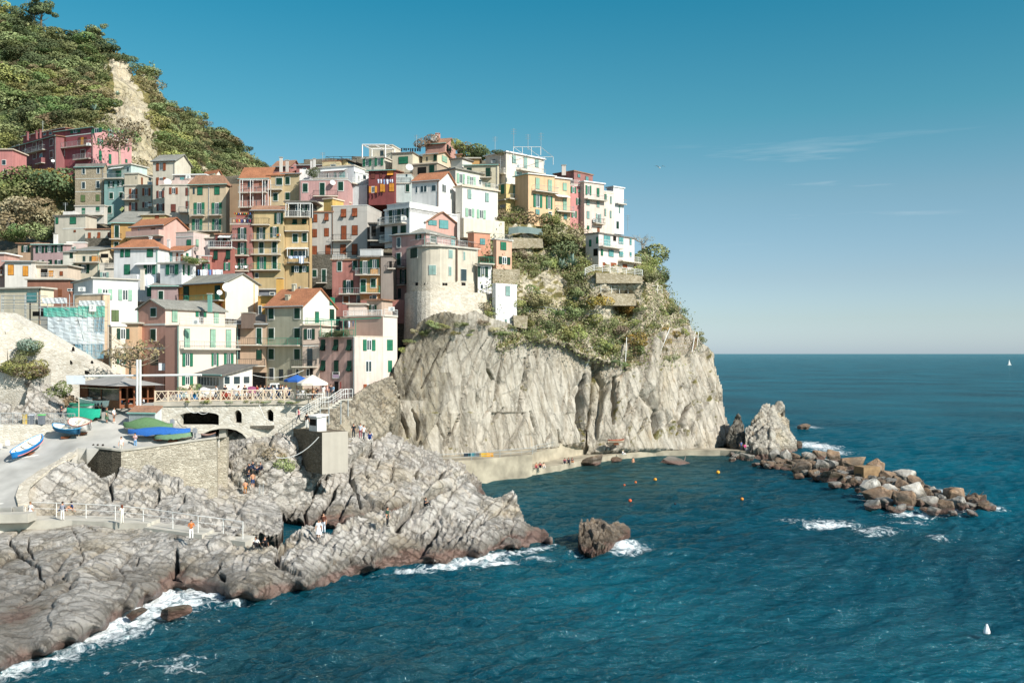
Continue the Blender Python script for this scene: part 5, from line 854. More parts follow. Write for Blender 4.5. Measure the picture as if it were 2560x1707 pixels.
# ---- round tower on its battered stone bastion
def bastion():
    Z('K'); t=thing('round_tower','round cream rendered tower house with sage shutters on a curved stone bastion','tower house',P(zx(1300),zy(1140),140),None)
    yt=zy(455); 
    # plan of the wall seen in the photo: px column and distance
    el=lambda rx,ry,Y0:[(1150-rx*math.sin(R(x)),Y0+ry*(1-math.cos(R(x)))) for x in(90,80,70,60,50,40,30,20,10,0)]
    col=el(352,6.5,140)+[(1290,140.2),(1420,141),(1530,142),(1600,142.6),(1720,143.8),(1845,145.2),(1850,152),(1100,156),(810,154)]
    zt=CZ+(HY-zy(455))/F*147.5; zm=CZ+(HY-zy(945))/F*147.5; zb=CZ+(HY-zy(1110))/F*147.5
    def ring(z,k=0.0,y0=0,dx=0):
        out=[]
        for x,Y in col:
            p=P(zx(x),500,Y+7-k); p.z=z; out.append((p.x*(1+dx),p.y,z))
        return out
    def wall(rings,name,mats,smooth=False):
        m=MB(); n=len(col); vs=[q for r in rings for q in r]; fs=[(i*n+k,i*n+(k+1)%n,(i+1)*n+(k+1)%n,(i+1)*n+k) for i in range(len(rings)-1) for k in range(n)]; fs.append(tuple((len(rings)-1)*n+k for k in range(n))); m.add(vs,fs); return m.build(name,mats,t)
    wall([ring(zm-.4),ring(zt)],'wall',plaster('#ded2bb',.7))
    wall([ring(zt,.45),ring(zt+.28,.45)],'terrace_slab',M_CONC)
    wall([ring(zb-.5,.18),ring(zm-.2,.1)],'masonry_base',PALES)
    wall([ring(zb-.25,.4),ring(zb+.05,.4)],'string_course',M_CONC)
    # battered foot
    m=MB(); foot=el(378,8,136.6)+[(1350,137.2),(1500,138.2),(1650,139.5),(1800,141),(1950,143),(2065,145),(2060,156),(780,156)]; bot=el(392,10,133.2)+[(1350,133.8),(1500,135),(1650,136.5),(1800,138.5),(1980,141),(2120,143.5),(2100,156),(765,156)]
    zf=zb-.1; zl=CZ+(HY-zy(1800))/F*141
    A=[]; B=[]
    for (x,Y),(x2,Y2) in zip(foot,bot):
        p=P(zx(x),500,Y+7); A.append((p.x,p.y,zf)); p=P(zx(x2),500,Y2+7); B.append((p.x,p.y,zl))
    n=len(A); R_=[B]+[[tuple(b[i]+(a[i]-b[i])*(k/5)**.8 for i in range(3)) for a,b in zip(A,B)] for k in range(1,6)]
    m.add([q for r in R_ for q in r],[(i*n+k,i*n+(k+1)%n,(i+1)*n+(k+1)%n,(i+1)*n+k) for i in range(5) for k in range(n)]+[tuple(5*n+k for k in range(n))]); m.build('stone_bastion',PALES,t,smooth=False)
    # windows placed on the nearest wall facet
    def wpt(x,y): 
        cs=[c for c in col[:15]]
        for i in range(len(cs)-1):
            if cs[i][0]<=x<=cs[i+1][0]: k=(x-cs[i][0])/(cs[i+1][0]-cs[i][0]); return P(zx(x),zy(y),7+cs[i][1]*(1-k)+cs[i+1][1]*k)
        return P(zx(x),zy(y),152)
    def w(x0,y0,x1,y1,mt,fr=M_FRAME,name='window'):
        m=MB(); a,b=wpt(x0,y1),wpt(x1,y1); c,d=wpt(x1,y0),wpt(x0,y0); b.z=a.z=(a.z+b.z)/2; c.z=d.z=(c.z+d.z)/2; u=(b-a).normalized(); o=Vector((u.y,-u.x,0)); o=o if o.y<0 else -o
        e=.06; s=u*e; v=Vector((0,0,e)); m.hexa([a-s-v-o*.1,b+s-v-o*.1,b+s-v+o*.07,a-s-v+o*.07,d-s+v-o*.1,c+s+v-o*.1,c+s+v+o*.07,d-s+v+o*.07]); q=m.build(name,fr,t)
        m=MB(); mid=(a+b)/2; mid2=(c+d)/2
        for p0,p1,p2,p3 in((a,mid-u*.02,mid2-u*.02,d),(mid+u*.02,b,c,mid2+u*.02)): m.hexa([p0+o*.06,p1+o*.06,p1+o*.12,p0+o*.12,p3+o*.06,p2+o*.06,p2+o*.12,p3+o*.12])
        m.build('shutter',mt,q)
    w(1418,500,1472,618,SHUT['b']); w(1132,725,1232,860,SHUT['b']); w(1418,745,1455,872,SHUT['b']); w(1632,535,1755,655,SHUT['b']); w(1595,782,1675,950,M_PANE); w(866,475,962,618,SHUT['G'])
    for x0,x1 in((1062,1118),(1322,1396),(1602,1660),(940,975)): w(x0,982,x1,1022,M_DARK,M_DARK,'opening')
    pm=MB(); p=wpt(1540,500)
    pm.tube([(p.x,p.y-.2,zm),(p.x,p.y-.2,zt+1.6)],.16,6); pm.build('drainpipe',mat('old_brown_pipe','#6d5a4c',.7),t)
    r=MB(); 
    for x in range(1100,1700,26):
        p=wpt(x,450); r.tube([(p.x,p.y-.3,zt+.25),(p.x,p.y-.3,zt+1.2)],.02,3,cap=False)
    pts=[wpt(x,450) for x in range(860,1850,60)]; r.tube([(p.x,p.y-.3,zt+1.2) for p in pts],.035,4); r.build('railing',M_METAL,t)
bastion()
# ================================================================ harbour: ramp, bridge terrace, walls, quay
M_RAMP=mat('ramp_concrete','#bdbab2',.9,.30,.28,bump=.2,k=.85)
M_HWALL=masonry('harbour_stonework','#e0d7c3','#b5ab97','#4a443a',scl=(2.6,2.6,9.0),contrast=.7)
M_BRIDGE=masonry('rendered_bridge_stone','#d8d3c7','#bfb8a9','#989080',scl=(2.4,2.4,3.6),contrast=.3,plastered=.7)
M_RWALL=masonry('sunny_stone_wall','#ded8cb','#c4bcac','#9b9384',scl=(2.8,2.8,5.2),contrast=.35,plastered=.35)
def facewall(outline,Yf,thick,name,mt,parent=None,holes=()):
    """upright wall: outline in photo points, Yf(px) its distance; thickness goes back"""
    outline=[(-420 if x<-50 else x,y) for x,y in outline]; m=MB(); n=len(outline); fr=[P(x,y,Yf(x)) for x,y in outline]; bk=[p+Vector((0,thick,0)) for p in fr]
    m.add(fr+bk,[tuple(range(n)),tuple(range(n,2*n))[::-1]]+[(i,n+i,n+(i+1)%n,(i+1)%n) for i in range(n)]); return m.build(name,mt,parent)
RP=[(-60,1300),(62,1268),(50,1225),(80,1200),(165,1150),(196,1122),(250,1125),(303,1131),(420,1115),(541,1099),(560,1095),(470,1075),(410,1045),(392,1006),(300,1000),(165,1003),(120,1050),(100,1100),(60,1105),(-60,1165)]
rc=[(-60,1300,85),(0,1290,86),(60,1220,91),(60,1150,98),(200,1140,97.5),(300,1130,99.5),(560,1105,101),(266,1058,106),(150,1060,106),(100,1115,102.5),(-60,1165,97),(400,1060,106),(390,1010,108),(300,1003,112),(170,1008,115)]
RR=relief('harbour_ramp',RP,rc,3.,lambda p,x,y:fbm(p/3.,3,90)*.05,M_RAMP,back=((2,2),(3,5))); RR.o['kind']='structure'; RR.o['label']='pale concrete boat ramp'
fw=facewall([(-70,1316),(-70,1284),(0,1286),(70,1284),(70,1306)],lambda x:85.5,1.5,'path_wall',M_CONC); fw['kind']='structure'
def kerbband():
    m=MB(); pts=[RR.at(x,y) for x,y in((60,1262),(55,1240),(62,1215),(85,1195),(120,1172),(160,1150),(190,1138))]
    for a,b in zip(pts,pts[1:]):
        d=(b-a); n=Vector((-d.y,d.x,0)).normalized()*.5; u=Vector((0,0,.10)); m.hexa([a-n-u*2,b-n-u*2,b+n-u*2,a+n-u*2,a-n+u,b-n+u,b+n+u,a+n+u])
    o=m.build('ramp_kerb',PALES); o['kind']='structure'
kerbband()
def prism(pts,z0,z1,name,mt,parent=None,m=None):
    own=m is None; m=m or MB(); n=len(pts); m.add([(x,y,z0) for x,y in pts]+[(x,y,z1) for x,y in pts],[tuple(range(n))[::-1],tuple(range(n,2*n))]+[(i,(i+1)%n,n+(i+1)%n,n+i) for i in range(n)])
    return m.build(name,mt,parent) if own else m
def pX(px,Y): return (px-CX)/F*Y
# ---- bridge terrace: pieces leave the openings free
BY=lambda x:105.8+(x-385)*.0125
br=thing('bridge_terrace','rendered stone bridge with a low arch and two arched windows under the square','bridge',P(600,1100,108))
wallq=[]
Z('X')
def arcp(x0,x1,ya,yb,n,rev=False):
    o=[]
    for i in range(n+1):
        t=i/n; x=x0+(x1-x0)*t; o.append((x,ya+(yb-ya)*t)) 
    return o
def bridge_face():
    top=lambda x:1009-(x-385)*.03
    arch=[(488,1150),(490,1098),(505,1085),(525,1076),(550,1071),(570,1071),(590,1075),(606,1084),(617,1096),(624,1108),(626,1150)]
    m=MB(); T=4.5
    def col(x0,x1,lo,up=None):   # a strip from lower edge function lo to upper edge
        f=[(x0,lo(x0)),(x1,lo(x1)),(x1,(up or top)(x1)),(x0,(up or top)(x0))]; fr=[P(x,y,BY(x)) for x,y in f]; bk=[p+Vector((0,1.1,0)) for p in fr]; m.add(fr+bk,((0,1,2,3),(7,6,5,4),(0,4,5,1),(1,5,6,2),(2,6,7,3),(3,7,4,0)))
    def ip(pts,x):
        for (a,b),(c,d) in zip(pts,pts[1:]):
            if a<=x<=c and c>a: return b+(d-b)*(x-a)/(c-a)
        return pts[0][1] if x<pts[0][0] else pts[-1][1]
    A=[(490,1098)]+arch[2:10]
    big=[(450,1037),(460,1033),(480,1030.5),(500,1029.5),(520,1030.5),(540,1034),(547,1038)]
    def wtop(c,r,ys): return [(c-r+2*r*i/6,ys-r*math.sin(math.pi*i/6)*1.0) for i in range(7)]
    w1=wtop(594.5,9.8,1034); w2=wtop(674.5,9.2,1032)
    xs=sorted(set([385,400,420,440,450,460,480,488,500,520,540,547,560,575,584.7]+[a for a,b in w1]+[604.3,615,626,650]+[a for a,b in w2]+[684,700,730,760,792]+[a for a,b in A]))
    for x0,x1 in zip(xs,xs[1:]):
        if x1-x0<.2: continue
        c=(x0+x1)/2; low=(lambda x:1130) if not 488<c<626 else (lambda x:ip(A,x))
        if 450<c<547: col(x0,x1,lambda x:ip(big,x)); col(x0,x1,low,lambda x:1062)
        elif 584.7<c<604.3: col(x0,x1,lambda x:ip(w1,x)); col(x0,x1,low,lambda x:1057)
        elif 665.3<c<683.7: col(x0,x1,lambda x:ip(w2,x)); col(x0,x1,low,lambda x:1053)
        else: col(x0,x1,low)
    m.build('wall',M_BRIDGE,br)
    # pale arch ring
    r=MB(); pts=[P(x,y,BY(x)-.06) for x,y in A]; up=[P(x,y-4.5,BY(x)-.06) for x,y in A]
    for i in range(len(pts)-1): r.hexa([pts[i]+Vector((0,.1,0)),pts[i+1]+Vector((0,.1,0)),pts[i+1],pts[i],up[i]+Vector((0,.1,0)),up[i+1]+Vector((0,.1,0)),up[i+1],up[i]])
    r.build('arch_ring',M_CONC,br)
    # inside: deck, rear walls, pier
    zd=P(600,1003,107).z; d=MB(); a=P(385,1000,BY(385)); b=P(792,1000,BY(792))
    d.hexa([(a.x,a.y-.15,zd-.5),(b.x,b.y-.15,zd-.5),(b.x-2,b.y+26,zd-.5),(a.x-8,a.y+34,zd-.5),(a.x,a.y-.15,zd),(b.x,b.y-.15,zd),(b.x-2,b.y+26,zd),(a.x-8,a.y+34,zd)]); sq=d.build('square_paving',mat('square_paving','#b5ad9e',.9,.15,.8,bump=.2,k=.85)); sq['kind']='structure'; sq['label']='paved square above the bridge'
    k=MB(); k.hexa([(a.x,a.y+7,zd-9),(b.x,b.y+7,zd-9),(b.x,b.y+7.5,zd-9),(a.x,a.y+7.5,zd-9),(a.x,a.y+7,zd-.5),(b.x,b.y+7,zd-.5),(b.x,b.y+7.5,zd-.5),(a.x,a.y+7.5,zd-.5)])
    f=P(470,1065,107); k.box((f.x+3,f.y+4.5,f.z-.25),(12,5.4,.3)); k.build('inner_wall',RUBBLE,br)
    pr=MB(); c=P(559,1105,109); pr.box((c.x,c.y,c.z+.2),(.75,.9,4.2)); pr.box((c.x,c.y,c.z-1.6),(1.1,1.3,.9)); pr.build('pier',M_CONC,br)
    return zd
ZD=bridge_face()
# ---- harbour stone wall
hw=thing('harbour_wall','dry stone harbour wall below the ramp, dark on its left end sunlit on the right','wall',P(300,1180,100))
def hwall():
    m=MB(); top=[(198,1116,103.5),(215,1118,101.5),(245,1121,99.8),(280,1125,98.8),(303,1128,98.6),(345,1123,98.9),(420,1112,99.6),(500,1101,100.4),(541,1096,100.8),(546,1097,104)]
    bot=[(196,1170,103.5),(213,1180,101),(243,1192,99.2),(278,1196,98.2),(302,1195,98),(345,1205,98.4),(420,1225,99),(500,1245,99.8),(543,1262,100.2),(548,1250,104)]
    T=[P(*t) for t in top]; B=[P(x,y+8,Y) for x,y,Y in bot]; n=len(T); K=[t+Vector((.5,2.2,0)) for t in T]; K2=[Vector((k.x,k.y,b.z)) for k,b in zip(K,B)]
    m.add(B+T+K+K2,[f for i in range(n-1) for f in((i,i+1,n+i+1,n+i),(n+i,n+i+1,2*n+i+1,2*n+i),(2*n+i,2*n+i+1,3*n+i+1,3*n+i))]+[(0,n,2*n,3*n),(n-1,4*n-1,3*n-1,2*n-1)]); dk=masonry('shaded_dark_stone','#6b6558','#4a463c','#1f1d19',scl=(2.6,2.6,9.0),contrast=.85)  # dark stone on the left-end faces, mostly shade painted into the colour
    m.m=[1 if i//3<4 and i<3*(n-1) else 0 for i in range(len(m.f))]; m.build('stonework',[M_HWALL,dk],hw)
    c=MB()
    for a,b,p,q in zip(T,T[1:],K,K[1:]):
        u=Vector((0,0,.18)); o=Vector((0,-.12,0)); c.hexa([a+o,b+o,b+Vector((.05,.7,0)),a+Vector((.05,.7,0)),a+o+u,b+o+u,b+Vector((.05,.7,0))+u,a+Vector((.05,.7,0))+u])
    c.build('coping',M_CONC,hw)
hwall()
# ---- dark stone pier with the white hut and stairs
Z('O')
pier=House('square stone pier with a dark face holding the white hut','#8d8473',1540,1945,2222,688,1075,104.5,th=52,roof='none',wmat=masonry('dark_pier_stone','#8b8070','#6d6455','#3a352c',contrast=.5,plastered=.3),name='stone_pier',cat='pier',d=None,rskin='#c4bbaa')  # darker stone on the pier, with a paler skin on its right face
hut=House('small white hut with a lean-to roof on the stone pier','#f2f0ea',1805,1893,1972,528,692,106,th=45,roof='ml',rc='w',rh=.15,name='beach_hut',cat='hut',ov=.2)
hut.wins('L','h 545 612 1815 1882'); 
shed=None; Z('N')
shed=House('corrugated metal shed with a rusty roof on the ramp','#d8dcdc',1685,2030,2112,590,722,104,th=12,roof='ml',rc='T',rh=.55,name='metal_shed',cat='shed',wmat=None,ov=.1)
cr=MB(); n=26
for i in range(n): shed.bx(cr,'L',shed.w*(i+.1)/n,shed.w*(i+.6)/n,0,.07,shed.zb,shed.zt-.03)
cr.build('corrugation',mat('zinc','#b9bfbf',.5,.1,metal=.3),shed.root)
# ---- retaining walls at the left edge
LW=lambda x:101.5+(x+60)*.018
lw=thing('ramp_retaining_wall','pale rubble wall with a railing along the left of the ramp','wall',P(50,1110,103))
facewall([(-60,1195),(0,1190),(60,1150),(126,1118),(150,1105),(150,1062),(60,1061),(-60,1062)],LW,5,'stonework',M_RWALL,lw)
def railing(pts,h,name,mt,parent=None,bars=None,r=.035,mids=(.5,),label=None,cat='railing',posts=True,group=None):
    m=MB(); pts=[Vector(p) for p in pts]
    for k in(1.,)+tuple(mids): m.tube([p+Vector((0,0,h*k)) for p in pts],r if k==1 else r*.7,4)
    for a,b in zip(pts,pts[1:]):
        L_=(b-a).length
        if posts: m.tube([a,a+Vector((0,0,h))],r*1.1,4,cap=False)
        if bars:
            n=max(1,int(L_/bars))
            for i in range(1,n): q=a.lerp(b,i/n); m.tube([q,q+Vector((0,0,h))],r*.45,3,cap=False)
    if posts: m.tube([pts[-1],pts[-1]+Vector((0,0,h))],r*1.1,4,cap=False)
    if parent is None:
        o=m.build(name,mt,None,loc=pts[0]); tag(o,label,cat,group); return o
    return m.build(name,mt,parent)
railing([P(x,1062,LW(x)+.3) for x in(-400,-340,-280,-220,-160,-110,-60,-30,0,32,60,87,112,137,162,187)],1.25,'railing',M_METAL,lw,bars=.16)
sw=thing('sloping_stair_wall','huge pale masonry wall sloping down from the left with small arched niches','wall',P(100,930,122))
SY=lambda x:115+(x+60)*.028
facewall([(-60,1070),(-60,746),(0,780),(60,812),(125,850),(190,888),(240,915),(285,940),(285,1010),(200,1040),(150,1060)],SY,4,'masonry',M_RWALL,sw)
for (x,y,w,hh) in((67,846,25,12),(101,862,11,20),(142,910,12,9),(174,905,16,10),(213,930,24,9),(183,872,8,12),(230,905,8,8)):
    m=MB(); pts=[P(x-w/2,y+hh/2,SY(x)-.05),P(x+w/2,y+hh/2,SY(x)-.05)]+[P(x+w/2*math.cos(a),y+hh/2-hh*math.sin(a),SY(x)-.05) for a in [math.pi*i/6 for i in range(7)]]; m.add(pts,(tuple(range(len(pts))),)); m.build('niche',M_DARK,sw)
m=MB(); m.quad(P(0,822,SY(0)-.05),P(14,830,SY(0)-.05),P(22,912,SY(0)-.05),P(4,912,SY(0)-.05)); m.build('dark_buttress',RUBBLE,sw)
lb=thing('block_wall','square block of pale masonry below the sloping wall at the left edge','wall',P(30,1000,111)); facewall([(-60,1045),(-60,931),(75,929),(75,1020),(60,1050)],lambda x:110,5,'masonry',M_RWALL,lb)
RB=relief('rock_knoll',[(-60,1070),(-60,1000),(60,1010),(75,945),(95,938),(120,955),(150,965),(185,985),(190,1030),(170,1070)],[(-60,1060,103.5),(60,1040,106),(75,940,109.5),(120,950,113),(180,990,114),(180,1060,106),(120,1010,109)],2.6,lambda p,x,y:rock_disp(p,dip=-70,az=10,sc_=(7,3,3),amp=.6,crack=.7,seed=95),M_SHORE); RB.o['kind']='structure'
# ---- quay
WQ=[(1150,1200,-1),(1255,1192,0),(1330,1183,0),(1400,1174,0),(1455,1161,0),(1510,1151,0),(1575,1142,0),(1640,1137,0),(1720,1136,0),(1800,1136,0),(1875,1139,0)]
W0=[]
for x,y,_ in WQ: Y=Yz(y,0); W0.append(Vector((pX(x,Y),Y,0)))
def offs(line,d):
    out=[]
    for i,p in enumerate(line):
        a=line[max(0,i-1)]; b=line[min(len(line)-1,i+1)]; t=(b-a).normalized(); n=Vector((-t.y,t.x,0)); out.append(p+n*d)
    return out
M_QUAY=mat('quay_concrete','#a89e8a',.9,.38,.45,bump=.3,k=.85)
def strip(l0,l1,z0,z1,name,lab):
    m=MB(); n=len(l0); A=[(p.x,p.y,z0) for p in l0]; B=[(p.x,p.y,z1) for p in l0]; C=[(p.x,p.y,z1) for p in l1]; D=[(p.x,p.y,z0) for p in l1]
    m.add(A+B+C+D,[f for i in range(n-1) for f in((i,i+1,n+i+1,n+i),(n+i,n+i+1,2*n+i+1,2*n+i),(2*n+i,2*n+i+1,3*n+i+1,3*n+i))]+[(0,n,2*n,3*n),(n-1,4*n-1,3*n-1,2*n-1)]); o=m.build(name,M_QUAY); o['kind']='structure'; o['label']=lab; return o
strip(W0[1:],offs(W0,4.2)[1:],-1.5,.75,'quay_ledge','low bathing ledge of the quay')
strip(offs(W0,4.2)[:9],offs(W0,11)[:9],-1.5,2.55,'promenade','concrete promenade under the cliff')
pw=offs(W0,4.25); strip([p for p in pw[4:9]],[p for p in offs(W0,4.6)[4:9]],2.5,3.15,'promenade_parapet','low parapet of the promenade')
UP=[P(x,y,Y) for x,y,Y in((1100,1150,134),(1180,1146,136.5),(1250,1138,140),(1330,1131,144))]
strip([Vector((p.x,p.y-2,0)) for p in UP],[Vector((p.x,p.y+7,0)) for p in UP],-1.5,3.1,'upper_walkway','narrow walkway at the foot of the pale cliff')
railing([Vector((p.x,p.y-1.8,3.1)) for p in UP]+[Vector((p.x,p.y,2.55)) for p in offs(W0,4.5)[3:5]],1.0,'railing',M_METAL,None,bars=1.6,label='thin white railing along the walkway at the foot of the cliff')
# ---- white stairs up to the square
st=thing('outside_stairs','white metal staircase rising from the pier to the square','stairs',P(760,1060,108))
def stairs():
    pts=[P(742,1052,107.5),P(800,1019,109),P(822,1019,109.5),P(852,998,111),P(870,998,111.5)]
    s=MB(); r=MB(); W_=Vector((.25,1.5,0))
    for i,(a,b) in enumerate(zip(pts,pts[1:])):
        if abs(a.z-b.z)<.3: s.hexa([a-Vector((0,0,.15)),b-Vector((0,0,.15)),b+W_-Vector((0,0,.15)),a+W_-Vector((0,0,.15)),a,b,b+W_,a+W_])
        else:
            n=max(4,int((b.z-a.z)/.18))
            for k in range(n):
                p=a.lerp(b,k/n); q=a.lerp(b,(k+1)/n); z=p.z+.16; s.hexa([(p.x,p.y,z-.3),(q.x,q.y,z-.3),(q.x+W_.x,q.y+W_.y,z-.3),(p.x+W_.x,p.y+W_.y,z-.3),(p.x,p.y,z),(q.x,q.y,z),(q.x+W_.x,q.y+W_.y,z),(p.x+W_.x,p.y+W_.y,z)])
    s.build('flight',M_CONC,st)
    for o in(Vector((0,0,0)),W_): railing([p+o+Vector((0,0,.1)) for p in pts],1.05,'handrail',M_WHITE,st,bars=.28,r=.032)
    s=MB()
    for x,y0,y1,Y in((800,1020,1080,109),(822,1020,1060,109.5),(852,1000,1060,111),(870,1000,1040,111.5)): s.tube([P(x,y0,Y),P(x,y1,Y)],.07,5)
    s.build('support',M_METAL,st)
stairs()
Z('N')
# ---- wooden pergola restaurant
def pergola():
    t=thing('wooden_pergola','brown wooden restaurant pavilion with a flat grey roof above the ramp','pavilion',P(zx(1560),zy(520),107))
    H=House.__new__(House); s=House('','#6b3f2c',1055,1568,2015,232,530,107.5,th=42,roof='none',into=type('q',(),{'root':t})(),wmat=M_WOOD,d=None)
    bpy.data.objects.remove(s.wall); z0,z1=s.zb,s.zt; w,d=s.w,s.d; pm=M_WOOD
    m=MB()
    def bx(u0,u1,v0,v1,a,b): m.hexa([s.p(u0,v0,a),s.p(u1,v0,a),s.p(u1,v1,a),s.p(u0,v1,a),s.p(u0,v0,b),s.p(u1,v0,b),s.p(u1,v1,b),s.p(u0,v1,b)])
    for u,v in [(0,0),(w,0),(w*.45,0),(w*.8,0),(w,d)]+[(0,d*k) for k in(.2,.4,.6,.8,1)]:
        m=MB(); bx(u-.09,u+.09,v-.09,v+.09,z0,z1); m.build('post',pm,t)
    m=MB(); bx(-.1,w+.1,-.1,.05,z1-.25,z1); bx(-.1,.05,0,d,z1-.25,z1); bx(-.05,.05,0,d,z0+.95,z0+1.1); bx(-.05,.05,0,d,z0+.05,z0+.45); m.build('beam',pm,t)
    m=MB(); bx(w*.82,w,-.05,.05,z0,z1-.25); bx(0,w,-.05,.05,z0,z0+.9); bx(w-.06,w+.06,0,d,z0,z1-.1); bx(0,w,d-.06,d+.06,z0,z1-.1); m.build('panel',pm,t)
    m=MB(); bx(.1,w*.44,-.02,.02,z0+.9,z1-.3); bx(w*.46,w*.79,-.02,.02,z0+.9,z1-.3); m.build('window',M_PANE,t)
    m=MB(); bx(.0,w*.8,-.9,-.1,z1-.38,z1-.33); m.build('awning',mat('cream_canvas','#e3c9a2',.8),t)
    m=MB(); o=.9; m.add([s.p(-o,-o,z1),s.p(w+o*.4,-o,z1),s.p(w+o*.4,d+o,z1),s.p(-o,d+o,z1),s.p(w*.3,d*.5,z1+.9),s.p(w*.75,d*.5,z1+.9)],((0,1,5,4),(1,2,5),(2,3,4,5),(3,0,4),(0,3,2,1))); m.build('roof',mat('grey_roof_felt','#a9a6a0',.9,.12,1.,k=.85),t)
    return s
PG=pergola()
Z('F')
vr=h('glazed orange veranda with a sloping roof in front of the salmon restaurant house','#f3e3d3',1128,1520,1945,1160,1440,116,th=45,roof='ml',rc='S',rh=1.0,ov=.5,into=None,L='w 1178 1322 1150 1460;T 1140 1480 1165 1175',R_='w 1172 1300 1522 1615;w 1170 1300 1660 1765;w 1170 1290 1805 1905')
# ---- fence of the square with crossed boards
def xfence():
    t=thing('cross_board_fence','long cream fence with crossed boards along the edge of the square','fence',P(385,1005,BY(385)))
    L_=[(388,1009,106.2),(420,1006.5,106.4)]+[(420+ (790-420)*i/14,1006.5-(9.0)*i/14,106.4+.32*i) for i in range(1,15)]
    pts=[]
    for x,y,_ in L_: q=P(x,y,BY(x)-.05); q.z=ZD; pts.append(q)
    cm=mat('cream_fence_paint','#e6d3b8',.7,.08,k=.85); hh=1.15
    for i,(a,b) in enumerate(zip(pts,pts[1:])):
        m=MB(); d=(b-a); 
        m.tube([a+Vector((0,0,.08)),b+Vector((0,0,.08))],.05,4); m.tube([a+Vector((0,0,hh)),b+Vector((0,0,hh))],.065,4)
        for k in range(2):
            p,q=a.lerp(b,k/2),a.lerp(b,(k+1)/2)
            m.tube([p+Vector((0,0,.1)),q+Vector((0,0,hh))],.035,4); m.tube([q+Vector((0,0,.1)),p+Vector((0,0,hh))],.035,4)
        m.build('fence_panel',cm,t)
        m=MB(); m.box((a.x,a.y,a.z+.62),(.14,.14,1.24)); m.build('post',cm,t)
xfence()
# ---- crane pole with long beam
def mast():
    t=thing('boat_crane','tall double white post with a long horizontal beam over the ramp','crane',P(346,1018,106.5))
    m=MB()
    for x in(343,350.5): m.tube([P(x,1020,106.3),P(x,899,106.3)],.13,6)
    m.build('post',M_WHITE,t); m=MB(); m.tube([P(212,940,107),P(504,937,106.3)],.14,6); m.build('beam',M_WHITE,t)
    m=MB(); a=P(167,959,107.2); m.hexa([P(167,960,107),P(213,960,107),P(213,960,107.3),P(167,960,107.3),P(165,938,107),P(213,938,107),P(213,938,107.3),P(165,938,107.3)]); m.build('panel',mat('pale_panel','#dfe5ea',.6,.05,k=.85),t)
mast()
# ================================================================ loose rocks
M_STACK=rock_mat('stack_rock','#cfc8b9','#8a8070','#b09c78',strata=(0,50))
SK=relief('sea_stack',[(1861,1063),(1890,1040),(1898,1030),(1905,1014),(1925,1012),(1942,1006),(1955,1016),(1965,1036),(1978,1052),(1984,1075),(1992,1095),(1996,1110),(1990,1132),(1940,1150),(1900,1148),(1866,1138),(1862,1100)],
 [(1861,1063,178),(1900,1020,180),(1942,1006,182),(1985,1070,184),(1996,1120,180),(1930,1148,164),(1870,1138,168),(1925,1080,172),(1960,1080,175)],1.8,lambda p,x,y:rock_disp(p,dip=-55,az=20,sc_=(8,4,3),amp=.9,crack=.9,seed=101,rough=.8),M_STACK,back=((2,.5),(5,3),(8,10)))
tag(SK.o,'big pointed grey sea stack at the end of the quay','sea stack')
SK2=relief('rock_pinnacle',[(1815,1125),(1816,1090),(1824,1062),(1836,1038),(1846,1033),(1852,1040),(1860,1060),(1866,1085),(1870,1135),(1850,1140)],[(1815,1120,176),(1840,1035,181),(1868,1100,176),(1840,1135,171),(1840,1090,175)],1.8,lambda p,x,y:rock_disp(p,dip=-80,az=60,sc_=(8,2,2),amp=.7,crack=.9,seed=104),rock_mat('dark_rock','#6d675b','#3c382f','#57503f',strata=(0,80)),back=((2,.5),(5,3),(8,10)))
tag(SK2.o,'dark narrow pinnacle between the headland cliff and the sea stack','rock')
BM={'o':rock_mat('orange_boulder','#ad8a68','#6b503a','#c2a584',strata=(0,30)),'w':rock_mat('white_boulder','#e0dbd0','#b0a28c','#d0b48a',strata=(0,30)),'g':rock_mat('grey_boulder','#a8a49c','#6f6b62','#9a8a6c',strata=(0,30)),'d':rock_mat('dark_boulder','#7d664e','#4b3e30','#8f7350',strata=(0,30))}
def boulder_mesh(seed):
    rnd=random.Random(seed); bm=bmesh.new()
    for i in range(15):
        v=Vector((rnd.gauss(0,1),rnd.gauss(0,1),rnd.gauss(0,1))).normalized(); v=Vector([math.copysign(abs(c)**.65,c) for c in v])*rnd.uniform(.42,.58); bm.verts.new(v)
    r=bmesh.ops.convex_hull(bm,input=bm.verts); bmesh.ops.delete(bm,geom=[g for g in r['geom_interior'] if isinstance(g,bmesh.types.BMVert)],context='VERTS')
    bmesh.ops.bevel(bm,geom=bm.edges[:],offset=.035,segments=1,affect='EDGES'); bmesh.ops.triangulate(bm,faces=bm.faces[:]); bmesh.ops.subdivide_edges(bm,edges=bm.edges[:],cuts=1)
    bm.normal_update(); P_=np.array([v.co[:] for v in bm.verts]); n=fbm(P_*4+seed,4,seed)*.10
    for v,k in zip(bm.verts,n): v.co+=v.normal*k
    me=bpy.data.meshes.new('boulder'); bm.to_mesh(me); bm.free(); me.materials.append(BM['g']); return me
BMS=[boulder_mesh(i) for i in range(9)]
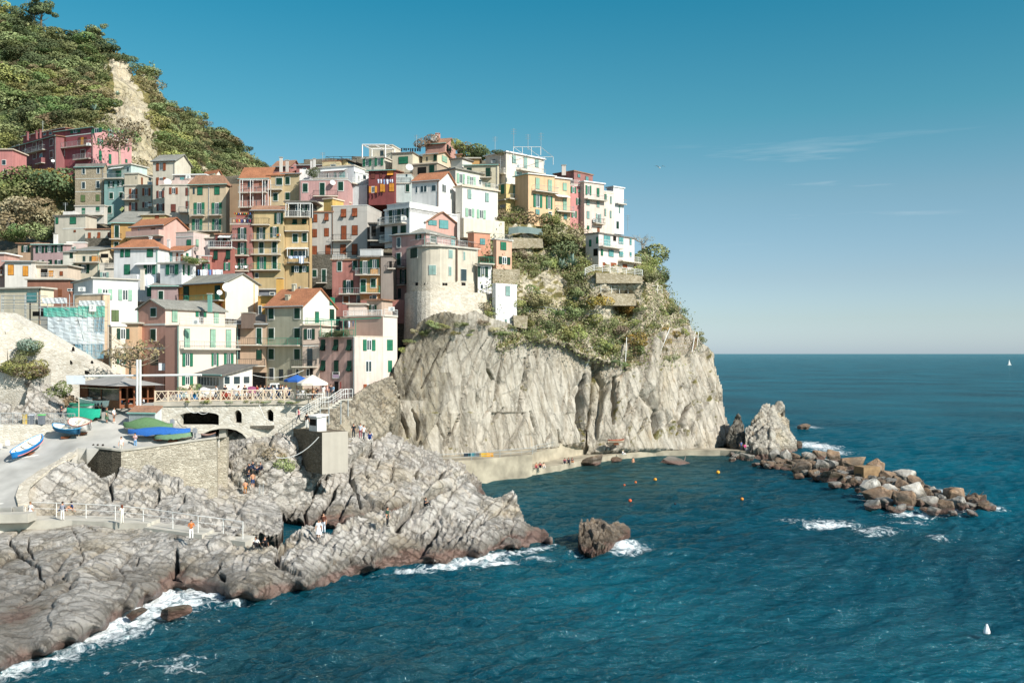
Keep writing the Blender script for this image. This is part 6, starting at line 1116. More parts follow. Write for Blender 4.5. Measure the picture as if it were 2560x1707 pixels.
def boulder(px,py,w,hh,c,name='boulder',label=None,group=None,sink=.22,z=None,ms=None):
    """px,py,w,hh: its box in the photo"""
    Yb=Yz(py+hh/2,0); Y=Yb+w/F*Yb*.4; k=Y/F; sx_,sz_=w*k*(1.14 if name=='boulder' else 1.1),hh*k*(1.42 if name=='boulder' else 1.2); rnd=random.Random(int(px*7+py))
    o=bpy.data.objects.new(name,BMS[rnd.randrange(9)]); COL.objects.link(o); c0=P(px,py,Y); o.location=(c0.x,c0.y,max(c0.z-sz_*.06,-.2+sz_*.12)); o.rotation_euler=(rnd.uniform(-.25,.25),rnd.uniform(-.3,.3),rnd.uniform(0,6.28)); o.scale=(sx_,sx_*rnd.uniform(.8,1.1),sz_)
    o.material_slots[0].link='OBJECT'; o.material_slots[0].material=BM[c]
    tag(o,label,'boulder',group); return o
Z('T')
BL='''435 430 90 80 g;515 440 75 75 w;485 482 80 46 o;590 438 110 50 o;690 438 90 60 w;780 425 110 70 o;885 440 110 90 o;650 530 150 110 d;610 495 90 60 d;730 570 90 50 o;790 515 110 80 g;850 488 70 60 w;885 515 80 80 g;950 540 80 50 o;1035 495 200 110 o;870 590 140 80 d;965 580 90 60 g;1000 612 90 50 o;1060 575 120 60 d;1225 535 110 110 o;1310 600 130 80 o;1440 590 150 90 w;1530 640 130 80 o;1180 690 140 130 w;1230 745 200 90 o;1290 790 140 60 g;1330 640 90 60 g;1430 670 130 80 o;1330 710 130 80 w;1440 770 160 130 o;1520 720 150 130 w;1610 720 100 70 o;1640 790 140 70 w;1190 815 150 60 w;910 660 90 45 w;980 665 70 40 o;1775 830 120 90 o;1850 740 150 110 o;1880 800 110 80 w;1960 770 90 60 d;1700 715 80 40 o;1680 865 90 50 w;1400 850 120 40 w;1970 880 90 36 w;2050 820 120 50 o;2120 830 90 40 w;95 460 50 30 w;130 440 60 40 w;210 445 110 50 w;100 420 44 28 g;370 505 80 30 o;280 500 60 25 w;560 500 80 60 d;520 520 90 40 d;700 490 80 50 d;770 600 90 36 o;1110 650 80 40 o;1260 650 60 50 o;1380 620 70 50 o;1560 800 70 50 o;1350 850 60 36 o;1740 790 60 40 g;1800 790 60 50 o;1920 830 70 40 w;2000 800 60 40 o;1830 880 60 30 w;620 590 70 36 o;1090 700 60 30 d;1480 840 60 30 w;1600 850 60 30 o;450 470 60 36 d;740 440 50 40 g;1370 730 60 60 o;1250 700 60 40 o'''
CN={'o':'rusty brown','w':'whitish','g':'grey','d':'dark brown'}
rr_=random.Random(12)
for q_ in range(105):
    t_=rr_.random()**.8; BL+=';%d %d %d %d %s'%(330+t_*1750+rr_.uniform(-30,30),455+t_*360+rr_.uniform(-45,50),rr_.uniform(45,85),rr_.uniform(34,60),rr_.choice('oodwg'))
for r_ in BL.split(';'):
    x,y,w_,h_,c=r_.split(); x,y,w_,h_=zx(float(x)),zy(float(y)),float(w_)/cur[2],float(h_)/cur[2]
    boulder(x,y,w_,h_,c,label=('big ' if w_*h_>1100 else 'small ' if w_*h_<300 else '')+CN[c]+' boulder '+('at the quay end of the breakwater' if x<1990 else 'before the drilled block of the breakwater' if x<2130 else 'around the middle of the breakwater' if x<2220 else 'in the outer part of the breakwater' if x<2330 else 'at the seaward tip of the breakwater')+(', back row' if y<1130+.33*(x-1950) else ', front row'),group=CN[c]+' boulders of the breakwater')
# the drilled concrete block
m=MB(); a=P(zx(1105),zy(635),Yz(zy(635),0)+2); m.box((a.x+1.3,a.y+1.2,.75),(2.7,2.4,2.0),rz=.25); bk=m.build('concrete_block',mat('old_block','#a08462',.9,.3,1.5,bump=.5,k=.85),loc=a); tag(bk,'squared stone block with a round hole among the breakwater boulders','block')
Z('X')
# islet in front and the half-sunk rocks
IS=relief('islet_rock',[(1446,1368),(1445,1320),(1452,1300),(1480,1293),(1510,1296),(1530,1306),(1545,1300),(1565,1305),(1578,1322),(1570,1338),(1545,1345),(1530,1362),(1480,1376)],[(1446,1368,88),(1450,1310,93),(1490,1294,96),(1550,1305,97),(1575,1330,96),(1530,1362,89.5),(1480,1376,86.5),(1500,1330,91)],1.8,lambda p,x,y:rock_disp(p,dip=-60,az=20,sc_=(4,1.6,1.2),amp=.35,crack=.5,seed=120),rock_mat('wet_islet_rock','#94806a','#4a3f33','#80654a',strata=(0,60)),back=((.8,.4),(2,2),(3,5)))
tag(IS.o,'small dark rock islet with white foam behind it in the cove','rock')
for i,(x,y,w_,h_,c,l) in enumerate(((440,1524,66,30,'d','reddish wave-washed rock in the foam near the shore'),(345,1530,50,22,'d','small dark wet rock beside the reddish rock in the foam'),(2010,1066,36,14,'o','low brown rock poking out of the sea behind the sea stack'),(1998,1110,16,18,'d','dark stone at the right foot of the sea stack'),(1690,1152,60,10,'g','flat stone awash in the cove below the quay'),(1540,1148,26,10,'o','small yellowish stone at the foot of the quay ledge'),(1480,1150,60,24,'d','dark jagged stone by the quay ledge'))):
    boulder(x,y,w_,h_,c,name='rock',label=l)
# ================================================================ plants
def leaf_mat(name,c1,c2,c3=None,nsc=1.2):
    m,t,b=base_mat(name); L=t.links.new; co=N(t,'ShaderNodeTexCoord'); oi=N(t,'ShaderNodeObjectInfo')
    n=N(t,'ShaderNodeTexNoise',i_Scale=nsc,i_Detail=5.0,i_Roughness=.7); L(co.outputs['Object'],n.inputs['Vector'])
    mr=N(t,'ShaderNodeMapRange',i_1=.35,i_2=.65); L(n.outputs[0],mr.inputs[0])
    mx=N(t,'ShaderNodeMix',data_type='RGBA'); mx.inputs[6].default_value=(*lin(c1,.9),1); mx.inputs[7].default_value=(*lin(c2,.9),1); L(mr.outputs[0],mx.inputs[0])
    hv=N(t,'ShaderNodeHueSaturation'); a=N(t,'ShaderNodeMapRange',i_3=.47,i_4=.53); L(oi.outputs['Random'],a.inputs[0]); L(a.outputs[0],hv.inputs['Hue']); v=N(t,'ShaderNodeMapRange',i_3=.7,i_4=1.35); L(oi.outputs['Random'],v.inputs[0]); L(v.outputs[0],hv.inputs['Value']); L(mx.outputs[2],hv.inputs['Color'])
    L(hv.outputs[0],b.inputs['Base Color']); b.inputs['Roughness'].default_value=.75; b.inputs['Specular IOR Level'].default_value=.15
    try: b.inputs['Subsurface Weight'].default_value=0
    except Exception: pass
    return m
LM={'olive':leaf_mat('olive_leaves','#a0a573','#656d43'),'dark':leaf_mat('dark_leaves','#76805a','#4a5338'),'green':leaf_mat('green_leaves','#8a9c62','#5e7346'),'yellow':leaf_mat('yellow_flowers','#cfae55','#8f8c50'),
 'dry':leaf_mat('dry_twigs','#bcae8e','#8c7f66'),'brown':leaf_mat('brown_leaves','#a39470','#746b4d'),'lime':leaf_mat('lime_leaves','#b3b36e','#858b52'),'agave':leaf_mat('agave_leaves','#9fb3a2','#748a7c')}
def crown_arr(seed,n,leaf,lobes=7,flat=.8):
    rs=np.random.RandomState(seed); C=rs.normal(0,.32,(lobes,3)); C[:,2]=np.abs(C[:,2])*flat; C[:,:2]=np.clip(C[:,:2],-.55,.55); r=rs.uniform(.28,.5,lobes)
    k=rs.randint(0,lobes,n); d=rs.normal(0,1,(n,3)); d/=np.linalg.norm(d,axis=1,keepdims=True); rad=r[k]*rs.uniform(.72,1.04,n)**.6; p=C[k]+d*rad[:,None]*np.array([1,1,flat])
    # drop those deep inside other lobes
    ins=np.zeros(n,bool)
    for c,rr in zip(C,r): ins|=(((p-c)/np.array([1,1,flat]))**2).sum(1)<(rr*.72)**2
    p=p[~ins]; d=d[~ins]; nn=d+rs.normal(0,.55,d.shape); nn/=np.linalg.norm(nn,axis=1,keepdims=True); a=np.cross(nn,rs.normal(0,1,nn.shape)); a/=np.linalg.norm(a,axis=1,keepdims=True); b=np.cross(nn,a); s=leaf*rs.uniform(.6,1.3,(len(p),1)); p[:,2]+=.18
    return np.stack([p-a*s-b*s*.6,p+a*s-b*s*.6,p+a*s*.7+b*s*.7,p-a*s*.7+b*s*.7],1)
def quads_mesh(name,q,m):
    me=bpy.data.meshes.new(name); n=len(q); me.vertices.add(n*4); me.vertices.foreach_set('co',q.reshape(-1).astype(np.float32)); me.loops.add(n*4); me.polygons.add(n); me.polygons.foreach_set('loop_start',np.arange(0,n*4,4)); me.polygons.foreach_set('loop_total',np.full(n,4)); me.loops.foreach_set('vertex_index',np.arange(n*4)); me.update(calc_edges=True); me.materials.append(m); return me
CR=[quads_mesh('foliage',crown_arr(i,2600,.036,lobes=6+i%4,flat=.7+.1*(i%3)),LM['olive']) for i in range(7)]
CRT=[quads_mesh('foliage',crown_arr(40+i,900,.05,lobes=4,flat=1.4),LM['dry']) for i in range(2)]
def shrub(pos,size,kind,name,label,cat,group=None,hk=1.0,mesh=None):
    r=random; o=bpy.data.objects.new(name,mesh or r.choice(CR)); COL.objects.link(o); o.location=pos-Vector((0,0,size*.22*hk)); o.rotation_euler=(r.uniform(-.2,.2),r.uniform(-.2,.2),r.uniform(0,6.28)); o.scale=(size*r.uniform(.85,1.15),size*r.uniform(.85,1.15),size*hk*r.uniform(.85,1.15))
    o.material_slots[0].link='OBJECT'; o.material_slots[0].material=LM[kind]; tag(o,label,cat,group); return o
def scatter(rel,n,mind,sizef,kindf,ok,name,labelf,cat,groupf,hk=1.0,seed=1):
    rs=np.random.RandomState(seed); idx=rs.permutation(len(rel.px)); got=[]; k=0
    for i in idx:
        x,y=rel.px[i],rel.py[i]
        if not ok(x,y): continue
        p=rel.p[i]; s=sizef(x,y,rs); 
        if got and (np.linalg.norm(np.array([g[:3] for g in got])-p,axis=1)<mind*(s*.5+np.array([g[3] for g in got])*.5)).any(): continue
        kd=kindf(x,y,rs); got.append((*p,s)); shrub(Vector(p),s,kd,name,labelf(kd,x,y),cat,groupf(kd),hk); k+=1
        if k>=n: break
KN={'olive':'olive green','dark':'dark green','green':'fresh green','yellow':'yellow flowering','dry':'dry grey brown','brown':'brownish','lime':'yellow green','agave':'grey'}
def kHill(x,y,rs):
    u=rs.rand(); v=fbm(np.array([[x/90.,y/70.,0]]),2,4)[0]
    if v>.15: return ('dark','olive','dark','green')[int(u*4)]
    if v<-.2: return ('lime','olive','brown','green')[int(u*4)]
    return ('olive','dark','olive','brown','lime')[int(u*5)]
bare=lambda x,y: abs(x-(338+.22*(y-330)))<(62 if y>225 else 46) and y>150 or (230<x<340 and 285<y<345)
bareF=lambda x,y:(y>395+.55*(x-470) and x>400 and fbm(np.array([[x/18.,y/18.,3.]]),2,4)[0]>-.1)
random.seed(3)
scatter(RH1,295,.62,lambda x,y,rs:rs.uniform(3.6,7.6),kHill,lambda x,y:(-30<x<560 and y<470 and not bare(x,y)),'hill_bush',lambda k,x,y:KN[k]+' bush '+('near the left edge' if x<90 else 'in the middle' if x<240 else 'left of the bare rock' if x<350 else 'right of the bare rock')+(' high up on the hillside' if y<150 else ' half way up the hillside' if y<260 else ' low on the hillside'),'bush',lambda k:KN[k]+' bushes on the hillside',hk=.62,seed=5)
scatter(RH2,240,.55,lambda x,y,rs:rs.uniform(3.4,6.6),lambda x,y,rs:('olive','dark','olive','brown')[int(rs.rand()*4)],lambda x,y:(370<x<690 and y<560 and not bareF(x,y)),'far_bush',lambda k,x,y:KN[k]+' bush on the '+('left part' if x<460 else 'middle' if x<560 else 'right end')+' of the far slope '+('near its skyline' if y<330 else 'half way down' if y<420 else 'close above the roofs'),'bush',lambda k:KN[k]+' bushes on the far slope',hk=.55,seed=6)
# headland shrubs
def okG(x,y):
    if 1290<x<1420 and 690<y<800 and not(y>770): return False
    if 1265<x<1370 and 560<y<640: return False
    if 1475<x<1600 and 590<y<800: return y>735 and False
    if 1235<x<1275 and 640<y<830: return False
    return True
scatter(RG1,125,.5,lambda x,y,rs:rs.uniform(1.0,2.9),lambda x,y,rs:('olive','olive','green','dry','lime','dark','olive','lime')[int(rs.rand()*8)],okG,'slope_bush',lambda k,x,y:KN[k]+' shrub on the headland '+('left of the bare slope' if x<1340 else 'middle slope' if x<1500 else 'right slope')+(' above the agaves' if y<640 else ' between agaves and path' if y<790 else ' just above the cliff'),'shrub',lambda k:KN[k]+' shrubs on the headland slope',hk=.75,seed=8)
def at(rel,x,y,s,kd,label,name='shrub',cat='shrub',hk=.8): return shrub(rel.at(x,y),s*.62,kd,name,label,cat,None,hk)
at(RG1,1492,752,5.6,'yellow','round shrub in yellow flower under the villa railing'); at(RG1,1600,855,6.5,'yellow','big yellow flowering shrub above the rope net',); at(RG1,1668,842,4.6,'yellow','yellow flowering shrub right of the big one above the net'); at(RG1,1655,862,4,'yellow','small yellow flowering shrub at the net post')
at(RG1,1560,780,4.5,'yellow','yellow tipped shrub in the middle of the headland slope'); at(RG1,1290,548,7.5,'brown','large reddish brown bush at the foot of the lemon yellow house',hk=.8); at(RG1,1365,600,8.5,'olive','large olive bush below the coral pink house'); at(RG1,1400,640,8,'dark','large dark bush left of the villa'); at(RG1,1440,610,6,'dry','dry bush touching the left side of the villa'); at(RG1,1385,560,6,'olive','bush right under the peach house wall')
at(RG1,1625,650,8.5,'olive','tall bush at the right of the villa',hk=1.1); at(RG1,1648,690,8,'dark','dark bush hanging at the right edge below the villa'); at(RG1,1330,740,6,'green','green bush left of the stone shed on the slope'); at(RG1,1320,760,5,'brown','brown bush above the narrow white tower house')
at(RG1,1620,890,6,'green','green creeper hanging under the rope net'); at(RG1,1580,880,4,'olive','olive tuft at the foot of the net'); 
def agave(pos,s,label):
    s=s*.62; m=MB(); rs=random.Random(int(pos.x*13))
    for k in range(34):
        a=rs.uniform(0,6.28); e=rs.uniform(.25,1.35); d=Vector((math.cos(a)*math.cos(e),math.sin(a)*math.cos(e),math.sin(e))); w=d.cross(Vector((0,0,1))).normalized()*.09*s; l=s*rs.uniform(.75,1.05); q=pos+d*l*.5+Vector((0,0,-.02)); t=pos+d*l-Vector((0,0,.12*l*math.cos(e)))
        m.add([pos-w*.6,pos+w*.6,q+w,q-w,t],((0,1,2,3),(3,2,4)))
    o=m.build('agave',LM['agave'],None,loc=pos); tag(o,label,'agave plant')
for x,y,s,l in((1388,650,3.0,'blue grey agave on the slope, the smallest left one of the three together'),(1402,680,3.6,'blue grey agave on the slope, lowest of the three together'),(1428,672,4.4,'blue grey agave on the slope, biggest of the three together'),(1438,760,2.6,'low agave in the middle of the headland slope'),(1515,880,3.0,'agave at the top of the water pipe'),(1535,876,2.6,'second agave right of the pipe top'),(1645,890,2.6,'agave below the rope net'),(1715,785,2.4,'agave on the right skyline of the headland'),(1672,790,2.2,'small agave near the right skyline')): agave(RG1.at(x,y)+Vector((0,-.6,.4)),s,l)
for x,y,s,l in((310,235,3,'big agave in the bare rock of the hillside, upper one'),(298,250,2.6,'big agave in the bare rock of the hillside, left one'),(250,292,3.4,'big agave above the red house roof'),(300,275,2.4,'small agave at the middle of the bare rock')): agave(RH1.at(x,y)+Vector((0,-3,1)),s,l)
# terrace gardens at the left, near the red house
for i,(x,y,Y,s,kd,l) in enumerate(((118,443,205,5,'lime','yellow green bush under the terrace of the red house'),(140,440,204,4.5,'yellow','yellow bush under the terrace of the red house'),(176,458,201,7,'dark','dark bush left of the stone house'),(20,450,206,7,'dark','dark bush in the far left garden'),(55,475,204,8,'green','green bush in the left terrace garden'),(100,480,203,7,'olive','olive bush in the left terrace garden'),(10,490,202,6,'lime','yellow green bush at the left edge of the garden'),
  (30,522,196,6.5,'dry','large bare brown thicket at the left edge'),(75,540,195,7,'dry','large bare brown thicket right of the edge'),(120,550,194,5.5,'dry','bare brown thicket before the cream house'),(60,560,192,7,'brown','brown bush below the thickets'),(15,575,191,6,'dry','dry tangle by the low wall at the left edge'),(100,582,188,4,'olive','olive tuft above the mauve house'),(30,582,188,3,'green','round green bush above the mauve house'),(45,578,188,3,'green','second round green bush above the mauve house'),(122,578,188,3,'dark','dark bush near the cream house wall'))):
    shrub(P(x,y+8,Y),s,kd,'garden_bush',l,'bush',None,.8)
at_=lambda x,y,Y,s,kd,l,hk=1:shrub(P(x,y,Y),s,kd,'rooftop_plant',l,'plant',None,hk)
at_(1148,372,186,2.4,'lime','yellow green yucca on the crest terrace',1.2); at_(1170,380,186,3,'brown','reddish potted plants on the crest terrace',.8); at_(1195,388,185,4.6,'green','palm like shrub on the crest garden',.9); at_(1212,392,185,3.2,'dark','dark palm like shrub on the crest garden',.9)
at_(1245,385,178,1.6,'dark','small dark plants on the roof edge of the cream square house',.6); at_(1065,362,187,3.0,'dry','bare climbing bush on the crest left of the terracotta gable',.9); at_(793,438,172,1.8,'dark','potted palm on the white terrace wall',1.1); at_(470,655,146,1.8,'lime','terrace plants on the white annexe',.6); at_(483,652,146,1.8,'green','trailing terrace plants on the white annexe',.6)
for x in(815,826,838,850,862): at_(x,838,130.5,1.0,'dark','row of dark potted plants on the pink house pergola terrace',.8)['group']='potted plants on the pergola terrace'
for x,y,Y,s,kd,l in((478,985,122,.01,'green','x'),): pass
# grass tufts hanging along the edge of the square and at the foot of walls
for i,x in enumerate((470,505,520,572,612,640,655,668,700,720,740)): shrub(P(x,1006,BY(x)-.1),.6,'green' if i%2 else 'lime','wall_tuft','tuft of green weeds hanging from the edge of the square','weeds','weeds along the edge of the square',.5)
for x,y,s,kd,l in((690,1150,2.6,'dry','dry reeds at the foot of the bridge'),(705,1165,2.2,'olive','olive weeds in the gully near the dark pier'),(130,1010,2.6,'brown','brown bush on the rock knoll'),(140,990,2.2,'green','green weeds on the rock knoll'),(150,1018,2.0,'lime','yellow green weeds beside the knoll')): shrub(P(x,y+6,{690:106,705:106}.get(x,112)),s,kd,'weeds',l,'weeds',None,.9)
for x,y,Y,s,kd,l in((20,928,110,2.6,'lime','yellow green weeds on top of the block wall'),(45,930,110,2.4,'olive','olive weeds on top of the block wall'),(70,925,111,3,'brown','brown weeds right of the block wall'),(95,940,112,3,'lime','lime weeds at the rock knoll top'),(68,875,117,2.6,'agave','grey creeper in the sloping wall niche'),(78,885,117,2.2,'olive','olive creeper below the sloping wall niche')): shrub(P(x,y,Y),s,kd,'weeds',l,'weeds',None,.7)
# cliff-top greenery between slab and slope
for i in range(26):
    x=990+i*12+random.uniform(-6,6); y=(842-.5*(x-990) if x<1050 else 812)+random.uniform(-6,26); q=RC1.at(x,y); shrub(q+Vector((0,-.1,.0)),random.uniform(.6,1.5),random.choice(['olive','green','lime','dry']),'cliff_tuft','tuft of weeds along the top of the pale cliff','weeds','weeds along the cliff top',.6)
# loose ground cover that nobody could count
def cover(rel,n,size,kd,ok,name,label,seed):
    rs=np.random.RandomState(seed); I=[i for i in rs.permutation(len(rel.px))[:n*3] if ok(rel.px[i],rel.py[i])][:n]; I=rs.choice(I,n); p=rel.p[I]+rs.normal(0,.8,(n,3)); p[:,2]+=.3
    nn=rs.normal(0,1,(n,3)); nn/=np.linalg.norm(nn,axis=1,keepdims=True); a=np.cross(nn,rs.normal(0,1,nn.shape)); a/=np.linalg.norm(a,axis=1,keepdims=True); b=np.cross(nn,a); s=size*rs.uniform(.5,1.4,(n,1))
    me=quads_mesh(name,np.stack([p-a*s-b*s*.5,p+a*s-b*s*.5,p+a*s+b*s*.6,p-a*s+b*s*.6],1),LM[kd]); o=bpy.data.objects.new(name,me); COL.objects.link(o); tag(o,label,'undergrowth',None,'stuff')
cover(RH1,60000,.33,'olive',lambda x,y:not bare(x,y) and y<520,'hill_undergrowth','low scrub between the bushes of the hillside',2)
cover(RH2,40000,.38,'olive',lambda x,y:not bareF(x,y),'far_undergrowth','low scrub on the far slope',3)
cover(RG1,26000,.13,'olive',okG,'slope_undergrowth','low scrub between the shrubs of the headland',4)
cover(RG1,9000,.12,'dry',okG,'dry_grass','dry grass on the headland slope',5)
# ---- trees with trunks
def tree(base,h,cw,kd,name,label,lean=(0,0),bare_=False,seed=0,ncr=4):
    rs=random.Random(seed); t=thing(name,label,'tree',base); m=MB(); top=base+Vector((lean[0],lean[1],h*.75)); m.tube([base,base.lerp(top,.5)+Vector((rs.uniform(-.1,.1)*h*.3,0,0)),top],[h*.035,h*.025,h*.012],6); tips=[]
    for k in range(14 if bare_ else 8):
        s=base.lerp(top,rs.uniform(.35,.95)); a=rs.uniform(0,6.28); e=s+Vector((math.cos(a)*cw*.5*rs.uniform(.5,1),math.sin(a)*cw*.5*rs.uniform(.5,1),h*rs.uniform(.05,.3))); m.tube([s,s.lerp(e,.5)+Vector((0,0,-.03*h)),e],[h*.014,h*.009,h*.004],4); tips.append(e)
        if bare_:
            for _ in range(4): m.tube([s.lerp(e,rs.uniform(.3,.9)),e+Vector((rs.uniform(-1,1),rs.uniform(-1,1),rs.uniform(-.3,1)))*cw*.22],[h*.006,h*.002],3)
    m.build('trunk',mat('pale_bark','#a39680',.9,.2,2.) if bare_ else mat('bark','#6a5c48',.9,.2,2.),t)
    q=[]
    for i in range(ncr):
        c=tips[i%len(tips)].lerp(top,.3); sc__=cw*rs.uniform(.35,.55)*(1 if not bare_ else 1.0); a=crown_arr(seed+i,700 if not bare_ else 160,.06 if not bare_ else .045,lobes=4,flat=.6)*sc__; q.append(a+np.array([c.x-t.location.x,c.y-t.location.y,c.z-t.location.z-sc__*.3]))
    me=quads_mesh('crown',np.concatenate(q),LM[kd]); o=bpy.data.objects.new('crown',me); COL.objects.link(o); o.parent=t
tree(RH1.at(116,58),11,9,'dark','pine_tree','tall pine tree on the skyline of the hill',seed=5,ncr=7)
tree(RH1.at(88,72),9,4,'dry','bare_tree','pale bare tree left of the skyline pine',bare_=True,seed=6,ncr=2)
tree(RH1.at(258,80),6,5,'olive','small_tree','small tree breaking the skyline of the hill',seed=7,ncr=4)
tree(P(300,412,209),9,10,'brown','fig_tree','half bare tree with rusty leaves before the pink flank of the large house',bare_=True,seed=8,ncr=8)
tree(P(345,950,121),5.5,7,'brown','vine_tree','bare twisted tree in front of the salmon restaurant house',bare_=True,seed=9,ncr=4)
tree(P(325,948,122),5,4.5,'dry','vine_tree','second bare twisted tree left of the restaurant house tree',bare_=True,seed=10,ncr=2)
tree(P(1605,640,190),4.6,4,'dry','bare_tree','bare pale tree on the right skyline of the headland',bare_=True,seed=11,ncr=1)
# ================================================================ people
SKIN=mat('skin','#c9967a',.6,.05,5.); 
def cm(c): return mat('cloth',c,.85,.12,6.0)
def pose_mesh(name,J):
    """J: joint -> (xyz, radius, parent, material 0 skin 1 top 2 bottom 3 shoe); grown as one continuous skin"""
    keys=list(J); ix={k:i for i,k in enumerate(keys)}; me=bpy.data.meshes.new('tmp'); ed=[(ix[k],ix[J[k][2]]) for k in keys if J[k][2]]
    me.from_pydata([J[k][0] for k in keys],ed,[]); o=bpy.data.objects.new('tmp',me); COL.objects.link(o); sk=o.modifiers.new('s','SKIN'); sk.use_smooth_shade=True
    for i,k in enumerate(keys): r=J[k][1]; me.skin_vertices[0].data[i].radius=(r if isinstance(r,tuple) else (r,r)); me.skin_vertices[0].data[i].use_root=(k=='pelvis')
    su=o.modifiers.new('u','SUBSURF'); su.levels=1; dg=bpy.context.evaluated_depsgraph_get(); out=bpy.data.meshes.new_from_object(o.evaluated_get(dg)); bpy.data.objects.remove(o); out.name=name
    seg=[(Vector(J[k][0]),Vector(J[J[k][2]][0]),J[k][3]) for k in keys if J[k][2]]; 
    for i in range(4): out.materials.append(SKIN)
    for p in out.polygons:
        c=p.center; best=9; m=0
        for a,b,mm in seg:
            d=b-a; t=max(0,min(1,(c-a).dot(d)/max(d.length_squared,1e-9))); q=(c-(a+d*t)).length
            if q<best: best=q; m=mm
        p.material_index=m
    return out
def skel(hip=0.92,lean=0.0,legs=None,arms=None,head=0.0,skirt=False,short=False):
    s=math.sin(lean); c=math.cos(lean); T=lambda h:(0,-s*h,hip+c*h)
    J={'pelvis':((0,0,hip),(.155,.115),None,2),'waist':(T(.14),(.135,.10),'pelvis',1),'chest':(T(.36),(.165,.11),'waist',1),'neck':(T(.53),.052,'chest',0),'jaw':((0,-s*.6-.015,hip+c*.60),(.066,.074),'neck',0),'head':((0,-s*.68-.005-head*.03,hip+c*.69),(.078,.095),'jaw',0),'crown':((0,-s*.75+.01,hip+c*.765),(.055,.065),'head',0),'nose':((0,-s*.66-.105,hip+c*.655),.016,'head',0)}
    for i,sd in enumerate((-1,1)):
        L=(legs or [((.10,0,.50),(.11,.02,.09)),((.10,0,.50),(.11,.02,.09))])[i]; A=(arms or [((.24,.03,1.13-.92),(.26,-.05,.90-.92))]*2)[i]
        k='lr'[i]; J['hip'+k]=((sd*.09,0,hip-.05),.09,'pelvis',2); kn=(sd*L[0][0],L[0][1],L[0][2]); an=(sd*L[1][0],L[1][1],L[1][2]); J['knee'+k]=(kn,.062,'hip'+k,2); J['mid'+k]=(tuple((a*.55+b*.45) for a,b in zip(kn,an)),.056,'knee'+k,0 if short else 2); J['ank'+k]=(an,.040,'mid'+k,0 if short else 2); J['toe'+k]=((an[0]+sd*.02,an[1]-.16,max(.03,an[2]-.055)),(.042,.032),'ank'+k,3)
        sh=T(.49); J['sho'+k]=((sd*.18,sh[1],sh[2]-.01),.056,'chest',1); el=(sd*A[0][0],A[0][1]-s*.2,hip+A[0][2]); wr=(sd*A[1][0],A[1][1]-s*.2,hip+A[1][2]); J['elb'+k]=(el,.042,'sho'+k,1); J['wri'+k]=(wr,.028,'elb'+k,0)
        d=(Vector(wr)-Vector(el)).normalized(); pa=Vector(wr)+d*.07; J['palm'+k]=(tuple(pa),(.034,.02),'wri'+k,0)
        for f,(off,ln) in enumerate(((-.027,.062),(-.009,.075),(.009,.070),(.026,.055))): tp=pa+d*(.03+ln)+Vector((0,off*1.3,-.012)); J['f%d%s'%(f,k)]=(tuple(tp),.009,'palm'+k,0)
        J['th'+k]=(tuple(Vector(wr)+d*.05+Vector((0,-.055,-.01))),.011,'wri'+k,0)
    return J
SIT=[((.11,-.44,.45),(.12,-.44,.09)),((.12,-.43,.47),(.13,-.50,.09))]
KN=[((.12,-.30,.48),(.12,-.45,.06)),((.14,-.36,.44),(.15,-.60,.06))]
PM={'stand':pose_mesh('person',skel()),
 'walk':pose_mesh('person',skel(lean=.06,legs=[((.10,-.16,.52),(.10,-.28,.10)),((.10,.06,.48),(.11,.30,.16))],arms=[((.23,.12,.22),(.24,.06,.0)),((.23,-.06,.21),(.24,-.26,.06))])),
 'phone':pose_mesh('person',skel(lean=.03,arms=[((.22,-.04,.22),(.10,-.26,.34)),((.22,-.04,.22),(.10,-.26,.36))],head=1)),
 'sit':pose_mesh('person',skel(hip=.50,lean=.12,legs=SIT,arms=[((.22,-.10,.22),(.14,-.34,.08)),((.22,-.10,.22),(.14,-.34,.10))])),
 'ground':pose_mesh('person',skel(hip=.13,lean=.18,legs=KN,arms=[((.22,-.14,.24),(.14,-.34,.30)),((.24,.10,.22),(.28,.22,.0))])),
 'short':pose_mesh('person',skel(short=True)),
 'dress':pose_mesh('person',skel(short=True,legs=[((.07,-.05,.50),(.08,-.02,.09)),((.08,.03,.48),(.09,.08,.10))])),
 'lean':pose_mesh('person',skel(hip=.80,lean=.10,legs=[((.11,-.30,.50),(.12,-.62,.10)),((.10,-.28,.48),(.10,-.55,.09))],arms=[((.26,.0,.22),(.14,-.22,.22)),((.26,.0,.22),(.14,-.22,.24))]))}
def hair_mesh(long_):
    m=MB(); n=10; c=Vector((0,0,0)); rg=[]
    for i in range(5):
        a=math.pi/2*(1-i/4.0)*1.0; r=.105*math.cos(a); z=.105*math.sin(a); rg.append([(r*math.cos(t),r*math.sin(t)*1.05+.015,z) for t in [2*math.pi*k/n for k in range(n)]])
    if long_: rg.append([(x*1.0,max(y,-.02)+.03,-.22) for x,y,z in rg[-1]])
    else: rg.append([(x*.9,max(y,.0)+.01,-.05) for x,y,z in rg[-1]])
    m.add([q for r in rg for q in r],[(i*n+k,i*n+(k+1)%n,(i+1)*n+(k+1)%n,(i+1)*n+k) for i in range(len(rg)-1) for k in range(n)]); me=bpy.data.meshes.new('hair'); me.from_pydata(m.v,[],m.f); me.polygons.foreach_set('use_smooth',[True]*len(m.f)); me.materials.append(SKIN); return me
HM=[hair_mesh(False),hair_mesh(True)]
HEAD={'stand':(0,0,1.61),'walk':(0,-.04,1.61),'phone':(0,-.03,1.61),'sit':(0,-.08,1.18),'ground':(0,-.12,.80),'short':(0,0,1.61),'dress':(0,0,1.61),'lean':(0,-.07,1.48)}
DRS=MB(); n_=12
for zz,rr in((.98,.13),(.80,.19),(.55,.25),(.42,.29)): pass
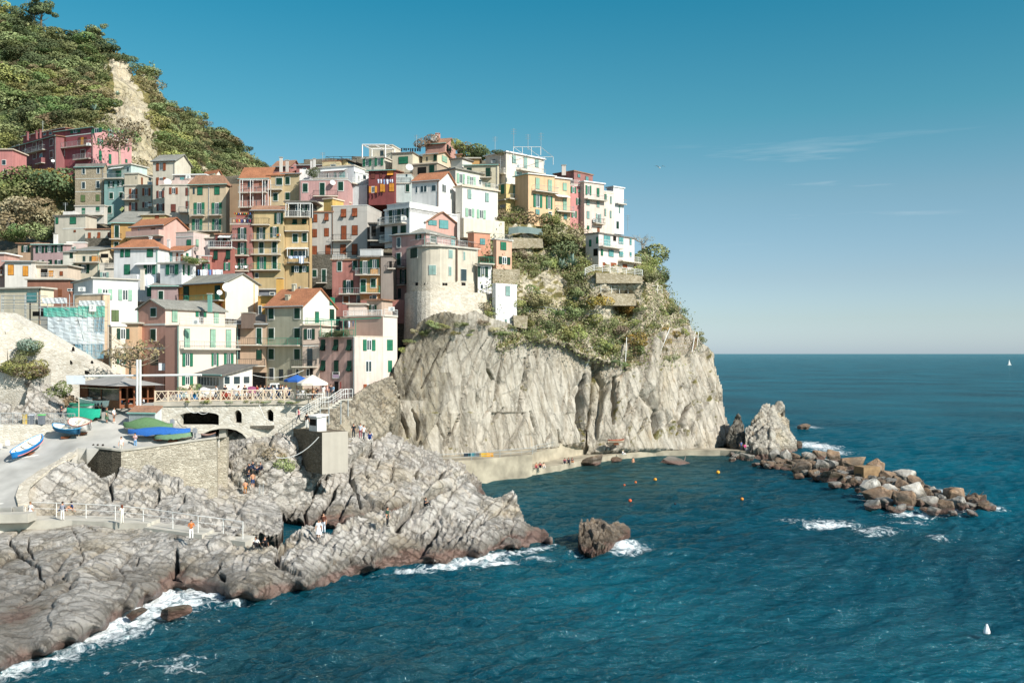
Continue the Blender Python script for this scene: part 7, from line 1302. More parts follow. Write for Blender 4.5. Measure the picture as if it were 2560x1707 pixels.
rings=[[(r*math.cos(2*math.pi*k/n_),r*.8*math.sin(2*math.pi*k/n_),z) for k in range(n_)] for z,r in((1.02,.135),(.85,.19),(.6,.24),(.40,.29))]
DRS.add([q for r in rings for q in r],[(i*n_+k,i*n_+(k+1)%n_,(i+1)*n_+(k+1)%n_,(i+1)*n_+k) for i in range(3) for k in range(n_)]); DM=bpy.data.meshes.new('skirt'); DM.from_pydata(DRS.v,[],DRS.f); DM.materials.append(SKIN)
def person(pos,pose,rz,top,bot,hair,label,s=1.0,longh=False,skin=None,group=None):
    o=bpy.data.objects.new('person',PM[pose]); COL.objects.link(o); o.location=pos; o.rotation_euler=(0,0,R(rz)); o.scale=(s,s,s)
    for i,c in enumerate((skin or '#c9967a',top,bot,'#e8e4dc' if hash(label)%2 else '#2e2a28')):
        o.material_slots[i].link='OBJECT'; o.material_slots[i].material=cm(c)
    tag(o,label,'person',group); h_=bpy.data.objects.new('hair',HM[1 if longh else 0]); COL.objects.link(h_); h_.parent=o; h_.location=HEAD[pose]; h_.material_slots[0].link='OBJECT'; h_.material_slots[0].material=cm(hair)
    if pose=='dress': d=bpy.data.objects.new('dress',DM); COL.objects.link(d); d.parent=o; d.material_slots[0].link='OBJECT'; d.material_slots[0].material=cm(top)
    return o
# ---- concrete path along the shore, with its railing
PZ=2.45
def pathseg(pts,z,name='shore_path'):
    A=[P(x,y,(CZ-z)*F/(y-HY)) for x,y in pts]; B=[p+Vector((.2,2.6,0)) for p in A]; m=MB(); n=len(A); d=Vector((0,0,1.3)); m.add([p-d for p in A]+A+B+[p-d for p in B],[f for i in range(n-1) for f in((i,i+1,n+i+1,n+i),(n+i,n+i+1,2*n+i+1,2*n+i),(2*n+i,2*n+i+1,3*n+i+1,3*n+i))]+[(0,n,2*n,3*n),(n-1,4*n-1,3*n-1,2*n-1)]); o=m.build(name,M_CONC); o['kind']='structure'; return A
pathseg([(-420,1312),(-60,1308),(70,1300),(180,1300),(295,1306),(368,1308)],2.9); pathseg([(360,1318),(440,1328),(505,1336)],2.6); pathseg([(500,1341),(560,1347),(613,1354)],2.35)
rl=[]
for x,y in((-400,1304),(-320,1303),(-240,1302),(-170,1302),(-100,1301),(-30,1300),(63,1294),(141,1296),(215,1299),(288,1303),(358,1310),(432,1321),(495,1331),(558,1339),(607,1347)): rl.append(P(x,y,(CZ-2.75+.1*(x>355)+.2*(x>500))*F/(y-HY)))
railing(rl,1.45,'railing',M_WHITE,None,mids=(.62,),r=.035,label='thin white railing along the shore path')
def G(x,y,z): Y=(CZ-z)*F/(y-HY); return P(x,y,Y)
person(G(76,1300,2.9),'dress',160,'#f1ede6','#f1ede6','#7a5a3c','person in a white dress on the shore path at the left',1.0)
person(G(156,1300,2.9),'phone',190,'#8e8f98','#eeeae2','#3a2c24','person in a grey shirt and white trousers leaning on the path railing')
person(G(158,1280,3.3)+Vector((0,.3,0)),'ground',-60,'#3b3232','#33405e','#2b2320','person sitting behind the railing in dark clothes, left of the white bag')
person(G(178,1278,3.3)+Vector((0,.3,0)),'ground',-70,'#27406e','#c9967a','#2b2320','person sunbathing behind the railing in blue')
person(G(305,1309,2.9),'phone',240,'#ece4d2','#e9e2d0','#6b3c2a','person in a cream coat looking at a phone on the path',1.0,True)
person(G(478,1345,2.45),'lean',20,'#c8743a','#f0ede6','#2b2320','person in an orange top and white trousers leaning on the path wall')
person(RS1.at(645,1365)+Vector((0,-.6,.25)),'ground',-10,'#efece6','#232326','#2b2320','seated person in a white top and black trousers at the end of the path',1.0,True)
person(RS1.at(668,1363)+Vector((0,-.6,.25)),'ground',15,'#232326','#1d1d20','#2b2320','seated person all in black at the end of the path')
person(RS1.at(812,1338)+Vector((0,-.6,.15)),'stand',-20,'#6b3f30','#dfe3ea','#2b2320','standing person in a brown jacket on the shore rocks',1.05)
person(RS1.at(802,1342)+Vector((0,-.9,.15)),'dress',10,'#f2f0ee','#f2f0ee','#3a2c24','person in a white dress beside the brown jacket on the shore rocks',.95,True)
person(RS1.at(971,1318)+Vector((0,-.6,.15)),'stand',70,'#2f4a3c','#232629','#2b2320','standing person in a dark green shirt on the shore rocks',1.08)
person(RS1.at(1064,1262)+Vector((0,-.5,.15)),'ground',60,'#2a3138','#232629','#4a3a2e','person in black crouching on the rock crest')
for i,(x,y,t,b,l) in enumerate(((628,1182,'#2c3a55','#20242c','leftmost of the dark dressed group seated in the gully'),(638,1176,'#30363c','#2c3a55','second of the dark dressed group seated in the gully, highest'),(645,1186,'#1f2d4a','#232629','third of the dark dressed group seated in the gully, in navy'),(654,1180,'#3d4652','#2b3448','rightmost of the dark dressed group seated in the gully'),(622,1196,'#23262c','#2f3d52','lowest of the dark dressed group in the gully'))): person(RS4.at(x,y)+Vector((0,-.4,.1)),'ground',20*i-30,t,b,'#2b2320',l)
person(RS4.at(634,1222)+Vector((0,-.4,.1)),'short',200,'#c58f6e','#2c4a78','#2b2320','bather in blue swimming shorts by the gully pool')
person(RS4.at(618,1232)+Vector((0,-.6,-.1)),'lean',200,'#c58f6e','#d08334','#2b2320','bather in orange shorts bending at the gully pool')
zp=P(760,1079,105).z
person(P(747,1056,106.5)+Vector((0,0,-.1)),'walk',-60,'#d07a86','#3d434b','#2b2320','person in a pink shirt at the foot of the white stairs')
person(P(767,1066,105.6)+Vector((0,0,-.2)),'stand',170,'#1f2022','#e6e2da','#2b2320','person in black at the left of the white hut')
person(G(884,1096,8.6),'stand',10,'#24262a','#2d3138','#2b2320','person in black standing right of the stone pier')
person(G(901,1096,8.6),'stand',-10,'#c7cad0','#8d3d4c','#2b2320','person with a red bag right of the stone pier'); person(G(909,1100,8.4),'walk',40,'#e6e0da','#3d434b','#3a2c24','person in white right of the stone pier')
person(G(925,1098,8.4),'ground',0,'#27407a','#27407a','#2b2320','person lying in blue beside the group right of the pier')
# ramp
def onR(x,y): return RR.at(x,y)
person(onR(152,1050),'phone',90,'#2b2d3c','#23252c','#2b2320','person in a dark jacket beside the emerald covered boat')
person(onR(232,1045)+Vector((0,1.5,.2)),'stand',120,'#232429','#1e1f24','#6b4a34','person in black behind the emerald covered boat'); person(onR(243,1043)+Vector((0,1.2,.2)),'walk',120,'#3a3b44','#2a2b32','#2b2320','second person in dark grey behind the emerald covered boat')
person(onR(266,1058),'dress',100,'#46604a','#46604a','#6b4a34','person in a green patterned dress with a backpack on the ramp',1.0,True); person(onR(285,1058),'short',80,'#f0eee8','#6b5a52','#2b2320','person in a white shirt walking on the ramp')
for x,t,l in((232,'#e9e4da','leftmost of three seated on the harbour wall, in white'),(243,'#2b2d33','middle of three seated on the harbour wall, dark hair'),(256,'#33363f','rightmost of three seated on the harbour wall, in grey')): person(P(x,1131,100.5),'ground',170,t,'#2d3138','#2b2320',l,1.0,True)
person(P(303,1132,99.6),'stand',0,'#efe9df','#c9c2b4','#3a2c24','person in a white striped jumper behind the harbour wall'); person(P(338,1122,101),'phone',-10,'#dcbfc4','#6f9dc4','#2b2320','person in a pink jumper and pale jeans behind the harbour wall')
# quay
for i,(x,y) in enumerate(((1341,1170),(1350,1169),(1359,1170))): person(G(x,y,.75),'ground',10*i-10,('#c58f6e','#a8504f','#e6b9a0')[i],('#b0555c','#3d434b','#e0d6ce')[i],'#2b2320',('left','middle','right')[i]+' bather of the trio seated on the quay ledge nearest the stairs',1.0,skin='#cf9f82')
for i,(x,y) in enumerate(((1412,1158),(1421,1157),(1430,1157))): person(G(x,y,.75),'ground',10*i-10,('#a04a5c','#2d3342','#2b3040')[i],('#2d3342','#31313a','#c58f6e')[i],'#2b2320',('left','middle','right')[i]+' bather of the farther trio on the quay ledge',1.0)
person(G(1556,1137,.75),'ground',60,'#f4f2ee','#f4f2ee','#c9b48e','person in white sitting alone on the quay ledge',1.0,True)
person(G(1853,1126,.9),'stand',0,'#51689a','#3d434b','#2b2320','person in blue at the foot of the sea stack'); person(G(1862,1126,.9),'sit',10,'#e0509a','#8d8f96','#2b2320','person in bright pink at the foot of the sea stack')
person(G(1583,1168,-1.05),'stand',30,'#c58f6e','#c58f6e','#2b2320','swimmer in the cove below the quay'); 
# square
SQ=[(475,'#c9a27c','#8d8f96','#c9b48e'),(541,'#eeeae4','#3d434b','#2b2320'),(563,'#2f3038','#2a2b30','#2b2320'),(597,'#e9e3da','#4a5568','#2b2320'),(612,'#23252b','#6b4a34','#2b2320'),(643,'#c7463c','#4a5568','#2b2320'),(651,'#ecdccf','#3d434b','#6b4a34'),(661,'#2a2b32','#2a2b30','#2b2320'),(672,'#26304a','#22252b','#2b2320'),(683,'#eceae6','#7a8aa8','#3a2c24'),(701,'#2b2b2e','#e9e3da','#6b4a34'),(706,'#e3ded8','#2a2b30','#2b2320'),(715,'#c9b9a8','#a98f7e','#6b3c2a'),(746,'#f1efea','#4a5568','#2b2320'),(757,'#f3f1ee','#3d434b','#c9b48e'),(769,'#c9a27c','#3d434b','#8a6238'),(783,'#b98f6c','#4a5568','#8a6238'),(792,'#35363c','#22252b','#2b2320'),(808,'#f1efea','#e9e3da','#2b2320'),(818,'#dca59a','#7a8aa8','#6b4a34'),(827,'#33343c','#22252b','#2b2320'),(833,'#9cc3dc','#3d434b','#3a2c24')]
def cname(c):
    r,g,b=[int(c[i:i+2],16) for i in(1,3,5)]
    if min(r,g,b)>215: return 'white'
    if max(r,g,b)<80: return 'navy' if b>r+20 else 'black'
    if b>r+25: return 'light blue'
    if r>g+70: return 'red'
    if r>g+35: return 'salmon pink' if g>150 else 'tan'
    return 'beige' if r>b+15 else 'grey'
for i,(x,t,b,hh) in enumerate(SQ):
    Y=BY(x)+.9+(i%3)*1.1; q=P(x,1000,Y); q.z=ZD
    spot='left end of' if x<500 else 'left half of' if x<620 else 'truck side of' if x<720 else 'umbrella side of' if x<800 else 'stairs end of'
    person(q,('stand','walk','phone','stand')[i%4] if x<735 or x>800 else 'sit',(30,-40,170,100)[i%4],t,b,hh,'person in %s with %s trousers behind the %s the crossed fence'%(cname(t),cname(b),spot),1.0,i%3==0)
person(G(426,977,12.9),'short',190,'#f1efea','#1d1d20','#2b2320','waiter in a white shirt and black shorts at the restaurant door')
for i,(u,v,t) in enumerate(((.25,.2,'#4f9ad0'),(.3,.42,'#c7463c'),(.3,.7,'#e0b9a0'),(.3,.88,'#dfe3e8'))): person(PG.p(PG.w*u*.5,PG.d*v,PG.zb+.0),'sit',-60,t,'#3d434b','#2b2320','diner in %s seated under the wooden pavilion roof'%('blue','red','peach','pale grey')[i])
person(P(zx(0),0,1) if False else P(355,598,165),'stand',0,'#2b2d33','#2d3138','#2b2320','dark person on the balcony of the cream house') if False else None
# ================================================================ boats and harbour things
def boat(A,B,beam,hgt,outer,inner,rim,label,name='rowing_boat',cover=None,tilt=0,stripe=None,drape=.5,hump=.25,transom=False,lift=.15):
    A,B=Vector(A),Vector(B); L=(B-A).length; d=(B-A).normalized(); ctr=(A+B)/2; s=Vector((-d.y,d.x,0)).normalized(); up=Vector((0,0,1)); s=(s*math.cos(tilt)+up*math.sin(tilt)); up=d.cross(s).normalized(); up=up if up.z>0 else -up
    t=thing(name,label,'boat',ctr); n=14; NS=7
    def W_(k): x=k*2-1; w=(1-abs(x)**2.4); return beam/2*(max(w,0)**.62 if not(transom and x<0) else max(.72,w**.5))
    def sheer(k): return hgt*(1+.28*(2*k-1)**2)
    def ring(k,inn=0):
        w=max(W_(k)-inn,.02); h0=.0+inn+.18*hgt*(2*k-1)**4; h1=sheer(k); out=[]
        for j in range(NS):
            a=math.pi*j/(NS-1); x=-math.cos(a)*w; z=h1-(h1-h0)*math.sin(a)**.7; out.append(A+d*(L*(k*(1-2*inn/L)+inn/L))+s*x+up*(z+lift))
        return out
    m=MB(); R_=[ring(i/n) for i in range(n+1)]; m.add([q for r in R_ for q in r],[(i*NS+j,i*NS+j+1,(i+1)*NS+j+1,(i+1)*NS+j) for i in range(n) for j in range(NS-1)]+[tuple(range(NS)),tuple(n*NS+j for j in range(NS))[::-1]]); hl=m.build('hull',cm(outer) if isinstance(outer,str) else outer,t,smooth=True)
    if not cover:
        m=MB(); R2=[ring(i/n,.06) for i in range(n+1)]; m.add([q for r in R2 for q in r],[(i*NS+j+1,i*NS+j,(i+1)*NS+j,(i+1)*NS+j+1) for i in range(n) for j in range(NS-1)]); m.build('inner_hull',cm(inner),t,smooth=True)
        m=MB()
        for e in(0,NS-1): m.tube([R_[i][e] for i in range(n+1)],.055,5)
        m.build('gunwale',cm(rim),t)
        m=MB()
        for k in(.28,.5,.72): a,b=ring(k,.08)[0],ring(k,.08)[-1]; q=Vector((0,0,.12)); u=d*.12; m.hexa([a-u-q,a+u-q,b+u-q,b-u-q,a-u-q*.6,a+u-q*.6,b+u-q*.6,b-u-q*.6])
        m.build('thwart',cm('#d8cdb8'),t)
    else:
        m=MB(); K=9; rows=[]
        for i in range(n+1):
            k=i/n; w=W_(k)+.06; r=[]; hp=hump*math.sin(math.pi*min(1,max(0,k*1.25-.1)))
            for j in range(K):
                x=(j/(K-1)*2-1); z=sheer(k)+hp*(1-x*x)+lift+random.uniform(-.02,.02)
                r.append(A+d*(L*k)+s*(x*w)+up*z)
            lo=[r[0]-up*(drape*hgt*random.uniform(.75,1.15))-s*.05]; hi=[r[-1]-up*(drape*hgt*random.uniform(.75,1.15))+s*.05]; rows.append(lo+r+hi)
        K+=2; m.add([q for r in rows for q in r],[(i*K+j,i*K+j+1,(i+1)*K+j+1,(i+1)*K+j) for i in range(n) for j in range(K-1)]); m.build('cover',cm(cover),t,smooth=True)
    if stripe:
        m=MB()
        for e in(1,NS-2): m.tube([R_[i][e] for i in range(1,n)],.05,4)
        m.build('stripe',cm(stripe),t)
    m=MB(); m.box((ctr.x,ctr.y,ctr.z+.02),(.8,1.2,.24)); m.build('chock',M_WOOD,t)
    return t
def outboard(p,label,rz=0):
    t=thing('outboard_motor',label,'motor',p); m=MB(); m.box((p.x,p.y,p.z+.75),(.34,.5,.42),rz=rz); m.box((p.x,p.y-.05,p.z+1.0),(.26,.38,.12),rz=rz); m.build('cowling',cm('#8d9196'),t); m=MB(); m.tube([(p.x,p.y,p.z),(p.x,p.y,p.z+.6)],.07,6); m.box((p.x,p.y+.06,p.z+.08),(.1,.34,.12),rz=rz); m.build('leg',cm('#6f7378'),t)
def gz(x,y): q=RR.at(x,y); return q
boat(gz(32,1158),gz(108,1110),1.7,.62,'#1f78b8','#e8e4dc','#2f8fd0','bright blue rowing boat with a pale inside at the left edge of the ramp',stripe='#d8867e',lift=.35)
boat(gz(136,1088),gz(201,1098),1.5,.6,'#2d6688','#dfe3e2','#3f8fb8','teal blue rowing boat with oars leaning by the ramp wall',lift=.5,tilt=.15)
boat(gz(183,1078),gz(232,1090),1.9,.8,'#e9e4dc','#f3f1ec','#a86a5c','round white rowing boat with a red rim propped on the ramp',lift=.55,tilt=.35)
boat(gz(207,1022),gz(297,1026),1.8,.8,'#f1efe9','#dedad0','#e9e4dc','long white boat in front of the wooden pavilion',lift=.25,transom=True)
boat(gz(178,1030),gz(236,1034),1.6,.55,'#e9e4dc','#fff','#fff','small boat under a dark green cover between the white and emerald boats',cover='#2f7d62',drape=.4,hump=.12,name='covered_boat',lift=.4)
boat(gz(168,1048),gz(251,1050),1.8,.75,'#e9e4dc','#fff','#fff','boat under a bright emerald tarpaulin hanging to the ground',cover='#1f9a7c',drape=1.5,hump=.25,name='covered_boat',lift=.35)
boat(gz(308,1082),gz(432,1084),2.1,.65,'#d8d4c8','#fff','#fff','big boat under a dull green tarpaulin beside the metal shed',cover='#5f7f56',drape=.7,hump=.75,name='covered_boat',lift=.3)
boat(gz(322,1098),gz(476,1096),1.9,.6,'#e0e4ea','#fff','#fff','long boat under a royal blue tarpaulin',cover='#2f66ae',drape=.8,hump=.35,name='covered_boat',lift=.35)
boat(gz(388,1106),gz(484,1100),1.7,.5,'#d8d4c8','#fff','#fff','low boat under a faded green tarpaulin nearest the harbour wall',cover='#6c8a6a',drape=.9,hump=.12,name='covered_boat',lift=.2)
outboard(gz(428,1085)+Vector((0,.2,.5)),'grey outboard motor at the stern of the green covered boat'); outboard(gz(489,1100)+Vector((0,-.2,.2)),'grey outboard motor at the right end of the harbour wall')
boat(gz(505,1102),gz(540,1100),1.2,.5,'#3c4148','#6c7078','#8d6a5a','small dark dinghy with an orange buoy at the end of the harbour wall',lift=.1)
def crate(p,w,d,h,c,label,rz=0,name='fish_crate',group=None):
    m=MB(); 
    for dx,dy,sx,sy in((0,-d/2,w,.04),(0,d/2,w,.04),(-w/2,0,.04,d),(w/2,0,.04,d)):
        for z in(.15,.5,.85): m.box((p.x+dx,p.y+dy,p.z+h*z),(sx,sy,h*.22))
    m.box((p.x,p.y,p.z+.02),(w,d,.04)); 
    for dx in(-1,1):
        for dy in(-1,1): m.box((p.x+dx*w/2,p.y+dy*d/2,p.z+h/2),(.06,.06,h))
    o=m.build(name,cm(c),None,loc=p); tag(o,label,'crate',group)
for i in range(4): crate(gz(196+i*8,1052)+Vector((0,-.6,.32*(i%2))),.62,.45,.3,'#4fb39a',('left','second','third','right')[i]+' turquoise fish crate of the row beside the emerald covered boat',group='turquoise crates by the covered boat')
zq=lambda x,y,dy=0:(lambda q:Vector((q.x,q.y,ZD)))(G(x,y,ZD))
Z('F')
def sqb(x0,x1,y,Y,h_,c,l,cover=None,beam=1.5,**k):
    a=P(zx(x0),0,Y); b=P(zx(x1),0,Y+.8); a.z=b.z=ZD; return boat(a,b,beam,h_,c,'#e9e6e0',k.pop('rim','#d8dcdc'),l,cover=cover,**k)
sqb(895,1030,0,109.5,.6,'#cfe0dc','pale turquoise skiff at the left end of the square'); sqb(1175,1290,0,110.5,.9,'#f1efea','white dinghy with a raised bow on the square',cover='#efece4',hump=.4); sqb(1285,1420,0,112,.85,'#e9ebec','white motor boat with a grey canopy on the square')
sqb(1490,1620,0,111,.7,'#a8453a','dark red hulled boat on the square',rim='#e9e6e0'); sqb(1640,1870,0,111.8,.9,'#f0eeea','large white boat with a raised bow before the veranda',stripe='#8fb7c9'); sqb(1815,2060,0,113.5,.9,'#dcd4d4','boat under a plum coloured cover on the square',cover='#8d4f6c',hump=.4)
sqb(2290,2500,0,116,.8,'#28558c','boat under a deep blue cover behind the truck',cover='#1f4f8c',hump=.3)
# three wheeled truck
def truck():
    p=P(672,0,119); p.z=ZD; t=thing('small_truck','small white three wheeled truck with a grey load bed on the square','truck',p); m=MB(); x,y,z=p
    m.hexa([(x+.2,y-.65,z+.35),(x+1.45,y-.65,z+.35),(x+1.45,y+.65,z+.35),(x+.2,y+.65,z+.35),(x+.3,y-.58,z+1.65),(x+1.15,y-.58,z+1.65),(x+1.15,y+.58,z+1.65),(x+.3,y+.58,z+1.65)]); m.build('cab',M_WHITE,t)
    m=MB(); m.hexa([(x+1.22,y-.55,z+1.0),(x+1.36,y-.55,z+1.0),(x+1.36,y+.55,z+1.0),(x+1.22,y+.55,z+1.0),(x+1.1,y-.5,z+1.5),(x+1.2,y-.5,z+1.5),(x+1.2,y+.5,z+1.5),(x+1.1,y+.5,z+1.5)]); m.box((x+.75,y-.66,z+1.25),(.6,.05,.45)); m.build('windscreen',M_PANE,t)
    m=MB(); m.box((x-.7,y,z+.62),(1.8,1.4,.12)); m.box((x-.7,y-.68,z+.85),(1.8,.05,.4)); m.box((x-.7,y+.68,z+.85),(1.8,.05,.4)); m.box((x-1.58,y,z+.85),(.05,1.4,.4)); m.build('load_bed',M_METAL,t)
    for wx,wy in((x+1.1,y),(x-1.0,y-.6),(x-1.0,y+.6)): m=MB(); m.tube([(wx,wy-.08,z+.25),(wx,wy+.08,z+.25)],.25,12); m.build('wheel',cm('#26262a'),t)
truck()
def parasol(px,py_rim,Y,rw,c,label,rise=.8,val=.25,pole=True):
    p=P(px,py_rim,Y); base=Vector((p.x,p.y,ZD)); t=thing('parasol',label,'parasol',base); m=MB(); ap=Vector((p.x,p.y,p.z+rise)); n=8; rim=[Vector((p.x+rw*math.cos(2*math.pi*(k+.3)/n),p.y+rw*math.sin(2*math.pi*(k+.3)/n),p.z)) for k in range(n)]; lo=[q-Vector((0,0,val)) for q in rim]
    m.add([ap]+rim+lo,[(0,1+k,1+(k+1)%n) for k in range(n)]+[(1+k,1+n+k,1+n+(k+1)%n,1+(k+1)%n) for k in range(n)]); m.build('canopy',cm(c),t)
    m=MB(); m.tube([base,ap],.05,6); m.build('pole',M_WOOD,t)
    m=MB(); 
    for q in rim: m.tube([Vector((p.x,p.y,p.z-.3)),q],.02,3,cap=False)
    m.build('ribs',M_WOOD,t)
parasol(781,957,110,1.75,'#e9e0cf','big cream parasol over the cafe tables at the stairs end of the square',rise=.95); parasol(742,949,114,1.5,'#2f5fa8','blue parasol behind the cream one on the square',rise=.6)
def table(x,Y,l,group):
    p=P(x,0,Y); p.z=ZD; t=thing('cafe_table',l,'table',p,group); m=MB(); m.box((p.x,p.y,p.z+.73),(.8,.8,.04)); m.build('table_top',cm('#efece6'),t); m=MB(); m.tube([p,p+Vector((0,0,.72))],.04,5); m.build('leg',M_IRON,t)
for i,x in enumerate((752,775,798)): table(x,108.2+i*.4,('left','middle','right')[i]+' white cafe table under the cream parasol','cafe tables')
for x,l in((447,'blue plant pot at the left of the restaurant door'),(488,'blue plant pot at the right of the restaurant door')):
    p=P(x,0,113); p.z=ZD; t=thing('plant_pot',l,'plant pot',p); m=MB(); m.tube([p,p+Vector((0,0,.6))],[.25,.36],8); m.build('pot',cm('#2f86c4'),t); s_=shrub(p+Vector((0,0,.8)),1.1,'green','foliage',None,None,None,1.0); s_.parent=t; s_.location=(0,0,.6)
# bins behind the left railing
Z('N')
for x,c,l in((345,'#d9b85c','bin with a yellow front behind the ramp railing'),(408,'#c9cdd4','grey bin behind the ramp railing'),(545,'#6bc46e','bin with a green lid behind the ramp railing')):
    p=P(zx(x),zy(735),104.5); t=thing('waste_bin',l,'bin',p); m=MB(); m.box((p.x,p.y,p.z+.5),(.55,.6,1.0)); m.build('body',cm('#6f747a' if c!='#d9b85c' else c),t); m=MB(); m.box((p.x,p.y,p.z+1.04),(.6,.66,.1)); m.build('lid',cm(c),t)
Z('X')
# ropes
def rope(pts,label,r=.03,sag=.0,m_=None):
    m=MB(); q=[]
    for a,b in zip(pts,pts[1:]):
        for k in range(8): t=k/8; v=Vector(a).lerp(Vector(b),t); v.z-=sag*4*t*(1-t); q.append(v)
    q.append(Vector(pts[-1])); m.tube(q,r,4); o=m.build('rope',m_ or M_WHITE,None,loc=pts[0]); tag(o,label,'rope')
rope([gz(15,1160)+Vector((0,0,.3)),P(198,1118,103)],'white mooring rope lying across the ramp from the blue boat'); rope([P(797,1092,103.8),P(690,1143,104)],'white rope hanging from the dark pier to the gully',sag=.8,r=.045)
rope([P(466,1018,105.2),P(495,1030,105.2),P(525,1026,105.2)],'rope looped over the wide opening of the bridge',sag=.3); rope([P(648,1012,105.2),P(662,1045,105.2),P(674,1052,105.2)],'rope hanging over the right arched window of the bridge')
rope([P(598,924,121),P(760,925,124)],'washing rope across the brown house facade',sag=1.0)
def ladder(p0,p1,label):
    m=MB(); o=Vector((.4,0,0)); m.tube([p0,p1],.03,4); m.tube([p0+o,p1+o],.03,4)
    for k in range(1,8): a=p0.lerp(p1,k/8); m.tube([a,a+o],.02,3)
    q=m.build('ladder',M_METAL,None,loc=p0); tag(q,label,'ladder')
ladder(RS4.at(650,1232)+Vector((0,-.6,-.5)),RS4.at(650,1232)+Vector((0,-.3,1.0)),'metal bathing ladder at the gully pool')
# small red flag pole on the wall end
m=MB(); a=P(197,1118,103); m.tube([a,a+Vector((0,0,5.2))],.05,5); q=m.build('flag_pole',cm('#c9b9a0'),None,loc=a); tag(q,'slim wooden pole with a red buoy flag at the wall end','pole'); m=MB(); m.add([a+Vector((.05,0,.9)),a+Vector((.05,0,.1)),a+Vector((.55,0,.1)),a+Vector((.3,.02,.7))],((0,1,2,3),)); m.build('flag',cm('#d9705c'),q)
# buoys, gull, far sail
def buoy(x,y,r,c,label,shape='s'):
    r*=.66 if shape=='s' else .8; Y=Yz(y,0); p=P(x,y,Y); p.z=.05; t=thing('buoy',label,'buoy',p); m=MB()
    if shape=='s': m.tube([p+Vector((0,0,-r)),p+Vector((0,0,-r*.4)),p+Vector((0,0,r*.4)),p+Vector((0,0,r))],[r*.2,r,r,r*.3],8)
    else: m.tube([p+Vector((0,0,-r*.2)),p+Vector((0,0,r*.5)),p+Vector((0,0,r*2.6))],[r,r,.05],8)
    m.build('float',cm(c),t,smooth=shape=='s'); m=MB(); m.tube([p+Vector((0,0,r*.8)),p+Vector((0,0,r*1.4))],.03,4); m.build('ring',M_IRON,t)
for x,y,r,c,l in((1638,1199,.35,'#e09a3a','orange buoy in the cove below the parapet'),(1795,1181,.42,'#e8a53a','orange yellow buoy nearest the breakwater'),(1589,1206,.25,'#d8703a','small red orange buoy in the middle of the cove'),(1561,1213,.22,'#c8603a','tiny dark orange buoy at the left of the cove'),(1855,1248,.3,'#e08a3a','orange buoy off the breakwater tip side'),(1575,1252,.32,'#d8603a','red orange buoy above the dark islet'),(1688,1260,.2,'#2b2d33','small dark float right of the islet buoy')): buoy(x,y,r,c,l)
buoy(2467,1582,.26,'#f2f2ee','white pointed marker buoy in the lower right of the sea','c')
p=P(2523,900,1500); p.z=0; t=thing('sailing_boat','tiny white sailing boat near the right horizon','boat',p); m=MB(); m.add([p+Vector((-1,0,1)),p+Vector((2.6,0,1)),p+Vector((0,0,9)),p+Vector((-1,.3,1)),p+Vector((2.6,.3,1)),p+Vector((0,.3,9))],((0,1,2),(5,4,3),(0,2,5,3),(1,4,5,2),(0,3,4,1))); m.build('sail',M_WHITE,t); m=MB(); m.hexa([p+Vector((-2.4,-.8,0)),p+Vector((3,-.8,0)),p+Vector((3,.8,0)),p+Vector((-2.4,.8,0)),p+Vector((-2.8,-1,.9)),p+Vector((3.8,-1,.9)),p+Vector((3.8,1,.9)),p+Vector((-2.8,1,.9))]); m.build('hull',M_WHITE,t)
p=P(1649,420,90); m=MB(); m.add([p+Vector((-.55,0,.16)),p+Vector((-.25,-.1,.2)),p+Vector((0,-.1,0)),p+Vector((0,.12,0)),p+Vector((-.25,.12,.2)),p+Vector((.25,-.1,.18)),p+Vector((.6,0,.1)),p+Vector((.25,.12,.18))],((0,1,4),(1,2,3,4),(2,5,7,3),(5,6,7))); m.tube([p+Vector((-.05,-.28,-.02)),p+Vector((0,-.05,0)),p+Vector((.05,.25,0))],[.03,.07,.02],6); q=m.build('seagull',M_WHITE,None,loc=p); tag(q,'seagull flying in the sky right of the village','seagull')
# ================================================================ details of the town
def laundry(rg,x0,x1,y,Y,items,label,sag=.1,name='washing_line'):
    Z(rg); a=P(zx(x0),zy(y),Y); b=P(zx(x1),zy(y),Y); t=thing(name,label,'washing line',a); m=MB(); m.tube([a,(a+b)/2-Vector((0,0,sag)),b],.02,4); m.build('line',M_IRON,t)
    for u0,u1,dr,c in items:
        p,q=a.lerp(b,u0),a.lerp(b,u1); d=dr/cur[2]/F*Y; m=MB(); n=5
        vs=[p.lerp(q,i/n)+Vector((0,.05*math.sin(i*2.1)-.02,-.02)) for i in range(n+1)]; ws=[v+Vector((.03*math.sin(i),.08*math.cos(i*1.7),-d*(1-.08*math.sin(i*2.3)))) for i,v in enumerate(vs)]; m.add(vs+ws,[(i,i+1,n+2+i,n+1+i) for i in range(n)]); m.build('cloth',cm(c),t)
laundry('E',240,560,738,148.5,[(.02,.12,70,'#f0f0f2'),(.17,.3,80,'#3fa3b8'),(.3,.92,180,'#f5f5f7'),(.93,1,60,'#d8cfc4')],'white sheets and a teal towel hanging on the white hipped house')
laundry('E',1140,1520,668,156,[(.0,.08,80,'#4d6f9a'),(.1,.4,100,'#eef0f4'),(.42,.55,95,'#6c8cc0'),(.58,.98,100,'#eef0f4')],'white and blue sheets hanging before the brick red low house')
laundry('J',375,605,635,171.5,[(.0,.13,60,'#cfd8e4'),(.18,.3,60,'#e4e8ee'),(.36,.5,75,'#8fa3c4'),(.55,.72,70,'#d8dde6'),(.76,.88,45,'#b9c6da'),(.9,1,50,'#eef0f4')],'pale washing hanging across the oxblood red house')
laundry('G',830,1085,1525,160.4,[(.0,.3,40,'#c9d3e4'),(.3,.6,35,'#a9bcd8'),(.6,.9,110,'#d3dbe8'),(.9,1,30,'#e4e8ee')],'blue white washing over the lowest veranda of the slim yellow house')
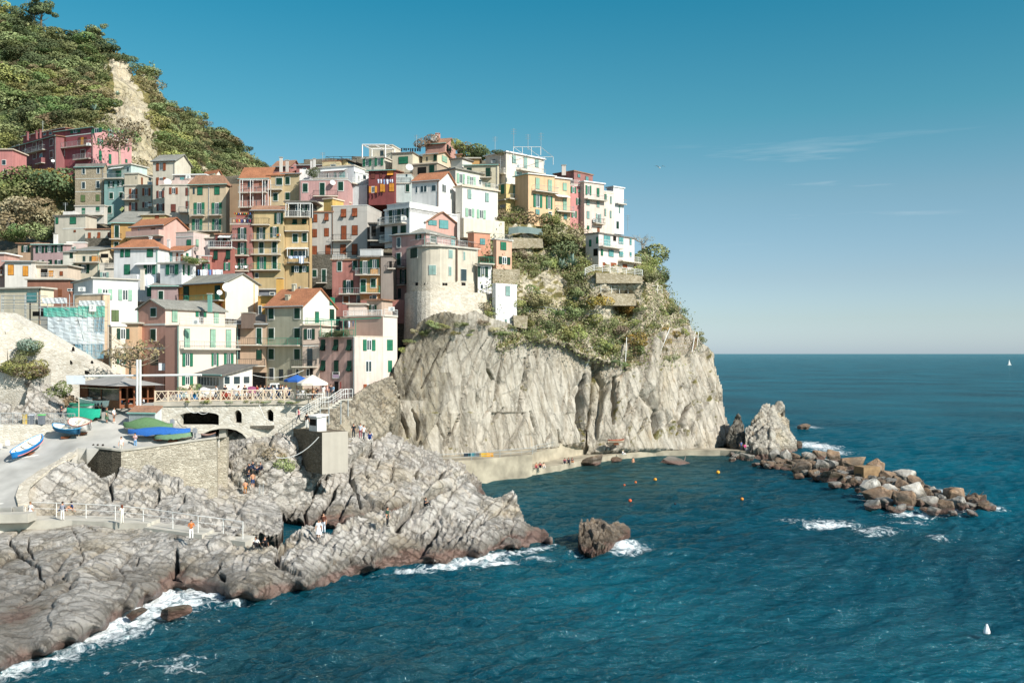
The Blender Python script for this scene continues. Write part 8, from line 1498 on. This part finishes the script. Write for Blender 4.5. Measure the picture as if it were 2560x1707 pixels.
laundry('J',720,1010,180,184,[(.0,.07,50,'#26262c'),(.12,.2,35,'#2b2b33'),(.22,.3,40,'#33333b'),(.34,.42,30,'#3d2c34'),(.46,.52,55,'#26262c'),(.55,.63,50,'#2d3342'),(.68,.76,50,'#26262c'),(.8,.9,45,'#33262c'),(.92,1,50,'#26262c')],'row of black garments drying on the crest terrace')
laundry('G',0,290,990,158.6,[(.05,.15,40,'#e4c9b0'),(.2,.3,45,'#c4523f'),(.33,.42,35,'#e4b84a'),(.46,.55,50,'#3f63a0'),(.6,.7,40,'#eae4dc'),(.74,.84,45,'#2d3a66'),(.88,.97,40,'#a0405a')],'colourful washing on the top terrace of the brick pink house')
laundry('G',30,290,895,159,[(i/9,i/9+.07,22,c) for i,c in enumerate(('#d8703a','#e4c94a','#4f7fc0','#eae4dc','#d8703a','#4f9a6a','#e4c94a','#c4523f','#4f7fc0'))],'string of little coloured flags above the brick pink house')
laundry('H',0,240,610,160,[(.1,.4,35,'#e4e8ea'),(.5,.62,30,'#b9c4c9'),(.68,.98,35,'#eeeae6')],'pale washing on the lowest balcony of the brick pink house')
laundry('G',650,725,1205,160.4,[(.05,.3,30,'#e4b84a'),(.35,.6,25,'#d8703a'),(.65,.95,25,'#eae4dc')],'small washing on the upper balcony of the wide yellow house')
laundry('I',1590,1800,368,128.5,[(.0,.15,110,'#1f2024'),(.25,.4,80,'#26262c'),(.55,.7,90,'#e4e8ee'),(.85,.95,80,'#6f87a8')],'black and white washing under the green pergola of the pink house')
# green pergola frame of the pink house
Z('I'); t=thing('green_pergola','thin green metal pergola over the pink house terrace','pergola',P(zx(1300),zy(590),129)); m=MB()
L0=[P(zx(x),zy(y),Y) for x,y,Y in((1040,362,133),(1300,362,130.2),(2190,322,129.6))]; m.tube(L0,.06,5)
for x,y in((1300,362),(1462,356),(1637,350),(1815,342)): m.tube([P(zx(x),zy(y),129.9),P(zx(x),zy(590),129.9)],.045,4)
m.build('frame',M_GREENM,t)
def frame(name,label,rg,Y0,depth,x0,x1,yt,yb,nm=M_WHITE,r=.08,cat='pergola',mids=()):
    Z(rg); t=thing(name,label,cat,P(zx(x0),zy(yb),Y0)); m=MB()
    for dx in(0,depth):
        a=P(zx(x0),zy(yt),Y0)+Vector((dx*.3,dx,0)); b=P(zx(x1),zy(yt),Y0)+Vector((dx*.3,dx,0)); m.tube([a,b],r,4)
        for q in(a,b)+tuple(a.lerp(b,k) for k in mids): m.tube([q,q-Vector((0,0,(zy(yb)-zy(yt))/F*Y0))],r,4)
    a=P(zx(x0),zy(yt),Y0); b=P(zx(x1),zy(yt),Y0)
    for q in(a,a.lerp(b,.5),b): m.tube([q,q+Vector((depth*.3,depth,0))],r,4)
    m.build('frame',nm,t)
frame('white_pergola','white square pergola frame on the highest crest terrace','J',178.5,4,150,490,130,320,r=.12)
frame('roof_railing_frame','white tubular frame around the roof of the cream square house','L',177.5,9,490,890,105,225,r=.05,mids=(.33,.66),cat='railing')
frame('veranda_frame','white pipe frame before the double verandas of the brick red house','G',171,.8,115,530,405,800,r=.06,mids=(.37,.8),cat='frame')
frame('veranda_frame','white awning frame on the lowest veranda of the slim yellow house','G',160.9,.8,812,1080,1405,1540,r=.06,cat='frame')
frame('veranda_frame','white frame of the glazed top floor of the slim yellow house','G',161,.8,790,1145,752,960,r=.06,mids=(.5,),cat='frame')
frame('terrace_frame','thin dark frame on the crest beside the yellow parapet','G',182,2,1380,1760,70,135,nm=M_IRON,r=.04,mids=(.3,.6),cat='frame')
# air conditioners, dishes, aerials, chimneys
def ac(rg,x,y,Y,label):
    Z(rg); p=P(zx(x),zy(y),Y); t=thing('air_conditioner',label,'air conditioner',p); m=MB(); m.box((p.x,p.y,p.z),(.85,.4,.6)); m.build('case',M_WHITE,t); m=MB(); m.tube([p+Vector((.1,-.21,0)),p+Vector((.1,-.24,0))],.22,10); m.build('fan',M_METAL,t)
for a in(('A',1300,360,214,'air conditioner on the upper balcony of the dark rose house'),('B',1200,1310,134,'large air conditioner left of the white house with sage shutters'),('D',1000,370,185.5,'air conditioner on the pale pink attic flat'),('L',555,385,176,'air conditioner on the balcony of the cream square house'),('L',195,325,180,'air conditioner in the shaded side of the cream square house'),('L',1690,1185,181,'air conditioner on the blush house balcony'),('K',580,1365,137,'air conditioner on the white deck of the pink house'),('J',760,1210,154,'air conditioner on the black shuttered balcony'),('F',1110,380,124,'air conditioner on the restaurant house terrace'),('D',440,780,193,'white box on the dark balcony of the cream house'),('A',2200,930,196,'air conditioner on the pale rooftop room')): ac(*a)
def dish(rg,x,y,Y,r,label):
    Z(rg); p=P(zx(x),zy(y),Y); t=thing('satellite_dish',label,'satellite dish',p); m=MB(); n=12; d=Vector((.35,-.85,.4)).normalized(); u=d.cross(Vector((0,0,1))).normalized(); v=d.cross(u); m.add([p-d*.12]+[p+(u*math.cos(a)+v*math.sin(a))*r for a in [2*math.pi*k/n for k in range(n)]],[(0,1+k,1+(k+1)%n) for k in range(n)]); m.build('reflector',M_WHITE,t); m=MB(); m.tube([p-Vector((0,-.1,.7)),p],.03,4); m.tube([p,p+d*.4],.015,3); m.build('arm',M_METAL,t)
for a in(('D',700,440,184.5,.7,'white satellite dish on the pale pink attic flat'),('E',1580,930,140,.75,'dish on the corner of the orange-yellow house'),('E',1462,1005,139,.4,'small round dish on the orange-yellow house balcony'),('J',845,460,175,.7,'dish among the crest plants'),('A',778,600,216,.4,'small dish on the dark red wing'),('G',1480,450,170.5,.5,'dish on the rose pink house')): dish(*a)
def aerial(rg,x,y,Y,h_,label):
    Z(rg); p=P(zx(x),zy(y),Y); m=MB(); m.tube([p,p+Vector((0,0,h_))],.04,4)
    for k in(.7,.82,.94): m.tube([p+Vector((-.5,0,h_*k)),p+Vector((.5,0,h_*k))],.025,3)
    o=m.build('tv_aerial',M_METAL,None,loc=p); tag(o,label,'aerial')
for a in(('A',628,180,219,2.6,'aerial among the chimneys of the dark red wing'),('J',948,170,182,2.4,'aerial on the cream crest house'),('J',2100,240,182,3,'aerial left of the cream square house'),('L',495,100,178,3.4,'tall thin mast at the front corner of the cream square roof'),('L',895,215,184,4.2,'tall thin mast at the far corner of the cream square roof'),('L',705,150,181,3,'short mast in the middle of the cream square roof'),('G',1330,130,184,1.6,'stub mast by the scalloped parapet'),('L',2170,1330,195,3.2,'thin aerial at the right end of the crest row'),('H',1000,1030,140,1.2,'short mast on the orange tiled roof'),('B',960,160,187,1.6,'thin mast above the cream two-storey house'),('L',298,470,178,3,'mast on the balcony side of the cream square house')): aerial(*a)
def chimney(rg,x,y,Y,w,h_,c,label):
    Z(rg); p=P(zx(x),zy(y),Y); t=thing('chimney_stack',label,'chimney',p); m=MB(); m.box((p.x,p.y,p.z+h_/2-.5),(w,w,h_+1)); m.build('stack',plaster(c,.5),t); m=MB(); m.box((p.x,p.y,p.z+h_+.12),(w+.2,w+.2,.08)); m.build('cap',M_CONC,t)
for a in(('G',720,230,182,.5,1.8,'#e9e4d8','white chimney on the dusky pink gabled house'),('G',810,225,183,.5,1.2,'#d8cfc4','second white chimney right of the dusky pink gable'),('G',1168,240,180,.4,1.4,'#e9e6e0','left of two thin white chimneys behind the white terrace'),('G',1210,238,180,.4,1.6,'#e9e6e0','right of two thin white chimneys behind the white terrace'),('L',1230,450,188,.8,.9,'#e9dccf','chimney on the dark pink gable of the crest row'),('F',1320,130,132,.5,1.4,'#6fb0a0','green chimney pipe on the restaurant house roof'),('H',705,970,141,.9,1.6,'#e6b04a','amber chimney left of the bright orange roof'),('H',240,1430,136,1.6,1.1,'#7a6658','brick chimney on the brown mansard roof'),('E',330,870,141.5,.5,2.0,'#efe4cf','cream flue at the right end of the orange-yellow house'),('K',1565,260,152,.4,3.2,'#efe6dc','tall white flue in front of the lilac tower house'),('B',820,600,177,.6,1.2,'#efeae0','white chimney on the mauve house roof'),('B',1270,300,184,.5,1.0,'#e9dfc9','stub chimney on the low cream house'),('K',1120,1330,152,.6,1.2,'#ece9e0','white block at the foot of the bastion')): chimney(*a)
# scaffolding with nets
def scaffold():
    Z('C'); t=thing('scaffolding','metal scaffolding with green and blue nets around the house above the sloping wall','scaffolding',P(zx(1000),zy(1100),126)); m=MB()
    X=(700,910,1020,1150,1285,1400,1530)
    for x in X: 
        for dy in(0,1.2): m.tube([P(zx(x),zy(1110 if x>1000 else 780),126)+Vector((0,dy,0)),P(zx(x),zy(340 if x!=1020 else 210),126)+Vector((0,dy,0))],.05,4,cap=False)
    for y in(345,405,455,540,600,650,705,765,885,945,1040): 
        x0=690 if y<770 else 1020; m.tube([P(zx(x0),zy(y),126),P(zx(1535),zy(y),126)],.04,4); 
    m.tube([P(zx(900),zy(400),125.9),P(zx(1280),zy(560),125.9)],.05,4); m.tube([P(zx(1150),zy(560),125.9),P(zx(1280),zy(1050),125.9)],.05,4)
    for y in(230,290,330,380,410,575,650): m.tube([P(zx(20),zy(y),128),P(zx(700),zy(y+8),126.2)],.04,4)
    for x in(25,45,205,365,380,590): m.tube([P(zx(x),zy(220),128),P(zx(x),zy(590 if x>300 else 470),128)],.05,4)
    m.build('frame',M_METAL,t)
    mn,tn,bn=base_mat('scaffold_net'); bn.inputs['Base Color'].default_value=(*lin('#58b3a0'),1); bn.inputs['Alpha'].default_value=.72; bn.inputs['Roughness'].default_value=.8
    mb_,tb,bb=base_mat('blue_net'); bb.inputs['Base Color'].default_value=(*lin('#74a9bd'),1); bb.inputs['Alpha'].default_value=.5; bb.inputs['Roughness'].default_value=.8
    mw,tw,bw=base_mat('pale_sheet'); bw.inputs['Base Color'].default_value=(*lin('#cfd9dc'),1); bw.inputs['Alpha'].default_value=.75; bw.inputs['Roughness'].default_value=.8
    def net(x0,y0,x1,y1,mt,dy=-.12,nm='net'):
        q=MB(); n=8; k=4; pts=[[P(zx(x0+(x1-x0)*i/n),zy(y0+(y1-y0)*j/k),126+dy-.12*math.sin(i*1.9+j)) for i in range(n+1)] for j in range(k+1)]; q.add([v for r in pts for v in r],[(j*(n+1)+i,j*(n+1)+i+1,(j+1)*(n+1)+i+1,(j+1)*(n+1)+i) for j in range(k) for i in range(n)]); q.build(nm,mt,t)
    net(640,405,1150,540,mn); net(1150,380,1540,545,mn); net(1380,550,1530,790,mb_); net(1105,940,1520,1155,mb_); net(700,540,1380,765,mw,-.05); net(720,765,1530,940,mw); net(620,260,985,345,mw); net(1160,300,1540,380,mw)
    for y in(400,600,770,945): q=MB(); a=P(zx(690),zy(y),126); b=P(zx(1535),zy(y),126); q.hexa([a,b,b+Vector((0,1.1,0)),a+Vector((0,1.1,0))]+[v+Vector((0,0,.06)) for v in(a,b,b+Vector((0,1.1,0)),a+Vector((0,1.1,0)))]); q.build('plank',mat('planks','#a8927a',.9,.2,2.),t)
    q=MB(); a=P(zx(1310),zy(462),125.6); w=100/5.87/F*125.6; hh=102/5.87/F*125.6; q.hexa([a,a+Vector((w,0,0)),a+Vector((w,.05,0)),a+Vector((0,.05,0)),a+Vector((0,0,hh)),a+Vector((w,0,hh)),a+Vector((w,.05,hh)),a+Vector((0,.05,hh))]); q.build('notice_board',M_WHITE,t)
    cu=bpy.data.curves.new('digit','FONT'); cu.body='3'; cu.size=.62; o=bpy.data.objects.new('digit',cu); COL.objects.link(o); me=bpy.data.meshes.new_from_object(o.evaluated_get(bpy.context.evaluated_depsgraph_get())); bpy.data.objects.remove(o); d=bpy.data.objects.new('digit',me); COL.objects.link(d); d.parent=t; d.rotation_euler=(R(90),0,0); d.location=a+Vector((.22,-.02,.3))-t.location; me.materials.clear(); me.materials.append(cm('#8f9498'))
scaffold()
# wall signs on the square
def sign(rg,x0,y0,x1,y1,Y,c,label,arch=False):
    Z(rg); a=P(zx(x0),zy(y1),Y); b=P(zx(x1),zy(y1),Y); hh=(zy(y1)-zy(y0))/F*Y; m=MB(); v=Vector((0,-.06,0)); m.hexa([a,b,b+v,a+v]+[q+Vector((0,0,hh)) for q in(a,b,b+v,a+v)]); o=m.build('wall_sign',cm(c),None,loc=a); tag(o,label,'sign')
sign('F',570,985,665,1090,126.4,'#e4ebec','pale shop sign hanging on the salmon restaurant house'); sign('I',1480,1150,1570,1200,126.8,'#8d7a8a','small arched sign on the weathered pink house above its door'); sign('I',1585,1258,1605,1360,127.5,'#7a3b34','narrow red menu board beside the pink house door'); sign('N',75,950,130,1005,101.2,'#eceeee','right of two small white notices on the ramp wall'); sign('N',-20,985,30,1040,100.9,'#eceeee','left of two small white notices on the ramp wall')
# terraces, walls and railings of the headland
Z('M')
def slopewall(x0,y0,x1,y1,x2,y2,x3,y3,name,label,mt,dy=-1.2,th_=2.0):
    pts=[]
    for x,y in((x0,y0),(x1,y1),(x2,y2),(x3,y3)):
        q=RG1.at(zx(x),zy(y)); pts.append((zx(x),zy(y),q.y))
    Yl=min(pts[0][2],pts[3][2])+dy; Yr=min(pts[1][2],pts[2][2])+dy; xa,xb=pts[0][0],pts[1][0]
    o=facewall([(p[0],p[1]) for p in pts],lambda x:Yl+(Yr-Yl)*(x-xa)/(xb-xa),th_,name,mt); tag(o,label,'wall'); return lambda x:Yl+(Yr-Yl)*(x-xa)/(xb-xa)
f1=slopewall(1365,665,1910,700,1910,790,1365,790,'garden_wall','rubble garden wall under the villa terrace',TERR,dy=-1.5,th_=6); f2=slopewall(1420,905,2135,925,2110,1060,1480,1050,'garden_wall','long dry stone terrace wall with a railing below the villa',TERR,dy=-1.5,th_=5)
f3=slopewall(360,255,735,265,745,375,360,385,'garden_wall','pale plastered retaining wall right of the salmon cube house',TERR,dy=-1.5); f4=slopewall(690,1095,880,1140,880,1200,690,1180,'stone_hut','little stone hut with a rusty tile edge on the slope',TERR); f5=slopewall(390,1165,560,1175,555,1330,400,1300,'garden_wall','stone block wall right of the narrow white tower house',TERR,dy=-2.5)
f6=slopewall(150,620,470,625,470,810,150,800,'garden_wall','terraced stone wall behind the slim white house',TERR,dy=-1.5)
railing([P(zx(x),zy(908),f2(zx(x))+.2) for x in(1420,1545,1640,1740,1835,1925,2010,2085,2140)],1.35,'railing',M_WHITE,None,label='white railing along the long terrace wall below the villa',r=.05)
railing([P(zx(x),zy(y),f1(zx(x))-.4) for x,y in((1235,695),(1340,650),(1440,660),(1530,668),(1620,675),(1720,685),(1820,695),(1910,705))],1.05,'railing',M_WHITE,None,label='white plank railing around the villa terrace',mids=(.25,.5,.75),r=.05)
railing([RG1.at(zx(x),zy(y))+Vector((0,-.8,.3)) for x,y in((590,1170),(750,1190),(890,1195),(1020,1200),(1170,1210),(1350,1205),(1520,1200))],1.1,'railing',M_METAL,None,label='grey railing of the path across the slope')
ladder(RG1.at(zx(1310),zy(880))+Vector((0,-1.2,0)),RG1.at(zx(1215),zy(715))+Vector((0,-1.2,0)),'steep garden stairs left of the villa railing')
def shade_net():
    a=[RG1.at(zx(x),zy(y))+Vector((0,-1.6,0)) for x,y in((340,215),(450,225),(560,240),(730,252))]; m=MB(); m.add(a+[q+Vector((0,.05,1.1)) for q in a],[(i,i+1,5+i,4+i) for i in range(3)]); o=m.build('shade_net_fence',cm('#6f7f7c'),None,loc=a[0]); tag(o,'grey green shade net fence above the pale retaining wall','fence')
shade_net()
def ropenet():
    t=thing('rope_net_fence','brown rope net with white posts strung across the top of the headland cliff','fence',RG1.at(1600,880)); top=[(1570,868),(1668,846),(1735,852),(1762,852)]; bot=[(1562,903),(1640,900),(1720,888),(1750,880)]
    T=[RG1.at(x,y)+Vector((0,-2.4,1.4)) for x,y in top]; B=[RG1.at(x,y)+Vector((0,-2.6,0)) for x,y in bot]; m=MB(); n=16
    for i in range(3):
        for k in range(n+1):
            u=k/n; a=T[i].lerp(T[i+1],u); b=B[i].lerp(B[i+1],u); m.tube([a,b],.018,3,cap=False)
        for k in range(7): v=k/6; m.tube([T[i].lerp(B[i],v),T[i+1].lerp(B[i+1],v)],.018,3,cap=False)
    m.build('net',cm('#9a7a5c'),t)
    for a,b in zip(T,B): m=MB(); m.tube([b,a+Vector((0,0,.4))],.07,5); m.build('post',M_WHITE,t)
ropenet()
m=MB(); a=[RC1.at(1462,868),RC1.at(1466,900),RC1.at(1464,960),RC1.at(1460,1040)]; m.tube([a[0]+Vector((2.5,-.5,.4))]+[q+Vector((.4,-1.2,0)) for q in a],.11,6); q=m.build('water_pipe',M_METAL,None,loc=a[0]); tag(q,'long silver water pipe running down the cleft between the cliffs','pipe')
# boats and boxes on the walkways
for x,y,c,l in((1168,1127,'#2f3a44','dark bundle on the walkway under the cliff'),(1180,1127,'#4d8f9a','teal crate on the walkway under the cliff'),(1194,1127,'#5f676c','grey crate on the walkway under the cliff'),(1208,1126,'#d8b03a','yellow crate on the walkway under the cliff'),(1225,1126,'#e0a53a','orange yellow crate at the right of the walkway boxes')):
    p=P(x,y+8,139.2); p.z=3.1; crate(p,.9,.6,.5,c,l)
p=P(1520,1120,163); p.z=2.6; p2=P(1560,1118,164.5); p2.z=2.6
boat(p,p2,1.3,.5,'#b9a48c','#8d6a4c','#a04a3a','small brown rowing boat lying on the promenade')
# stairs by the ledge and pier side
